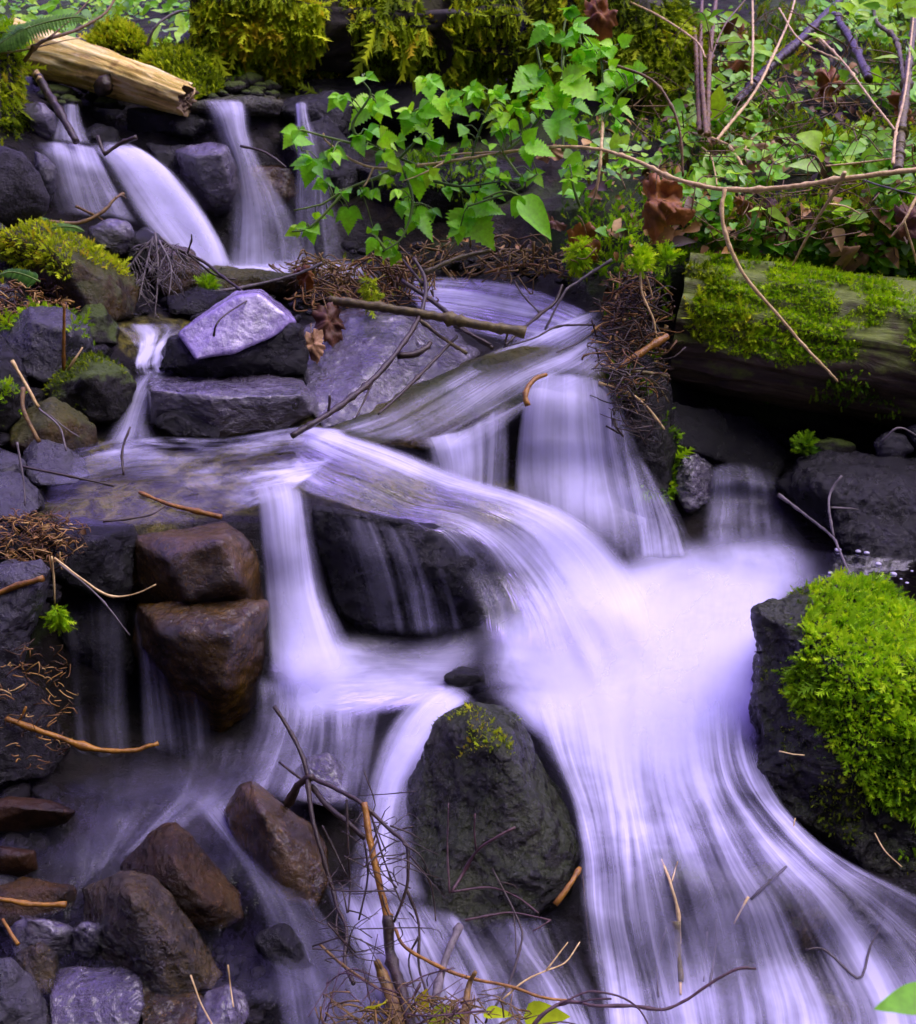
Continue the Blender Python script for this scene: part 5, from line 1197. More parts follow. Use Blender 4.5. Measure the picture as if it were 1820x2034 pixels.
tw('slender brown twig arching from shrub down to the dead leaves', 'twig_brown', 3, 2.4, [(1196, 122, 4.0), (1284, 153, 3.9), (1325, 195, 3.85), (1350, 258, 3.8), (1357, 350, 3.75)])
tw('short tan crooked stick lying above the arching cane', 'twig_tan', 4.2, 3, [(1364, 266), (1395, 268), (1451, 289), (1499, 303)], off=.12, name='stick', cat='stick', extra=[(3.4, 2, [(1448, 288), (1470, 320), (1478, 340)])])
tw('thin straight twig above right end of the arching cane', 'twig_tan', 2.6, 2, [(1640, 330), (1700, 324), (1775, 315)], off=.2)
tw('pale hooked twig end at right photo edge above log', 'twig_tan', 3.8, 3, [(1840, 370), (1820, 394), (1796, 439), (1771, 470)], off=.25, extra=[(2.5, 2, [(1796, 439), (1815, 500), (1825, 540)])])
tw('thin grey twig sloping down under the right of arching cane', 'twig_grey', 2, 1.5, [(1715, 358), (1760, 372), (1820, 387)], off=.25)
tw('tiny forked tan twig beside pale lobed dead leaf', 'twig_tan', 2.4, 1.8, [(1512, 258), (1484, 288), (1481, 304)], off=.1)
tw('thin looped twig standing in front of bank litter', 'twig_tan', 2.2, 1.6, [(1395, 293), (1412, 310), (1422, 350), (1424, 368)], off=.12)
# top left
tw('dark stick with a pale broken tip leaning in upper left fall', 'twig_dark', 6, 9, [(152, 282, 4.3), (122, 228, 4.38), (95, 185, 4.46), (76, 152, 4.5)], name='stick', cat='stick', parts=[('broken_tip', 'twig_tan', 8, 6.5, [(80, 160, 4.49), (74, 150, 4.5), (69, 144, 4.5)])])
tw('short dark stick slanting across foam under the bleached log', 'twig_dark', 5, 3, [(272, 272, 4.3), (238, 286, 4.3), (206, 308, 4.28)], name='stick', cat='stick')
tw('stubby dark twig upright in the foam under bleached log', 'twig_dark', 4, 3, [(194, 270, 4.32), (201, 290, 4.3), (207, 306, 4.28)])
tw('bare forked twig reaching over foot of the left upper fall', 'twig_brown', 4.5, 2.2, [(96, 441), (160, 442), (205, 420), (228, 395), (247, 384)], y=(3.85, 4.0), extra=[(3, 2, [(152, 410), (180, 424), (204, 437)]), (2, 1.4, [(230, 393), (240, 388), (250, 393)])])
tw('thin pale twig across upper end of the bleached log', 'twig_tan', 2.4, 1.6, [(-10, 108, 4.5), (60, 97, 4.5), (130, 80, 4.55), (160, 75, 4.6)])
tw('long dark bowed twig rising over bleached log to the top edge', 'twig_brown', 4, 2, [(48, 122, 4.5), (80, 85, 4.5), (150, 60, 4.6), (210, 25, 4.7), (236, -20, 4.8)], extra=[(2, 1.2, [(95, 78, 4.5), (150, 30, 4.6), (190, -15, 4.7)])])
tw('grey bowed twig arching over the back mossy rock', 'twig_grey', 3, 2, [(292, 90, 4.9), (310, 52, 4.9), (350, 25, 4.95), (400, 20, 5)])
tw('thin curved dark twig at the right side of upper falls', 'twig_dark', 2.6, 2, [(478, 290, 4.3), (520, 300, 4.28), (550, 318, 4.26), (568, 332, 4.25)])
tw('small pale twig curled beside tip of bleached log', 'twig_tan', 2.6, 1.8, [(376, 200, 4.5), (386, 185, 4.5), (387, 175, 4.52)])
# debris jam in the middle
tw('straight tan-topped stick resting across the debris jam', 'twig_moss', 9, 9.5, [(656, 596, 3.56), (760, 611, 3.5), (860, 627, 3.46), (950, 645, 3.42), (1044, 661, 3.4)], name='stick', cat='stick', extra=[(3, 2, [(1010, 655, 3.4), (1004, 680, 3.4)])])
tw('long dark bowed branch dipping from debris jam to shallow pool', 'twig_dark', 4, 6, [(822, 512, 3.66), (845, 556, 3.6), (840, 610, 3.5), (810, 670, 3.38), (752, 742, 3.24), (700, 788, 3.14), (640, 830, 3.04), (580, 866, 2.98)], name='branch', cat='branch', extra=[(3, 2, [(652, 822, 3.06), (655, 800, 3.06), (655, 785, 3.06)]), (2.4, 1.5, [(745, 748, 3.24), (735, 770, 3.2), (722, 800, 3.15), (706, 831, 3.1)]), (4, 2, [(842, 566, 3.6), (820, 540, 3.64), (800, 515, 3.7)])])
tw('dark forked stick under the straight tan-topped stick', 'twig_dark', 5, 4, [(800, 558, 3.7), (870, 606, 3.62), (930, 660, 3.52), (978, 691, 3.46)], name='stick', cat='stick', extra=[(4, 3, [(885, 625, 3.58), (910, 650, 3.5), (975, 685, 3.44)])])
tw('smooth olive stick poking up behind the debris jam', 'twig_moss', 5, 4, [(842, 543, 3.95), (908, 514, 4.0), (976, 497, 4.02)], name='stick', cat='stick')
tw('orange thin twig bowed over dark bank above middle pool', 'twig_orange', 2.8, 2.2, [(962, 543, 4.02), (1010, 530, 4.0), (1062, 526, 3.95), (1116, 543, 3.9)])
tw('grey twig angled over right end of the middle pool', 'twig_grey', 3, 2, [(1216, 516, 3.7), (1145, 562, 3.68), (1121, 582, 3.66), (1083, 655, 3.62)])
tw('dark crooked twig beside end of the straight tan stick', 'twig_dark', 3.6, 2.6, [(1117, 566, 3.7), (1103, 600, 3.66), (1076, 622, 3.6), (1027, 664, 3.46), (1004, 686, 3.42)], extra=[(2.2, 1.8, [(1022, 558, 3.7), (1038, 585, 3.66), (1073, 623, 3.6)])])
tw('thin dark branchlet lying down the slick purple slab', 'twig_dark', 3.4, 2.4, [(908, 668, 3.45), (853, 726, 3.34), (797, 782, 3.22), (752, 822, 3.12)])
tw('greenish stick end resting on upper edge of slick slab', 'twig_moss', 4, 3.4, [(832, 634, 3.5), (880, 672, 3.44), (927, 702, 3.38)], name='stick', cat='stick')
tw('short black sodden stick lying flat on the slick slab', 'twig_dark', 8, 4, [(790, 706, 3.34), (820, 704, 3.34), (845, 692, 3.36), (856, 680, 3.38)], name='stick', cat='stick')
tw('thin branching twig over white water right of tan stick', 'twig_dark', 2.4, 1.4, [(1182, 645, 3.55), (1110, 648, 3.5), (1060, 672, 3.44), (1000, 690, 3.4)], extra=[(2.4, 1.2, [(1185, 655, 3.55), (1150, 680, 3.5), (1105, 700, 3.44)])])
tw('curled orange bark strip caught at the top of middle fall', 'twig_orange', 4, 6, [(1086, 744, 3.27), (1064, 752, 3.25), (1048, 772, 3.22), (1044, 790, 3.2), (1049, 806, 3.19)], name='bark_strip', cat='bark')
tw('fine pale twig curving over the lavender slab', 'twig_dark', 2.2, 1.6, [(425, 668, 3.26), (430, 645, 3.26), (452, 622, 3.3), (515, 583, 3.45)])
tw('long grey twig lying along foot of the upper falls', 'twig_grey', 3.4, 2.6, [(386, 584, 3.8), (488, 570, 3.85), (588, 545, 3.9), (640, 522, 3.95)])
tw('dark forked twig sloping from fir spray towards pale slab', 'twig_dark', 4, 2.4, [(318, 480, 3.85), (400, 517, 3.82), (440, 548, 3.76), (484, 580, 3.66)], extra=[(2.6, 1.6, [(375, 505, 3.83), (425, 545, 3.8), (470, 556, 3.8)]), (2, 1.4, [(372, 505, 3.83), (380, 480, 3.83), (381, 465, 3.83)])])
# by the log end
tw('orange-brown broken stick jutting from root tangle left of log', 'twig_orange', 6, 7, [(1228, 731, 3.36), (1275, 700, 3.38), (1326, 667, 3.42)], name='stick', cat='stick')
tw('brown stick lying level beneath the orange-brown broken stick', 'twig_moss', 6, 3, [(1200, 732, 3.38), (1249, 736, 3.36), (1330, 747, 3.36)], name='stick', cat='stick', extra=[(2.4, 1.6, [(1255, 738, 3.36), (1300, 760, 3.36), (1330, 800, 3.36)])])
tw('tan twig bowed down beside the middle fall', 'twig_tan', 3.6, 3, [(1190, 761, 3.36), (1245, 778, 3.33), (1283, 806, 3.31), (1320, 853, 3.3)])
tw('wavy tan twig hanging in front of log end', 'twig_tan', 3, 2.4, [(1272, 540, 3.5), (1277, 587, 3.48), (1297, 632, 3.46), (1305, 676, 3.45)], extra=[(2, 1.6, [(1284, 548, 3.5), (1292, 575, 3.5), (1296, 590, 3.5)])])
tw('short forked dark twig at right edge of middle fall', 'twig_dark', 3.4, 2.4, [(1218, 832, 3.26), (1226, 850, 3.24), (1239, 868, 3.23)], extra=[(2, 1.6, [(1204, 846, 3.26), (1222, 856, 3.25), (1238, 866, 3.24)])])
tw('lichened twig crossing in front of the dark pool', 'twig_grey', 3.4, 2.4, [(1547, 983, 3.2), (1604, 1026, 3.1), (1653, 1066, 3.0), (1667, 1092, 2.9), (1694, 1156, 2.7)], extra=[(3, 2.4, [(1672, 945, 3.12), (1650, 979, 3.1), (1647, 1014, 3.05), (1657, 1068, 3.0)]), (1.8, 1.2, [(1650, 1008, 3.06), (1690, 1010, 3.1), (1705, 1012, 3.1)])])
tw('bent grey twig on stones below the log at right', 'twig_grey', 2.2, 1.8, [(1752, 878, 3.3), (1785, 850, 3.3), (1830, 870, 3.3)])
# left side
tw('upright orange-brown twig standing before the litter-topped rock', 'twig_orange', 3.4, 3, [(127, 736), (127, 670), (128, 604)], y=3.18)
tw('short tan twig leaning right of the upright orange twig', 'twig_tan', 3, 2.4, [(135, 735, 3.18), (150, 712, 3.18), (164, 690, 3.2)])
tw('pale brown stick leaning at far left above olive-brown rock', 'twig_tan', 4, 5, [(24, 716, 2.98), (52, 765, 2.96), (76, 808, 2.94)], name='stick', cat='stick')
tw('dark curved stick left of the olive-brown angular rock', 'twig_brown', 5, 4, [(46, 770, 2.92), (48, 817, 2.88), (78, 878, 2.84)], name='stick', cat='stick')
tw('thin grey twig drooping over the olive-brown angular rock', 'twig_grey', 2.2, 1.6, [(78, 812, 2.9), (118, 848, 2.86), (132, 895, 2.82)], extra=[(1.4, 1, [(100, 825, 2.9), (130, 850, 2.88), (158, 868, 2.86)])])
tw('long dark twig trailing from bank into the shallow pool', 'twig_dark', 3, 2, [(40, 926, 2.76), (139, 946, 2.74), (226, 965, 2.74)])
tw('thin dark twig standing upright in the shallow pool', 'twig_dark', 2.6, 2, [(246, 944, 2.82), (243, 895, 2.86), (259, 848, 2.9)])
tw('grey rootlet dangling over the grey rock at left edge', 'twig_grey', 2.4, 1.6, [(34, 878, 2.7), (42, 925, 2.68), (48, 965, 2.66), (50, 1005, 2.64)])
tw('orange stick lying under water of the shallow pool', 'twig_orange', 3.5, 5.5, [(277, 978), (331, 1000), (385, 1014), (440, 1027)], off=.055, name='stick', cat='stick')
tw('thin dark twig along lip of the shallow pool', 'twig_dark', 2.4, 1.6, [(205, 1036), (260, 1030), (300, 1022), (328, 1006)], off=.07)
tw('tan stalk hanging from the needle litter, moss at its tip', 'twig_tan', 3, 2.6, [(103, 1105), (107, 1150), (109, 1198)], y=2.48, name='stalk', cat='stalk')
tw('slender tan twig bowed in front of the golden-brown boulder', 'twig_tan', 3.4, 2, [(108, 1108, 2.48), (167, 1153, 2.47), (216, 1183, 2.46), (265, 1181, 2.46), (310, 1161, 2.46)])
tw('thread-thin twig slanting down across the black wet block', 'twig_grey', 2, 1.4, [(118, 1120, 2.47), (195, 1184, 2.45), (258, 1262, 2.43)])
tw('stout orange-brown stick end at left edge under needle litter', 'twig_orange', 7, 6, [(-20, 1186), (35, 1163), (86, 1149)], y=2.42, name='stick', cat='stick')
tw('long curved orange-brown stick across the dark lower left bank', 'twig_orange', 7, 5, [(12, 1427, 2.26), (63, 1446, 2.25), (132, 1470, 2.24), (195, 1489, 2.24), (265, 1491, 2.24), (315, 1476, 2.25)], name='stick', cat='stick', extra=[(3, 2, [(35, 1436, 2.26), (45, 1420, 2.26), (52, 1404, 2.26)])])
tw('brown stick end at left edge near the bottom', 'twig_orange', 6.5, 6, [(-20, 1782), (63, 1796), (132, 1797)], y=1.9, name='stick', cat='stick')
tw('short orange splint at left edge below the brown stick', 'twig_orange', 4, 5, [(5, 1826, 1.86), (20, 1850, 1.85), (36, 1876, 1.84)])
tw('thin yellow stalk bent over cobbles at the bottom', 'twig_tan', 2.6, 2, [(379, 1937, 1.76), (400, 1994, 1.74), (430, 2050, 1.7)], name='stalk', cat='stalk')
tw('straight thin stalk standing by the knobbly cobble', 'twig_tan', 2.2, 2, [(453, 1917, 1.76), (458, 1960, 1.75), (464, 2000, 1.74)], name='stalk', cat='stalk')
# the broken branch in the lower middle
tw('dark many-armed broken branch snagged in the lower stream', 'twig_dark', 6, 3.2, [(580, 1596, 2.16), (596, 1558, 2.12), (616, 1545, 2.09), (672, 1570, 2.04), (720, 1597, 2.0), (769, 1643, 1.96), (804, 1674, 1.93), (811, 1704, 1.91), (807, 1765, 1.88), (783, 1832, 1.85)], name='branch', cat='branch', extra=[
  (4.5, 5.5, [(545, 1403, 2.2), (575, 1450, 2.17), (600, 1500, 2.13), (612, 1545, 2.1)]),
  (11, 7, [(572, 1598, 2.12), (592, 1560, 2.1), (622, 1543, 2.08)]),
  (3.4, 2.4, [(555, 1514, 2.14), (575, 1530, 2.12), (600, 1548, 2.1)]),
  (6, 4, [(612, 1549, 2.08), (619, 1618, 2.03), (640, 1695, 1.98), (661, 1765, 1.94), (672, 1806, 1.92), (689, 1845, 1.9), (685, 1911, 1.87), (703, 1955, 1.85)]),
  (6.5, 6, [(618, 1560, 2.08), (651, 1601, 2.04), (685, 1629, 2.01), (726, 1666, 1.98)]),
  (3, 2, [(689, 1588, 2.02), (692, 1688, 1.97), (696, 1758, 1.95), (692, 1812, 1.93)]),
  (3, 2, [(724, 1672, 1.96), (731, 1740, 1.93), (713, 1828, 1.9)]),
  (3.4, 2.4, [(807, 1765, 1.88), (832, 1834, 1.85), (832, 1914, 1.82), (846, 1967, 1.8), (867, 2014, 1.78)]),
  (2.4, 1.6, [(735, 1610, 2.0), (760, 1700, 1.96), (785, 1765, 1.93), (800, 1800, 1.92)]),
  (2.4, 1.6, [(775, 1640, 1.96), (815, 1655, 1.96), (838, 1670, 1.96)]),
  (2.4, 1.4, [(815, 1700, 1.91), (850, 1745, 1.9), (862, 1790, 1.9), (866, 1830, 1.9)]),
  (2, 1.4, [(672, 1806, 1.92), (668, 1840, 1.9), (674, 1866, 1.9)]),
  (2, 1.2, [(690, 1808, 1.92), (715, 1814, 1.92), (735, 1826, 1.92)]),
  (3, 2.4, [(640, 1640, 2.02), (665, 1690, 2.0), (690, 1742, 1.98)]),
  (2.2, 1.4, [(800, 1675, 1.92), (835, 1700, 1.91), (855, 1740, 1.9)]),
  (2.4, 1.6, [(832, 1860, 1.83), (812, 1905, 1.82), (822, 1960, 1.8)])],
  parts=[('peeled_limb', 'twig_orange', 7.5, 8, [(724, 1594, 1.99), (731, 1646, 1.96), (745, 1716, 1.92), (762, 1792, 1.88), (774, 1830, 1.86)]), ('rotten_limb', 'twig_dark', 11, 13, [(770, 1818, 1.86), (776, 1897, 1.83), (797, 1967, 1.79), (822, 2060, 1.74)])])
tw('reddish forked twig lying against the black boulder', 'twig_red', 3.8, 3, [(898, 1770, 1.98), (920, 1735, 1.98), (947, 1691, 1.98), (985, 1664, 1.98), (1024, 1643, 1.99)], extra=[(2.4, 1.8, [(946, 1690, 1.98), (942, 1650, 1.99), (944, 1616, 2.0)])])
tw('thin reddish twig upright before the black boulder', 'twig_red', 2.4, 1.6, [(893, 1774, 1.96), (889, 1688, 1.98), (891, 1595, 2.02)])
tw('reddish twig bowed along the foot of the black boulder', 'twig_red', 2.8, 2, [(896, 1772, 1.95), (971, 1763, 1.94), (1027, 1782, 1.94), (1070, 1814, 1.93)])
tw('low dark reddish twig at waterline under the black boulder', 'twig_red', 3.2, 2.2, [(924, 1828, 1.9), (975, 1818, 1.9), (1020, 1813, 1.9), (1095, 1828, 1.9)], extra=[(2.2, 1.8, [(1093, 1828, 1.9), (1075, 1840, 1.89), (1058, 1850, 1.88)])])
tw('thin dark twig hooked down from boulder into the foam', 'twig_dark', 2.4, 2.6, [(978, 1726, 1.96), (1006, 1779, 1.92), (1030, 1830, 1.88), (1037, 1866, 1.86), (1013, 1949, 1.82), (982, 2002, 1.78)], extra=[(2, 1.4, [(1020, 1812, 1.9), (1024, 1850, 1.88), (1025, 1895, 1.86)]), (1.6, 1, [(992, 1752, 1.94), (1020, 1758, 1.94), (1030, 1770, 1.94)])])
tw('straight purple-grey stick standing beside the rotten limb', M['twig_grey'], 9.5, 9, [(915, 1838, 1.88), (888, 1897, 1.84), (862, 1990, 1.78)], name='stick', cat='stick')
tw('long wavy orange-tan twig along the bottom foam', 'twig_orange', 4.4, 3.4, [(784, 1842, 1.84), (804, 1880, 1.82), (860, 1914, 1.79), (929, 1942, 1.77), (1016, 1960, 1.75), (1076, 1981, 1.74), (1136, 1988, 1.74)])
tw('forked tan twig rising right from the wavy orange-tan twig', 'twig_tan', 3, 2, [(999, 1985, 1.74), (1041, 1949, 1.76), (1085, 1928, 1.78), (1124, 1911, 1.8), (1152, 1871, 1.83)], extra=[(2, 1.4, [(1085, 1928, 1.78), (1110, 1895, 1.8), (1128, 1872, 1.82)])])
tw('brown twig slanting into debris left of the rotten limb', 'twig_brown', 3.4, 2.8, [(636, 1877, 1.84), (685, 1920, 1.82), (762, 1970, 1.78)])
tw('bright orange splinter stuck at right edge of the black boulder', 'twig_orange', 5, 8, [(1152, 1724, 2.0), (1130, 1760, 1.98), (1103, 1797, 1.96)], name='splinter', cat='wood')
tw('weathered splintered wood slab standing at bottom centre', 'twig_brown', 7, 24, [(748, 1908, 1.78), (762, 1940, 1.77), (782, 1995, 1.75), (800, 2075, 1.72)], name='splinter', cat='wood')
tw('pointed brown wood sliver upright at bottom centre', 'twig_brown', 4, 12, [(945, 1930, 1.76), (930, 1965, 1.75), (920, 2070, 1.72)], name='splinter', cat='wood')
tw('long purple-dark twig curving along the bottom right', 'twig_red', 5, 3.4, [(1040, 2060, 1.64), (1085, 2010, 1.66), (1130, 1990, 1.68), (1186, 1998, 1.69), (1256, 1998, 1.7), (1318, 2005, 1.7), (1367, 1984, 1.71), (1412, 1953, 1.72), (1465, 1925, 1.73), (1502, 1924, 1.73)], extra=[(3, 2, [(1110, 1996, 1.67), (1160, 1972, 1.68), (1193, 1971, 1.68), (1235, 1981, 1.68), (1270, 2005, 1.68), (1296, 2050, 1.66)]), (2.6, 1.8, [(1150, 1992, 1.68), (1180, 1985, 1.68), (1215, 1984, 1.68)]), (2.4, 1.6, [(1060, 2040, 1.65), (1120, 2030, 1.66), (1190, 2050, 1.64)])])
tw('light reed-like stick standing in the lower right slide', 'twig_tan', 4.4, 4.6, [(1314, 1708, 1.96), (1332, 1754, 1.93), (1348, 1820, 1.89), (1351, 1900, 1.86), (1352, 1976, 1.82)], name='reed', cat='reed', extra=[(2, 1.4, [(1335, 1750, 1.93), (1342, 1725, 1.94), (1346, 1712, 1.94)])], parts=[('moss_sheath', 'twig_moss', 9, 7, [(1343, 1830, 1.885), (1347, 1880, 1.865), (1353, 1950, 1.835)])])
tw('dark twig stuck slantwise in the lower right slide', 'twig_dark', 3.2, 3.6, [(1562, 1722, 1.95), (1528, 1752, 1.94), (1492, 1786, 1.93)])
tw('pale yellow twig piece hanging from dark slanting twig', 'twig_tan', 3.4, 3, [(1487, 1781, 1.92), (1472, 1808, 1.91), (1458, 1835, 1.9)])
tw('dark V-shaped twig in the foam at lower right', 'twig_dark', 3, 3, [(1762, 1790, 1.9), (1755, 1822, 1.88), (1729, 1880, 1.84), (1708, 1943, 1.81), (1660, 1905, 1.83), (1632, 1884, 1.84), (1600, 1886, 1.85)])
tw('thin dark stem upright left of the reed-like stick', 'twig_dark', 2.4, 2, [(1324, 1842, 1.87), (1306, 1912, 1.84), (1308, 1980, 1.81)])
tw('thin dark stem upright right of the reed-like stick', 'twig_dark', 3, 3.4, [(1424, 1826, 1.88), (1420, 1890, 1.85), (1410, 1960, 1.82)], extra=[(2.4, 2, [(1405, 1850, 1.87), (1400, 1910, 1.85), (1398, 1950, 1.83)])])
tw('hair-thin dark twig hanging over foam below orange splinter', 'twig_dark', 1.8, 1.4, [(1157, 1737, 1.94), (1164, 1810, 1.9), (1174, 1902, 1.86)])

# dead fir spray and tangles of fine twigs
def spray(mb, pts, r, n, ln, rng, k, y0):
    w = [P(*p) for p in pts]
    mb.tube(w, r * k, r * .4 * k, seed=rng.randint(9999), sides=6)
    c = crom([list(q) for q in w], 40)
    for i in range(n):
        j = rng.randint(3, 39); d = c[j] - c[j - 1]; d /= np.linalg.norm(d) + 1e-9
        s = np.array([rng.choice([-1, 1]) * rng.uniform(.5, 1), rng.uniform(-.5, .3), rng.uniform(-.3, .2)])
        e = d * rng.uniform(.3, 1) + s; e /= np.linalg.norm(e)
        L = ln * rng.uniform(.4, 1.2)
        m_ = c[j] + e * L * .5 + np.array([0, 0, -.12 * L]); t_ = c[j] + e * L + np.array([0, 0, -.45 * L])
        mb.tube([c[j], m_, t_], r * .5 * k, r * .25 * k, seed=rng.randint(9999), sides=5)
        for q in range(3):
            e2 = e + rng.normal(0, .6, 3); b = c[j] + e * L * rng.uniform(.3, .9)
            mb.tube([b, b + e2 * L * .2, b + e2 * L * .4 + np.array([0, 0, -.1 * L])], r * .35 * k, r * .2 * k, seed=rng.randint(9999), sides=4)
rng = np.random.RandomState(5)
mb = MB()
for pts in ([(308, 462, 3.82), (314, 520, 3.76), (312, 580, 3.7), (306, 640, 3.66)], [(308, 470, 3.82), (280, 500, 3.8), (262, 525, 3.78), (258, 545, 3.78)], [(316, 478, 3.8), (340, 530, 3.74), (335, 590, 3.68)], [(305, 470, 3.82), (288, 540, 3.74), (275, 600, 3.68)], [(318, 470, 3.82), (350, 500, 3.8), (372, 530, 3.78)]):
    spray(mb, pts, 2.6, 16, .05, rng, 3.7 / FPX, 3.7)
o = mb.build('fir_spray', M['twig_grey'], None, np.array(P(308, 462, 3.82))); tag(o, 'dead grey fir spray hanging between mossy boulder and brown rock', 'branch')
def tangle(name, cx, cy, rx, ry, n, mat, seed, ln=.07, off=(.02, .16), r=1.8, green=0):
    rng = np.random.RandomState(seed); mb = MB()
    for i in range(n):
        a = rng.uniform(0, 6.283); q = math.sqrt(rng.rand())
        px, py = cx + rx * q * math.cos(a), cy + ry * q * math.sin(a)
        p = np.array(G(px, py, rng.uniform(*off)))
        d = np.array([rng.normal(0, 1), rng.normal(0, .5), rng.normal(0, .45)]); d /= np.linalg.norm(d)
        L = ln * rng.uniform(.4, 1.5); bd = rng.normal(0, .25, 3) * L
        k = p[1] / FPX
        mb.tube([p - d * L * .5, p + bd, p + d * L * .5], r * k * rng.uniform(.5, 1.4), r * k * .5, tint=rng.rand(), seed=seed * 100 + i, sides=4, step=.02)
    o = mb.build(name, M[mat], None, np.array(G(cx, cy)))
    tag(o, kind='stuff'); return o
tag(tangle('twig_debris', 720, 570, 140, 45, 170, 'needle', 61, .085), 'jam of brown twigs and moss shreds above the slick slab', 'debris')
tag(tangle('twig_debris', 640, 545, 90, 30, 160, 'twig_brown', 62, .06), 'brown needle clump at foot of the upper right fall', 'debris')
tag(tangle('twig_debris', 1255, 670, 70, 140, 170, 'needle', 63, .075, (.03, .2)), 'tangle of roots and twigs left of the log end', 'debris')
tag(tangle('twig_debris', 1265, 700, 60, 160, 160, 'twig_dark', 64, .09, (.05, .22)), 'dark rootlets hanging beside the middle fall', 'debris')
tag(tangle('needle_litter', 75, 1070, 95, 55, 300, 'needle', 65, .03, (.03, .08), 1.3), 'conifer needle litter heaped on left bank beside black block', 'litter')
tag(tangle('needle_litter', 70, 600, 90, 45, 220, 'needle', 66, .03, (.03, .12), 1.7), 'brown leaf and needle litter on the left purplish rock', 'litter')
tag(tangle('twig_debris', 850, 2018, 210, 36, 110, 'twig_brown', 67, .06, (.06, .14), 2.2), 'brown twig scraps gathered at the bottom edge', 'debris')
tag(tangle('twig_debris', 740, 1760, 110, 190, 46, 'twig_dark', 71, .10, (.09, .18), 1.6), 'thin dark twigs caught around the broken branch', 'debris')
tag(tangle('twig_debris', 800, 1985, 170, 55, 26, 'twig_red', 72, .10, (.08, .16), 2.0), 'reddish dark twigs piled at the bottom edge', 'debris')
tag(tangle('twig_debris', 1560, 250, 330, 230, 230, 'twig_brown', 68, .16, (.05, .3), 1.2), 'fine dry stems criss-crossing the right bank', 'debris')
tag(tangle('needle_litter', 60, 1400, 90, 130, 130, 'needle', 69, .03, (.04, .12), 1.6), 'scattered needles on dark lower left bank', 'litter')
tag(tangle('twig_debris', 950, 515, 230, 40, 150, 'twig_brown', 70, .07, (.03, .2), 2), 'bark scraps and twigs on dark bank under the shrub', 'debris')
# needles fallen on the mossy boulder
for lab, ps in [('yellow needle pair lying on dark side of mossy boulder', [(1548, 1492), (1575, 1498), (1598, 1500)]), ('curved straw-coloured needle on the lower flank of mossy boulder', [(1738, 1655), (1758, 1690), (1792, 1722)]), ('short pale needle at waterline of the mossy boulder', [(1580, 1625), (1576, 1645), (1580, 1660)])]:
    tw(lab, 'twig_tan', 2, 1.6, ps, y=2.06 if ps[0][0] < 1700 else 2.02, name='needle', cat='needle')

# ---------------------------------------------------------------- leaves and plants
def blade(base, tip, width, nrm, serr=9, fold=0.12, droop=0.10, lobes=0.0, shape='ovate', rng=None):
    """one leaf blade, serrated outline, folded along the midrib and bent downwards; returns verts, quads/tris"""
    base, tip = np.array(base, float), np.array(tip, float)
    d = tip - base; L = np.linalg.norm(d) + 1e-9; d /= L
    n = np.array(nrm, float); n -= d * n.dot(d); n /= np.linalg.norm(n) + 1e-9
    s = np.cross(d, n)
    m = 2 * serr
    v, f = [], []
    for i in range(m + 1):
        t = i / m
        if shape == 'ovate': w = (math.sin(math.pi * t ** 0.62) ** 0.85) * (1 - 0.25 * t)
        elif shape == 'toothed': w = float(np.interp(t, (0, .08, .22, .36, .5, .64, .78, .9, 1), (.25, .74, 1.0, .98, .84, .62, .36, .15, 0)))
        elif shape == 'heart': w = math.sin(math.pi * min(1, t * .93 + .07) ** 0.5) ** 0.8
        else: w = math.sin(math.pi * t ** 0.8)
        if i == m: w = 0
        if lobes: w *= 1 + lobes * math.cos(t * 3 * math.pi + 0.6)
        if i % 2 == 1 and serr > 4: w *= 1.36
        hw = 0.5 * width * w
        c = base + d * L * t - n * droop * L * t * t
        e = 0.03 * L * math.sin(i * 1.9)
        v += [c + s * hw + n * (fold * hw * 2 + e * .4), c + n * 0, c - s * hw + n * (fold * hw * 2 - e * .4)]
        if i:
            b = 3 * i
            f += [(b - 3, b - 2, b + 1, b), (b - 2, b - 1, b + 2, b + 1)]
    return np.array(v), f
CAMV = np.array([0, 0, CAMZ])
def leaf_at(mb, b, t, y, wr, rng, tilt=1.0, shape='ovate', serr=9, tint=None, lobes=.1, scale=1):
    """a leaf whose base and tip sit at photo places b, t near distance y"""
    if scale != 1: t = (b[0] + (t[0] - b[0]) * scale, b[1] + (t[1] - b[1]) * scale)
    B = np.array(P(b[0], b[1], y + rng.normal(0, .012))); T = np.array(P(t[0], t[1], y - abs(rng.normal(.01, .02))))
    L = np.linalg.norm(T - B)
    T = T + np.array([0, -1, -.25]) * L * rng.uniform(-.15, .35)
    n = (CAMV - B); n /= np.linalg.norm(n)
    n = n * rng.uniform(.45, .9) + np.array([0, 0, 1]) * rng.uniform(.5, .9) * tilt + rng.normal(0, .25, 3)
    v, f = blade(B, T, L * wr * rng.uniform(.85, 1.15), n, serr, rng.uniform(.05, .22), rng.uniform(.02, .16), lobes, shape)
    mb.add(v, f, float(np.clip(rng.normal(.5, .25), 0, 1)) if tint is None else tint)
    return B
Q = lambda x, y: (581 + .3483 * x, .3483 * y)
R_ = lambda x, y: (1186 + .3483 * x, .3483 * y)
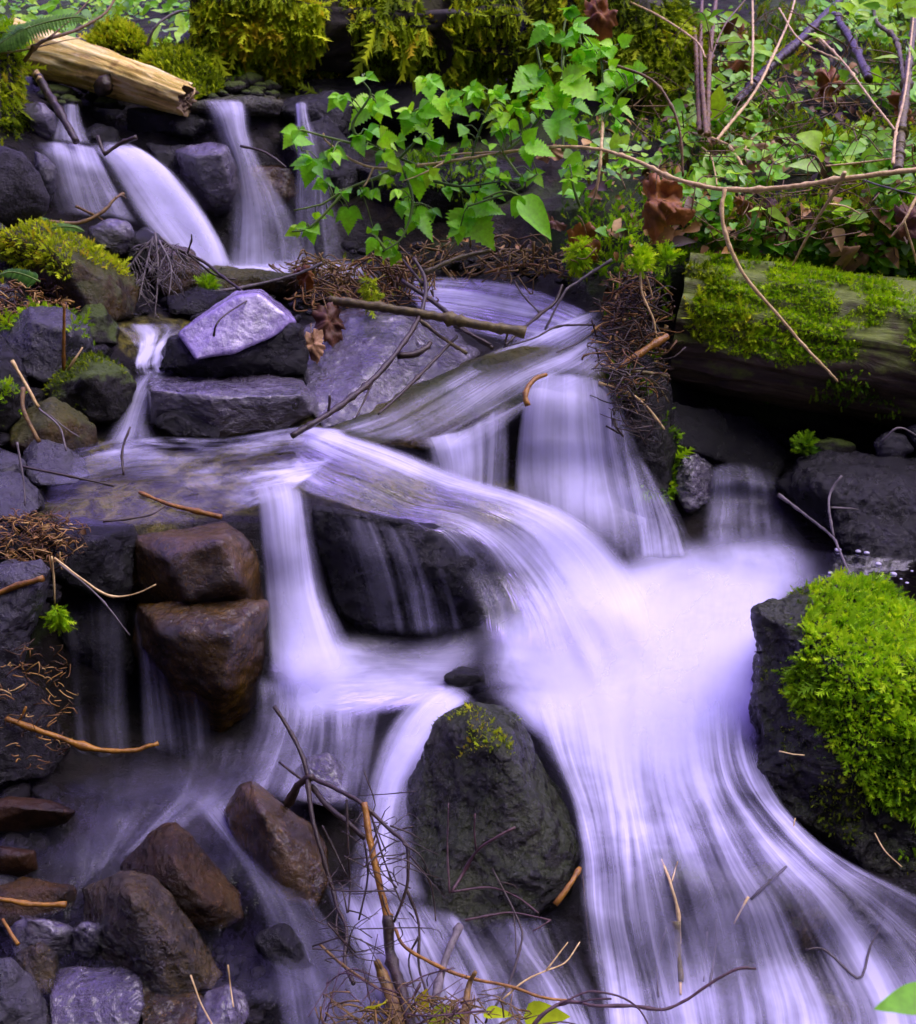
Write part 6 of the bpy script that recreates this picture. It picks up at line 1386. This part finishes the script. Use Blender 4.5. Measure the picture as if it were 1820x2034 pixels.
# base -> tip of the leaves of the leafy shrub as they hang
LV = [((760,440),(790,560)),((790,450),(870,500)),((745,450),(712,520)),((840,560),(890,700)),((880,570),(1000,660)),((835,565),(805,620)),((420,430),(490,455)),((400,440),(370,470)),
 ((270,545),(205,625)),((290,545),(292,620)),((465,575),(325,722)),((480,575),(595,580)),((480,590),(560,645)),((690,645),(800,785)),((680,640),(590,620)),((670,650),(640,755)),((720,630),(845,655)),((700,790),(740,815)),((800,800),(832,885)),((780,810),(770,860)),
 ((380,780),(408,870)),((390,775),(320,775)),((430,740),(520,765)),((500,790),(605,780)),((510,800),(595,845)),((520,870),(480,935)),((530,870),(590,922)),((230,870),(270,935)),((220,860),(312,905)),((600,790),(640,850)),
 ((640,940),(690,962)),((720,960),(722,1130)),((780,990),(862,1052)),((700,965),(660,1010)),((870,1070),(900,1130)),((900,1060),(962,1092)),((620,1150),(620,1232)),((660,1160),(690,1222)),((680,1110),(598,1110)),((700,1220),(795,1365)),((690,1225),(640,1300)),((800,1190),(852,1232)),((780,1195),(800,1260)),
 ((320,1190),(322,1312)),((300,1200),(285,1250)),((290,1090),(322,1142)),((280,1100),(248,1142)),((180,1030),(180,1105)),((190,1040),(242,1062)),((170,1040),(125,1072)),((410,1070),(440,1132)),((460,1080),(502,1132)),((400,1080),(375,1110)),
 ((460,1300),(485,1355)),((470,1360),(425,1445)),((520,1380),(565,1412)),((600,1320),(642,1342)),((440,1330),(430,1290)),((100,910),(80,1055)),((110,910),(-5,930)),((150,915),(225,965)),((30,740),(-45,835)),((40,740),(85,765)),((0,800),(112,822)),
 ((100,1300),(122,1385)),((80,1290),(15,1290)),((130,1250),(192,1230)),((200,1200),(232,1232)),((40,1310),(-35,1335)),((600,1430),(480,1440)),((540,1420),(520,1480)),((500,1400),(470,1450)),((600,1080),(560,1130)),((560,920),(620,960)),((420,850),(460,830)),((560,1010),(500,1040))]
LV2 = [((1040,530),(968,602)),((1040,525),(1062,608)),((1050,530),(1102,562)),((1020,490),(1092,500)),((1150,510),(1212,575)),((1160,520),(1128,572)),((980,720),(955,762)),((980,770),(992,802)),((1180,720),(1190,805)),((1200,720),(1242,765)),((1180,730),(1128,752)),((1200,640),(1088,682)),((1220,620),(1255,600)),
 ((1380,590),(1472,602)),((1400,640),(1442,685)),((1350,650),(1318,725)),((1470,680),(1615,775)),((1330,830),(1482,862)),((1150,820),(1128,852)),((1000,1050),(1062,1082)),((1080,1070),(1202,1105)),((1060,1170),(1205,1202)),((980,1190),(1145,1375)),((960,1290),(885,1355)),((1290,1190),(1268,1245)),((1000,1200),(1042,1235)),((960,950),(992,1002)),((1110,920),(1038,922)),((1150,900),(1152,955)),((1130,960),(1142,1022)),
 ((1200,990),(1222,1062)),((1300,1010),(1312,1062)),((1370,990),(1432,1065)),((1370,990),(1348,1052)),((1250,600),(1330,640)),((1280,620),(1310,680)),((1240,690),(1290,740)),((1080,800),(1120,830)),((1010,800),(960,830)),((1060,640),(1010,680)),((940,850),(900,880)),((900,880),(870,920)),((1180,560),(1220,480)),((1290,760),(1240,800)),((1400,560),(1480,570)),((1040,1160),(1010,1100)),((1230,1010),(1190,1050))]
LV3 = [((1450,150),(1350,248)),((1440,145),(1492,205)),((1570,60),(1642,82)),((1580,60),(1592,125)),((1560,60),(1530,40)),((1600,150),(1735,185)),((1550,215),(1468,220)),((1550,220),(1608,268)),((1555,220),(1572,292)),((1640,280),(1735,405)),((1740,290),(1595,335)),((1790,270),(1822,335)),((1400,430),(1262,492)),((1400,430),(1482,475)),((1540,460),(1745,565)),((1620,440),(1540,525)),((1500,510),(1520,645)),((1620,720),(1692,775)),((1600,600),(1705,655)),((1540,700),(1620,820)),((1600,600),(1560,660)),((1480,380),(1540,400)),((1560,320),(1590,310)),((1440,330),(1490,350)),((1320,540),(1290,590)),((1350,520),(1300,540))]
LV3b = [((90,260),(0,315)),((130,250),(202,210)),((100,430),(38,482)),((140,420),(222,515)),((150,420),(108,482)),((200,410),(292,472)),((100,600),(-5,645)),((120,600),(202,662)),((100,710),(182,742)),((60,500),(0,560)),((60,690),(10,740)),((150,720),(190,770)),((70,380),(120,340)),((40,600),(80,560))]
LV4 = [((1580,960),(1672,1012)),((1580,1030),(1538,1105)),((1590,1020),(1622,1042)),((1560,965),(1530,985))]
def shrub(label, stems, leaves, y, seed, name='leafy_shrub', cat='shrub', leafscale=1.0, mat='leaf', extra=None, wr=.78):
    rng = np.random.RandomState(seed)
    b0 = stems[0][0]
    org = np.array(P(b0[0], b0[1], b0[2] if len(b0) > 2 else y))
    root = empty(name, org); tag(root, label, cat)
    mb = MB(); allp = []
    for st in stems:
        w = [P(p[0], p[1], p[2] if len(p) > 2 else y) for p in st]
        mb.tube(w, 2.8 * y / FPX, 1.5 * y / FPX, tint=rng.rand(), seed=rng.randint(9999), sides=6)
        allp.append(crom([list(q) for q in w], 40))
    allp = np.vstack(allp)
    fb = MB()
    for (b, t) in leaves:
        yy = y + rng.normal(0, .05)
        tn = float(np.clip(rng.normal(.5, .22), 0, 1))
        B = leaf_at(fb, b, t, yy, .6, rng, scale=1.12, shape='toothed', serr=10, lobes=0, tint=tn)
        ln = math.hypot(t[0] - b[0], t[1] - b[1]); a0 = math.atan2(t[1] - b[1], t[0] - b[0])
        for sg in ((-1, 1) if ln > 26 else ((rng.choice([-1, 1]),) if ln > 18 else ())):     # side leaflets
            a = a0 + sg * rng.uniform(.75, 1.25); l2 = ln * rng.uniform(.62, .85)
            leaf_at(fb, b, (b[0] + l2 * math.cos(a), b[1] + l2 * math.sin(a)), yy + .004, .62, rng, scale=1, shape='toothed', serr=10, lobes=0, tint=float(np.clip(tn + rng.normal(0, .1), 0, 1)))
        j = np.argmin(np.linalg.norm(allp - B, axis=1)); s = allp[j]       # leaf stalk back to the nearest stem
        mb.tube([s, (s + B) / 2 + np.array([0, 0, .012]), B], 1.2 * y / FPX, .9 * y / FPX, tint=.6, seed=rng.randint(9999), sides=4)
    mb.build('stem', M['stem'], root, org)
    fb.build('foliage', M[mat], root, org)
    return root
q = lambda L: [(Q(*a), Q(*b)) for a, b in L]
shrub('bright green shrub with toothed leaves overhanging the upper right fall', [[(840, 332, 3.95), (760, 300, 3.96), (700, 255, 3.97), (735, 190, 3.98), (720, 160, 3.98)], [(800, 335, 3.95), (690, 375, 3.93), (640, 405, 3.92), (584, 418, 3.9)], [(800, 335, 3.95), (820, 400, 3.9), (800, 470, 3.85), (760, 500, 3.82)], [(760, 300, 3.96), (640, 270, 3.98), (590, 260, 3.98), (600, 300, 3.98)], [(780, 330, 3.95), (850, 250, 3.98), (850, 190, 4.0)], [(690, 375, 3.93), (640, 430, 3.9), (610, 455, 3.9), (580, 460, 3.9)]], q(LV), 3.94, 71)
shrub('middle leafy shrub growing through the arching tan cane', [[(935, 320, 3.92), (950, 270, 3.94), (985, 180, 3.96)], [(1000, 305, 3.9), (1060, 250, 3.95), (1090, 200, 3.97)], [(950, 310, 3.92), (980, 350, 3.88), (1040, 370, 3.84), (930, 410, 3.82)], [(860, 360, 3.9), (920, 370, 3.86), (1000, 360, 3.83)], [(1000, 305, 3.9), (1040, 355, 3.85), (1070, 345, 3.85)], [(1000, 360, 3.83), (1040, 400, 3.8), (1060, 395, 3.78)]], q(LV2), 3.9, 72)
shrub('tall leafy shrub in front of the mossy tree foot', [[(1118, 300, 3.9), (1120, 200, 4.0), (1118, 90, 4.1), (1125, 25, 4.15)], [(1196, 300, 3.85), (1200, 200, 3.95), (1195, 120, 4.0)], [(1120, 200, 4.0), (1160, 150, 4.05), (1150, 60, 4.1)], [(1120, 190, 4.0), (1080, 150, 4.05), (1060, 60, 4.1)], [(1196, 250, 3.9), (1230, 190, 3.92), (1280, 155, 3.9)]], q(LV3) + [(R_(*a), R_(*b)) for a, b in LV3b], 3.98, 73)
shrub('small leafy sprout on dark bank left of the hanging brown leaves', [[(1152, 410, 3.8), (1140, 375, 3.8), (1134, 335, 3.82)]], q(LV4), 3.8, 74, 'leafy_sprout', 'sprout')
# the big plain leaf pair hanging at the right of the shrub
rng = np.random.RandomState(8)
root = empty('leafy_shoot', P(1050, 400, 3.76)); tag(root, 'large drooping plain leaf at right end of the leafy shrub', 'leaf'); org = np.array(root.location)
fb = MB(); leaf_at(fb, (1028, 392), (1102, 474), 3.74, .62, rng, serr=4, tint=.35, lobes=.0); leaf_at(fb, (1034, 388), (1018, 432), 3.75, .8, rng, serr=4, tint=.45, lobes=0); fb.build('foliage', M['leaf'], root, org)
mb = MB(); mb.tube([P(960, 395, 3.78), P(1000, 380, 3.76), P(1034, 389, 3.74)], .003, .002, seed=3, sides=5); mb.build('stem', M['stem'], root, org)
# blurred leaf close to the camera at the bottom right
root = empty('leafy_shoot', P(1850, 1990, 1.02)); tag(root, 'blurred plain green leaf close to camera at the bottom right corner', 'leaf'); org = np.array(root.location)
fb = MB(); v, f = blade(P(1860, 1975, 1.02), P(1738, 2002, 1.0), 70 * 1.02 / FPX / .8, (0.1, -.5, .9), 4, .04, .05, 0, 'ovate'); fb.add(v, f, .25); fb.build('foliage', M['leaf'], root, org)
mb = MB(); mb.tube([P(1960, 1960, 1.03), P(1900, 1966, 1.025), P(1858, 1976, 1.02)], .0016, .0012, seed=5, sides=5); mb.build('stem', M['stem'], root, org)

# single plants on the right bank that stand out from the ground cover
def plant(label, px, py, leaves, seed, size=38, shape='heart', off=.06, tint=.5, up_=40):
    rng = np.random.RandomState(seed)
    y = Dy(px, py) - off; k = y / FPX
    base = np.array(P(px, py, y)); root = empty('young_plant', base); tag(root, label, 'plant')
    mb, fb = MB(), MB()
    for (dx, dy, ang, s) in leaves:
        L = size * s
        bx, by = px + dx, py + dy
        B = leaf_at(fb, (bx, by), (bx + L * math.cos(ang), by - L * math.sin(ang)), y - .02, .85 if shape == 'heart' else .5, rng, 1.2, shape, 4, float(np.clip(tint + rng.normal(0, .12), 0, 1)), 0)
        mb.tube([base, (base + B) / 2 + np.array([0, 0, .01]), B], 1.8 * k, 1.2 * k, tint=.5, seed=rng.randint(999), sides=5)
    mb.build('stem', M['stem'], root, base); fb.build('foliage', M['cover'], root, base)
pi = math.pi
plant('broad blue-green leaf pair below the crossing stems on right bank', 1650, 300, [(-20, -15, 2.7, 1.1), (10, -40, 2.2, .7), (20, -5, -.3, .8)], 1, 46, tint=.55)
plant('young plant with two long pointed leaves near sapling foot', 1730, 300, [(-10, -10, 3.4, 1.3), (0, -15, -.5, 1.5), (10, -25, .4, 1.0)], 2, 44, 'ovate', tint=.6)
plant('wide pale green leaf plant just above the right of arching cane', 1640, 342, [(-10, -8, 2.9, 1.5), (10, -12, -.25, 1.6), (-5, -20, 2.0, .7)], 3, 46, 'ovate', tint=.7)
plant('bright upright pointed leaf in front of dark dead leaf', 1522, 455, [(0, -38, 2.9, .9), (4, -42, -.6, 1.1), (14, -14, -.4, .5)], 4, 42, 'ovate', tint=.72)
plant('small three-leaved sprout just over the arching cane', 1468, 372, [(-4, -26, 2.7, .7), (0, -28, .1, .8), (2, -22, -.9, .5)], 5, 34, 'ovate', tint=.75, off=.25)
plant('pale round-leaved plant at the back of mossy log', 1680, 445, [(0, -12, 2.6, .8), (8, -10, .4, .9), (-6, -22, 1.6, .6)], 6, 38, tint=.85)
plant('bright green grass-like blade beside the upright brown shoots', 1420, 252, [(0, -10, 1.45, 2.6)], 7, 30, 'lance', tint=.6)
plant('heart-leaved plant right of the upright brown shoots', 1560, 215, [(-12, -8, 2.8, .9), (8, -14, .4, .8), (0, -26, 1.6, .7)], 8, 40, tint=.5)
plant('leafy plant under the dark broken stake', 1740, 190, [(-14, -8, 2.8, 1), (12, -12, .3, 1), (-2, -28, 1.5, .9), (16, 6, -.6, .8)], 9, 38, tint=.6)
plant('big-leaved plant in the top right corner', 1785, 40, [(-20, -5, 2.9, 1.3), (10, -14, .3, 1.3), (-4, -34, 1.7, 1.2), (14, 10, -.7, 1)], 10, 56, tint=.62)
plant('long strap-leaved plant at top right behind the dark stake', 1715, 30, [(0, -5, 1.9, 1.6), (6, -5, 1.2, 1.6), (-4, 0, 2.6, 1.3)], 11, 50, 'ovate', tint=.7)
plant('small heart-leaved seedling at back edge of the mossy log', 1590, 478, [(-8, -10, 2.5, .9), (6, -10, .5, .9), (0, -20, 1.5, .8)], 12, 30, tint=.55)
plant('low seedling cluster left of the hanging dead leaves', 1215, 470, [(-10, -6, 2.7, .8), (8, -8, .4, .8), (0, -18, 1.5, .8)], 13, 30, tint=.4)

# ground cover: nobody could count it
def cover(name, n, size, seed, dens, mat='cover', shape='heart', tint=(.5, .22), lift=(.01, .07), label=None):
    rng = np.random.RandomState(seed)
    tv, tf = blade((0, 0, 0), (0, 1, 0), .85 if shape == 'heart' else .5, (0, 0, 1), 3, .12, .12, 0, shape)
    tf = np.array(tf)
    px = rng.uniform(-250, 2080, n * 8); py = rng.uniform(-190, 620, n * 8)
    w = dens(px, py); k = rng.rand(len(px)) < w
    px, py = px[k][:n], py[k][:n]; m = len(px)
    lf = rng.uniform(*lift, m)
    pos = PN(px, py, D(px, py) - lf * .8); pos[:, 2] += lf * .6
    nrm = np.tile([0, -.55, .85], (m, 1)) + rng.normal(0, .38, (m, 3)); nrm /= np.linalg.norm(nrm, axis=1)[:, None]
    q = rng.normal(0, 1, (m, 3)); Y = q - nrm * (q * nrm).sum(1)[:, None]; Y /= np.linalg.norm(Y, axis=1)[:, None]
    X = np.cross(Y, nrm)
    t = np.clip(rng.normal(tint[0], tint[1], m) + .5 * vnoise(pos, 3.0), 0, 1)
    o = scatter_mesh(name, tv, tf, pos, X, Y, nrm, size * np.exp(rng.normal(0, .4, m)) , t, M[mat])
    tag(o, label, 'plants', kind='stuff'); return o
def dn(px, py):
    p = PN(px, py, D(px, py))
    k = np.clip(vnoise(p, 3.0) * 3.2 + .32 + 1.2 * vnoise(p, 8.0), 0.02, 1)
    top = ((py < 62 + 25 * vnoise(p, 2)) | ((py < 120) & (vnoise(p, 6.0) > .0))) & (px < 420)
    mid = (py < 40) & (px >= 420) & (px < 1000)
    right = (px > 1330) & (py < 480 + (px - 1350) * .18)
    low = (px > 1120) & (px < 1340) & (py > 300) & (py < 560)
    return np.where(top, np.maximum(k, .5), np.where(mid, .7, np.where(right, k, np.where(low, k * .5, 0))))
cover('ground_cover', 4600, .030, 81, dn, label='mixed small green leaves carpeting the banks')
cover('ground_cover', 3800, .018, 82, dn, tint=(.68, .2), lift=(.0, .05), label='tiny round-leaved ground cover on the banks')
cover('ground_cover', 1300, .05, 83, lambda x, y: dn(x, y) * (y < 170), tint=(.62, .2), lift=(.03, .16), shape='ovate', label='larger bright leaves along the top of the picture')
# low moss between the leaves
def ground_moss(name, n, size, seed, dens, mat, tint, label):
    rng = np.random.RandomState(seed)
    px = rng.uniform(-200, 2050, n * 8); py = rng.uniform(-60, 640, n * 8)
    k = rng.rand(len(px)) < dens(px, py); px, py = px[k][:n], py[k][:n]; m = len(px)
    pos = PN(px, py, D(px, py) - .01)
    X, Y, Z = frames(np.tile([0, -.5, .8], (m, 1)), rng, None, .5)
    t = np.clip(rng.normal(tint, .2, m) + .4 * vnoise(pos, 5.0), 0, 1)
    o = scatter_mesh(name, FEA[0], FEA[1], pos, X, Y, Z, size * np.exp(rng.normal(0, .35, m)), t, M[mat])
    tag(o, label, 'moss', kind='stuff')
def dm(px, py):
    p = PN(px, py, D(px, py)) + 3
    k = np.clip(vnoise(p, 3.6) * 2.2 + .35, 0, 1)
    right = (px > 1150) & (py < 520 + (px - 1200) * .12) & (py > 60)
    back = (py < 70) & (px > 100)
    back = back | ((px > 120) & (px < 620) & (py < 165))
    edge = (px > 1080) & (px < 1330) & (py > 400) & (py < 640)
    return np.where(edge, k * .9, np.where(right | back, k, 0))
ground_moss('ground_moss', 9000, .026, 91, dm, 'moss', .32, 'feathery green moss creeping over the right bank')
ground_moss('ground_moss', 3500, .030, 92, lambda x, y: dm(x, y) * (x > 1400), 'mossold', .4, 'olive moss and fine stems on the right bank')
ground_moss('ground_moss', 900, .02, 93, lambda x, y: ((x - 720) / 150) ** 2 + ((y - 560) / 45) ** 2 < 1, 'mossold', .5, 'moss shreds caught in the debris jam')
ground_moss('ground_moss', 3000, .024, 95, lambda x, y: ((x < 10) & (vnoise(PN(x, y, D(x, y)), 3.0) > .05)), 'mossold', .4, 'moss on the bank left of the picture')
ground_moss('ground_moss', 500, .022, 94, lambda x, y: ((x - 1155) / 40) ** 2 + ((y - 480) / 110) ** 2 < 1, 'moss', .8, 'bright yellow-green moss edging the dark bank')

# moss tuft on the hanging stalk, tufts on the log end
def tuft(label, px, py, y, n, r, size, mat, seed, down=False, tint=.6):
    rng = np.random.RandomState(seed)
    c = np.array(P(px, py, y)); d = rng.normal(0, 1, (n, 3)); d /= np.linalg.norm(d, axis=1)[:, None]
    pos = c + d * r * np.array([.7, .7, 1.4])[None] * rng.rand(n, 1) ** .5
    X, Y, Z = frames(d * .7, rng, np.array([0, -.2, -.6 if down else .6]), .4)
    o = scatter_mesh('moss_tuft', FEA[0], FEA[1], pos, X, Y, Z, size * np.exp(rng.normal(0, .3, n)), np.clip(rng.normal(tint, .2, n), 0, 1), M[mat], org=tuple(c))
    return tag(o, label, 'moss')
tuft('small green moss tuft at tip of the hanging tan stalk', 115, 1225, 2.47, 120, .016, .02, 'moss', 1, True)
tuft('bright yellow-green moss sprig on top of the log end', 1275, 522, 3.52, 150, .024, .03, 'moss', 2, tint=.8)
tuft('smaller moss sprig right of the bright sprig on log end', 1325, 512, 3.55, 70, .018, .03, 'moss', 3, tint=.6)
tuft('mossy clump at foot of the upper falls beside dam rock', 415, 568, 3.85, 160, .03, .022, 'moss', 4, tint=.45)
tuft('green moss clump hanging by brown leaf on dark bank', 1150, 505, 3.85, 200, .035, .026, 'moss', 5, True, .8)
tuft('dark green fern-moss sprig growing under the log', 1600, 885, 3.4, 80, .02, .03, 'moss', 6, tint=.15)
tuft('olive moss clump hanging from the debris jam', 735, 580, 3.6, 160, .03, .022, 'mossold', 7, True, .5)

# ferns
def fern(label, pts, y, w, seed, tint=.6, mat='fern'):
    rng = np.random.RandomState(seed)
    ws = [P(p[0], p[1], p[2] if len(p) > 2 else y) for p in pts]; org = np.array(ws[0])
    c = crom([list(p) for p in ws], 36); fb = MB(); mb = MB()
    root = empty('fern', org); tag(root, label, 'fern')
    k = y / FPX
    mb.tube(ws, 2.2 * k, 1 * k, seed=seed, sides=5); mb.build('stem', M['stem'], root, org)
    for i in range(3, 36):
        t = i / 35; d = c[i] - c[i - 1]; d /= np.linalg.norm(d)
        s = np.cross(d, [0.1, -.7, .7]); s /= np.linalg.norm(s)
        for sg in (-1, 1):
            L = w * k * (1 - t) ** .6 * min(1, t * 5 + .4) * rng.uniform(.85, 1.1)
            v, f = blade(c[i], c[i] + (s * sg + d * .35 + np.array([0, -.1, -.15])) * L, L * .3, (0, -.6, .8), 5, .1, .2, 0, 'ovate')
            fb.add(v, f, float(np.clip(tint + rng.normal(0, .15), 0, 1)))
    fb.build('foliage', M[mat], root, org); return root
fern('green fern frond arching over top of the left mossy stump', [(-10, 66), (40, 60), (90, 45), (150, 34), (175, 40)], 4.5, 34, 1)
fern('second fern frond hanging left over the mossy stump', [(60, 52), (30, 70), (5, 84), (-15, 100)], 4.45, 30, 2)
fern('tiny dark fern at left edge on litter below mossy boulder', [(80, 560), (50, 546), (20, 540), (-5, 548)], 3.45, 22, 3, .2)
fern('small fern sprig on top of the mossy sloping boulder', [(95, 455), (120, 450), (150, 452), (168, 460)], 3.7, 16, 4, .5)
fern('ferny green sprig hanging under twig by upper left fall', [(80, 432), (95, 445), (110, 455)], 3.8, 14, 5, .6)

# dead leaves
def dead_leaf(label, px, py, size, ang, mat, seed, off=.06, y=None, crumple=.25, lobes=True, stand=.6):
    rng = np.random.RandomState(seed)
    y = Dy(px, py) - off if y is None else y
    c = np.array(P(px, py, y)); k = y / FPX; r = size * k * .5
    n_a, n_r = 60, 7
    N = np.array([rng.normal(0, .3), -stand, 1 - stand * .5]); N /= np.linalg.norm(N)
    d = np.array([math.cos(ang), -.15, math.sin(ang)]); d -= N * d.dot(N); d /= np.linalg.norm(d); s = np.cross(d, N)
    v, f = [c * 0], []
    for j in range(1, n_r + 1):
        for i in range(n_a):
            a = 2 * pi * i / n_a
            rad = 1.0
            if lobes:
                rad = .8 + .07 * math.cos(5 * a) + .08 * math.cos(11 * a + seed) + .07 * math.cos(3 * a + seed) + .05 * math.cos(23 * a) + .14 * math.cos(2 * a)
            q = j / n_r
            x, z = math.cos(a) * rad * q * r, math.sin(a) * rad * q * r * .85
            h = crumple * r * (noise.noise(Vector((x / r * 1.6 + seed, z / r * 1.6, seed))) * 1.6 + .5 * noise.noise(Vector((x / r * 4, z / r * 4 + seed, 1)))) + .05 * r * math.cos(5 * a) * q + .14 * r * math.cos(2 * a + seed) * q * q - crumple * .8 * r * q * q
            v.append(d * x + s * z + N * h)
    for i in range(n_a):
        f.append((0, 1 + i, 1 + (i + 1) % n_a))
        for j in range(n_r - 1):
            a0 = 1 + j * n_a
            f.append((a0 + i, a0 + n_a + i, a0 + n_a + (i + 1) % n_a, a0 + (i + 1) % n_a))
    me = bpy.data.meshes.new('dead_leaf'); me.from_pydata(np.array(v).tolist(), [], f)
    o = tag(link('dead_leaf', me, M[mat], None, c), label, 'leaf')
    mb = MB(); mb.tube([c - d * r * .3, c - d * r * .9, c - d * r * 1.3 - N * r * .2], 1.2 * k, .8 * k, sides=5, seed=seed); mb.build('stalk', M['twig_brown'], o, c)
    return o
DL = [
 ('large crumpled brown leaf hanging from the arching cane', 1300, 395, 135, -1.5, 'dead', .0, 3.64, .5, .85),
 ('second brown leaf hung right behind the large crumpled one', 1345, 400, 90, -1.2, 'dead', .0, 3.7, .5, .85),
 ('curled pale brown leaf on bank behind the mossy log', 1685, 492, 105, -.4, 'deadpale', .05, None, .55, .7),
 ('dark brown leaf at right edge under the hooked twig', 1805, 435, 90, -1.2, 'deaddark', .12, None, .35, .85),
 ('orange-brown leaf hanging among stems of the right bank', 1650, 165, 85, -1.3, 'dead', .15, None, .45, .85),
 ('dark brown leaf behind the bright upright pointed leaf', 1540, 425, 100, -.8, 'deaddark', .03, None, .3, .8),
 ('brown leaf hanging on dark bank beside the green moss clump', 1170, 480, 90, -1.4, 'dead', .12, None, .5, .9),
 ('brown wet leaf draped over left end of the slick slab', 655, 640, 100, -1.4, 'deaddark', .0, 3.5, .3, .85),
 ('pale limp leaf stuck against lavender slab end', 622, 684, 74, -1.3, 'deadpale', .0, 3.44, .25, .9),
 ('long brown leaf hanging on front of mossy tree foot', 1192, 25, 95, -1.3, 'dead', .0, 4.85, .4, .9),
 ('pale lobed leaf lying on moss above the arching cane', 1535, 298, 78, .2, 'deadpale', .05, None, .3, .6),
 ('purplish-brown leaf below the short tan crooked stick', 1432, 312, 70, .1, 'deaddark', .04, None, .3, .6),
 ('brown leaf at right edge beside the greenish sapling', 1800, 205, 75, -1.1, 'dead', .2, None, .4, .85),
 ('brown leaf left of the dark slanting stem foot', 1470, 70, 95, .5, 'dead', .05, None, .4, .6),
 ('small brown leaf under the cane, right of hanging leaves', 1478, 405, 55, -1.2, 'dead', .06, None, .4, .8),
 ('reddish leaf below slanting dark stem', 1478, 128, 80, .2, 'dead', .05, None, .4, .5),
 ('brown leaf lying on the dark rough rock under the log', 1780, 935, 80, .1, 'deaddark', .1, None, .2, .4),
 ('small pale leaf behind the leafy shrub on bank edge', 1090, 300, 60, -.3, 'deadpale', .1, None, .4, .7),
 ('brown leaf against dark bank below the small sprout', 1095, 440, 60, -.2, 'deaddark', .1, None, .35, .5),
 ('brown leaf scrap atop the needle clump by the falls', 605, 545, 60, -1.2, 'dead', .06, 3.95, .5, .8),
]
for i, (lab, px, py, sz, an, mt, off, yy, cr_, st) in enumerate(DL):
    dead_leaf(lab, px, py, sz, an, mt, 100 + i, off, yy, cr_, True, st)
# fallen leaf litter too fine to count
rng = np.random.RandomState(33)
tv, tf = blade((0, 0, 0), (0, 1, 0), .6, (0, 0, 1), 3, .25, .3, 0, 'ovate'); tf = np.array(tf)
def litter(n, size, seed, dens, label):
    rng = np.random.RandomState(seed)
    px = rng.uniform(-100, 1950, n * 10); py = rng.uniform(0, 1200, n * 10)
    k = rng.rand(len(px)) < dens(px, py); px, py = px[k][:n], py[k][:n]; m = len(px)
    pos = PN(px, py, D(px, py) - .02 - .05 * rng.rand(m))
    nrm = np.tile([0, -.6, .8], (m, 1)) + rng.normal(0, .5, (m, 3)); nrm /= np.linalg.norm(nrm, axis=1)[:, None]
    q_ = rng.normal(0, 1, (m, 3)); Y = q_ - nrm * (q_ * nrm).sum(1)[:, None]; Y /= np.linalg.norm(Y, axis=1)[:, None]
    o = scatter_mesh('leaf_litter', tv, tf, pos, np.cross(Y, nrm), Y, nrm, size * np.exp(rng.normal(0, .4, m)), rng.rand(m), M['needle'])
    tag(o, label, 'litter', kind='stuff')
litter(900, .035, 1, lambda x, y: ((x > 1150) & (y < 520) & (y > 60)) * .5, 'brown leaf litter between plants of the right bank')
litter(520, .024, 2, lambda x, y: ((x - 75) / 110) ** 2 + ((y - 600) / 55) ** 2 < 1, 'brown leaf scraps on the left purplish rock')
litter(240, .016, 5, lambda x, y: ((x - 75) / 100) ** 2 + ((y - 1070) / 60) ** 2 < 1, 'leaf crumbs among the needle litter on left bank')
litter(260, .022, 6, lambda x, y: ((x - 1260) / 70) ** 2 + ((y - 650) / 150) ** 2 < 1, 'brown leaf scraps in the root tangle left of log')
litter(200, .025, 3, lambda x, y: ((x - 950) / 240) ** 2 + ((y - 505) / 40) ** 2 < 1, 'dark leaf scraps on bank under the shrub')
litter(420, .026, 4, lambda x, y: ((x - 690) / 110) ** 2 + ((y - 560) / 40) ** 2 < 1, 'brown leaf scraps in the debris jam')
# yellow leaves among scraps at the bottom edge
for i, (lab, b, t, tn) in enumerate([('yellow-green leaf left of the splintered wood slab', (742, 2010), (764, 1965), .9), ('yellow leaf between rotten limb and purple-grey stick', (838, 2005), (848, 1955), .95), ('olive leaf at foot of the pointed wood sliver', (960, 2015), (1020, 1995), .6), ('broad olive leaf under the wavy orange-tan twig', (1040, 2020), (1130, 2010), .55), ('brownish-green leaf beside purple-grey stick foot', (850, 2020), (920, 2000), .5)]):
    rng = np.random.RandomState(200 + i)
    y = Dy(*b) - .06; org = np.array(P(b[0], b[1], y)); fb = MB()
    leaf_at(fb, b, t, y, .6, rng, serr=4, tint=tn, lobes=0)
    tag(fb.build('fallen_leaf', M['mossold'], None, org), lab, 'leaf')
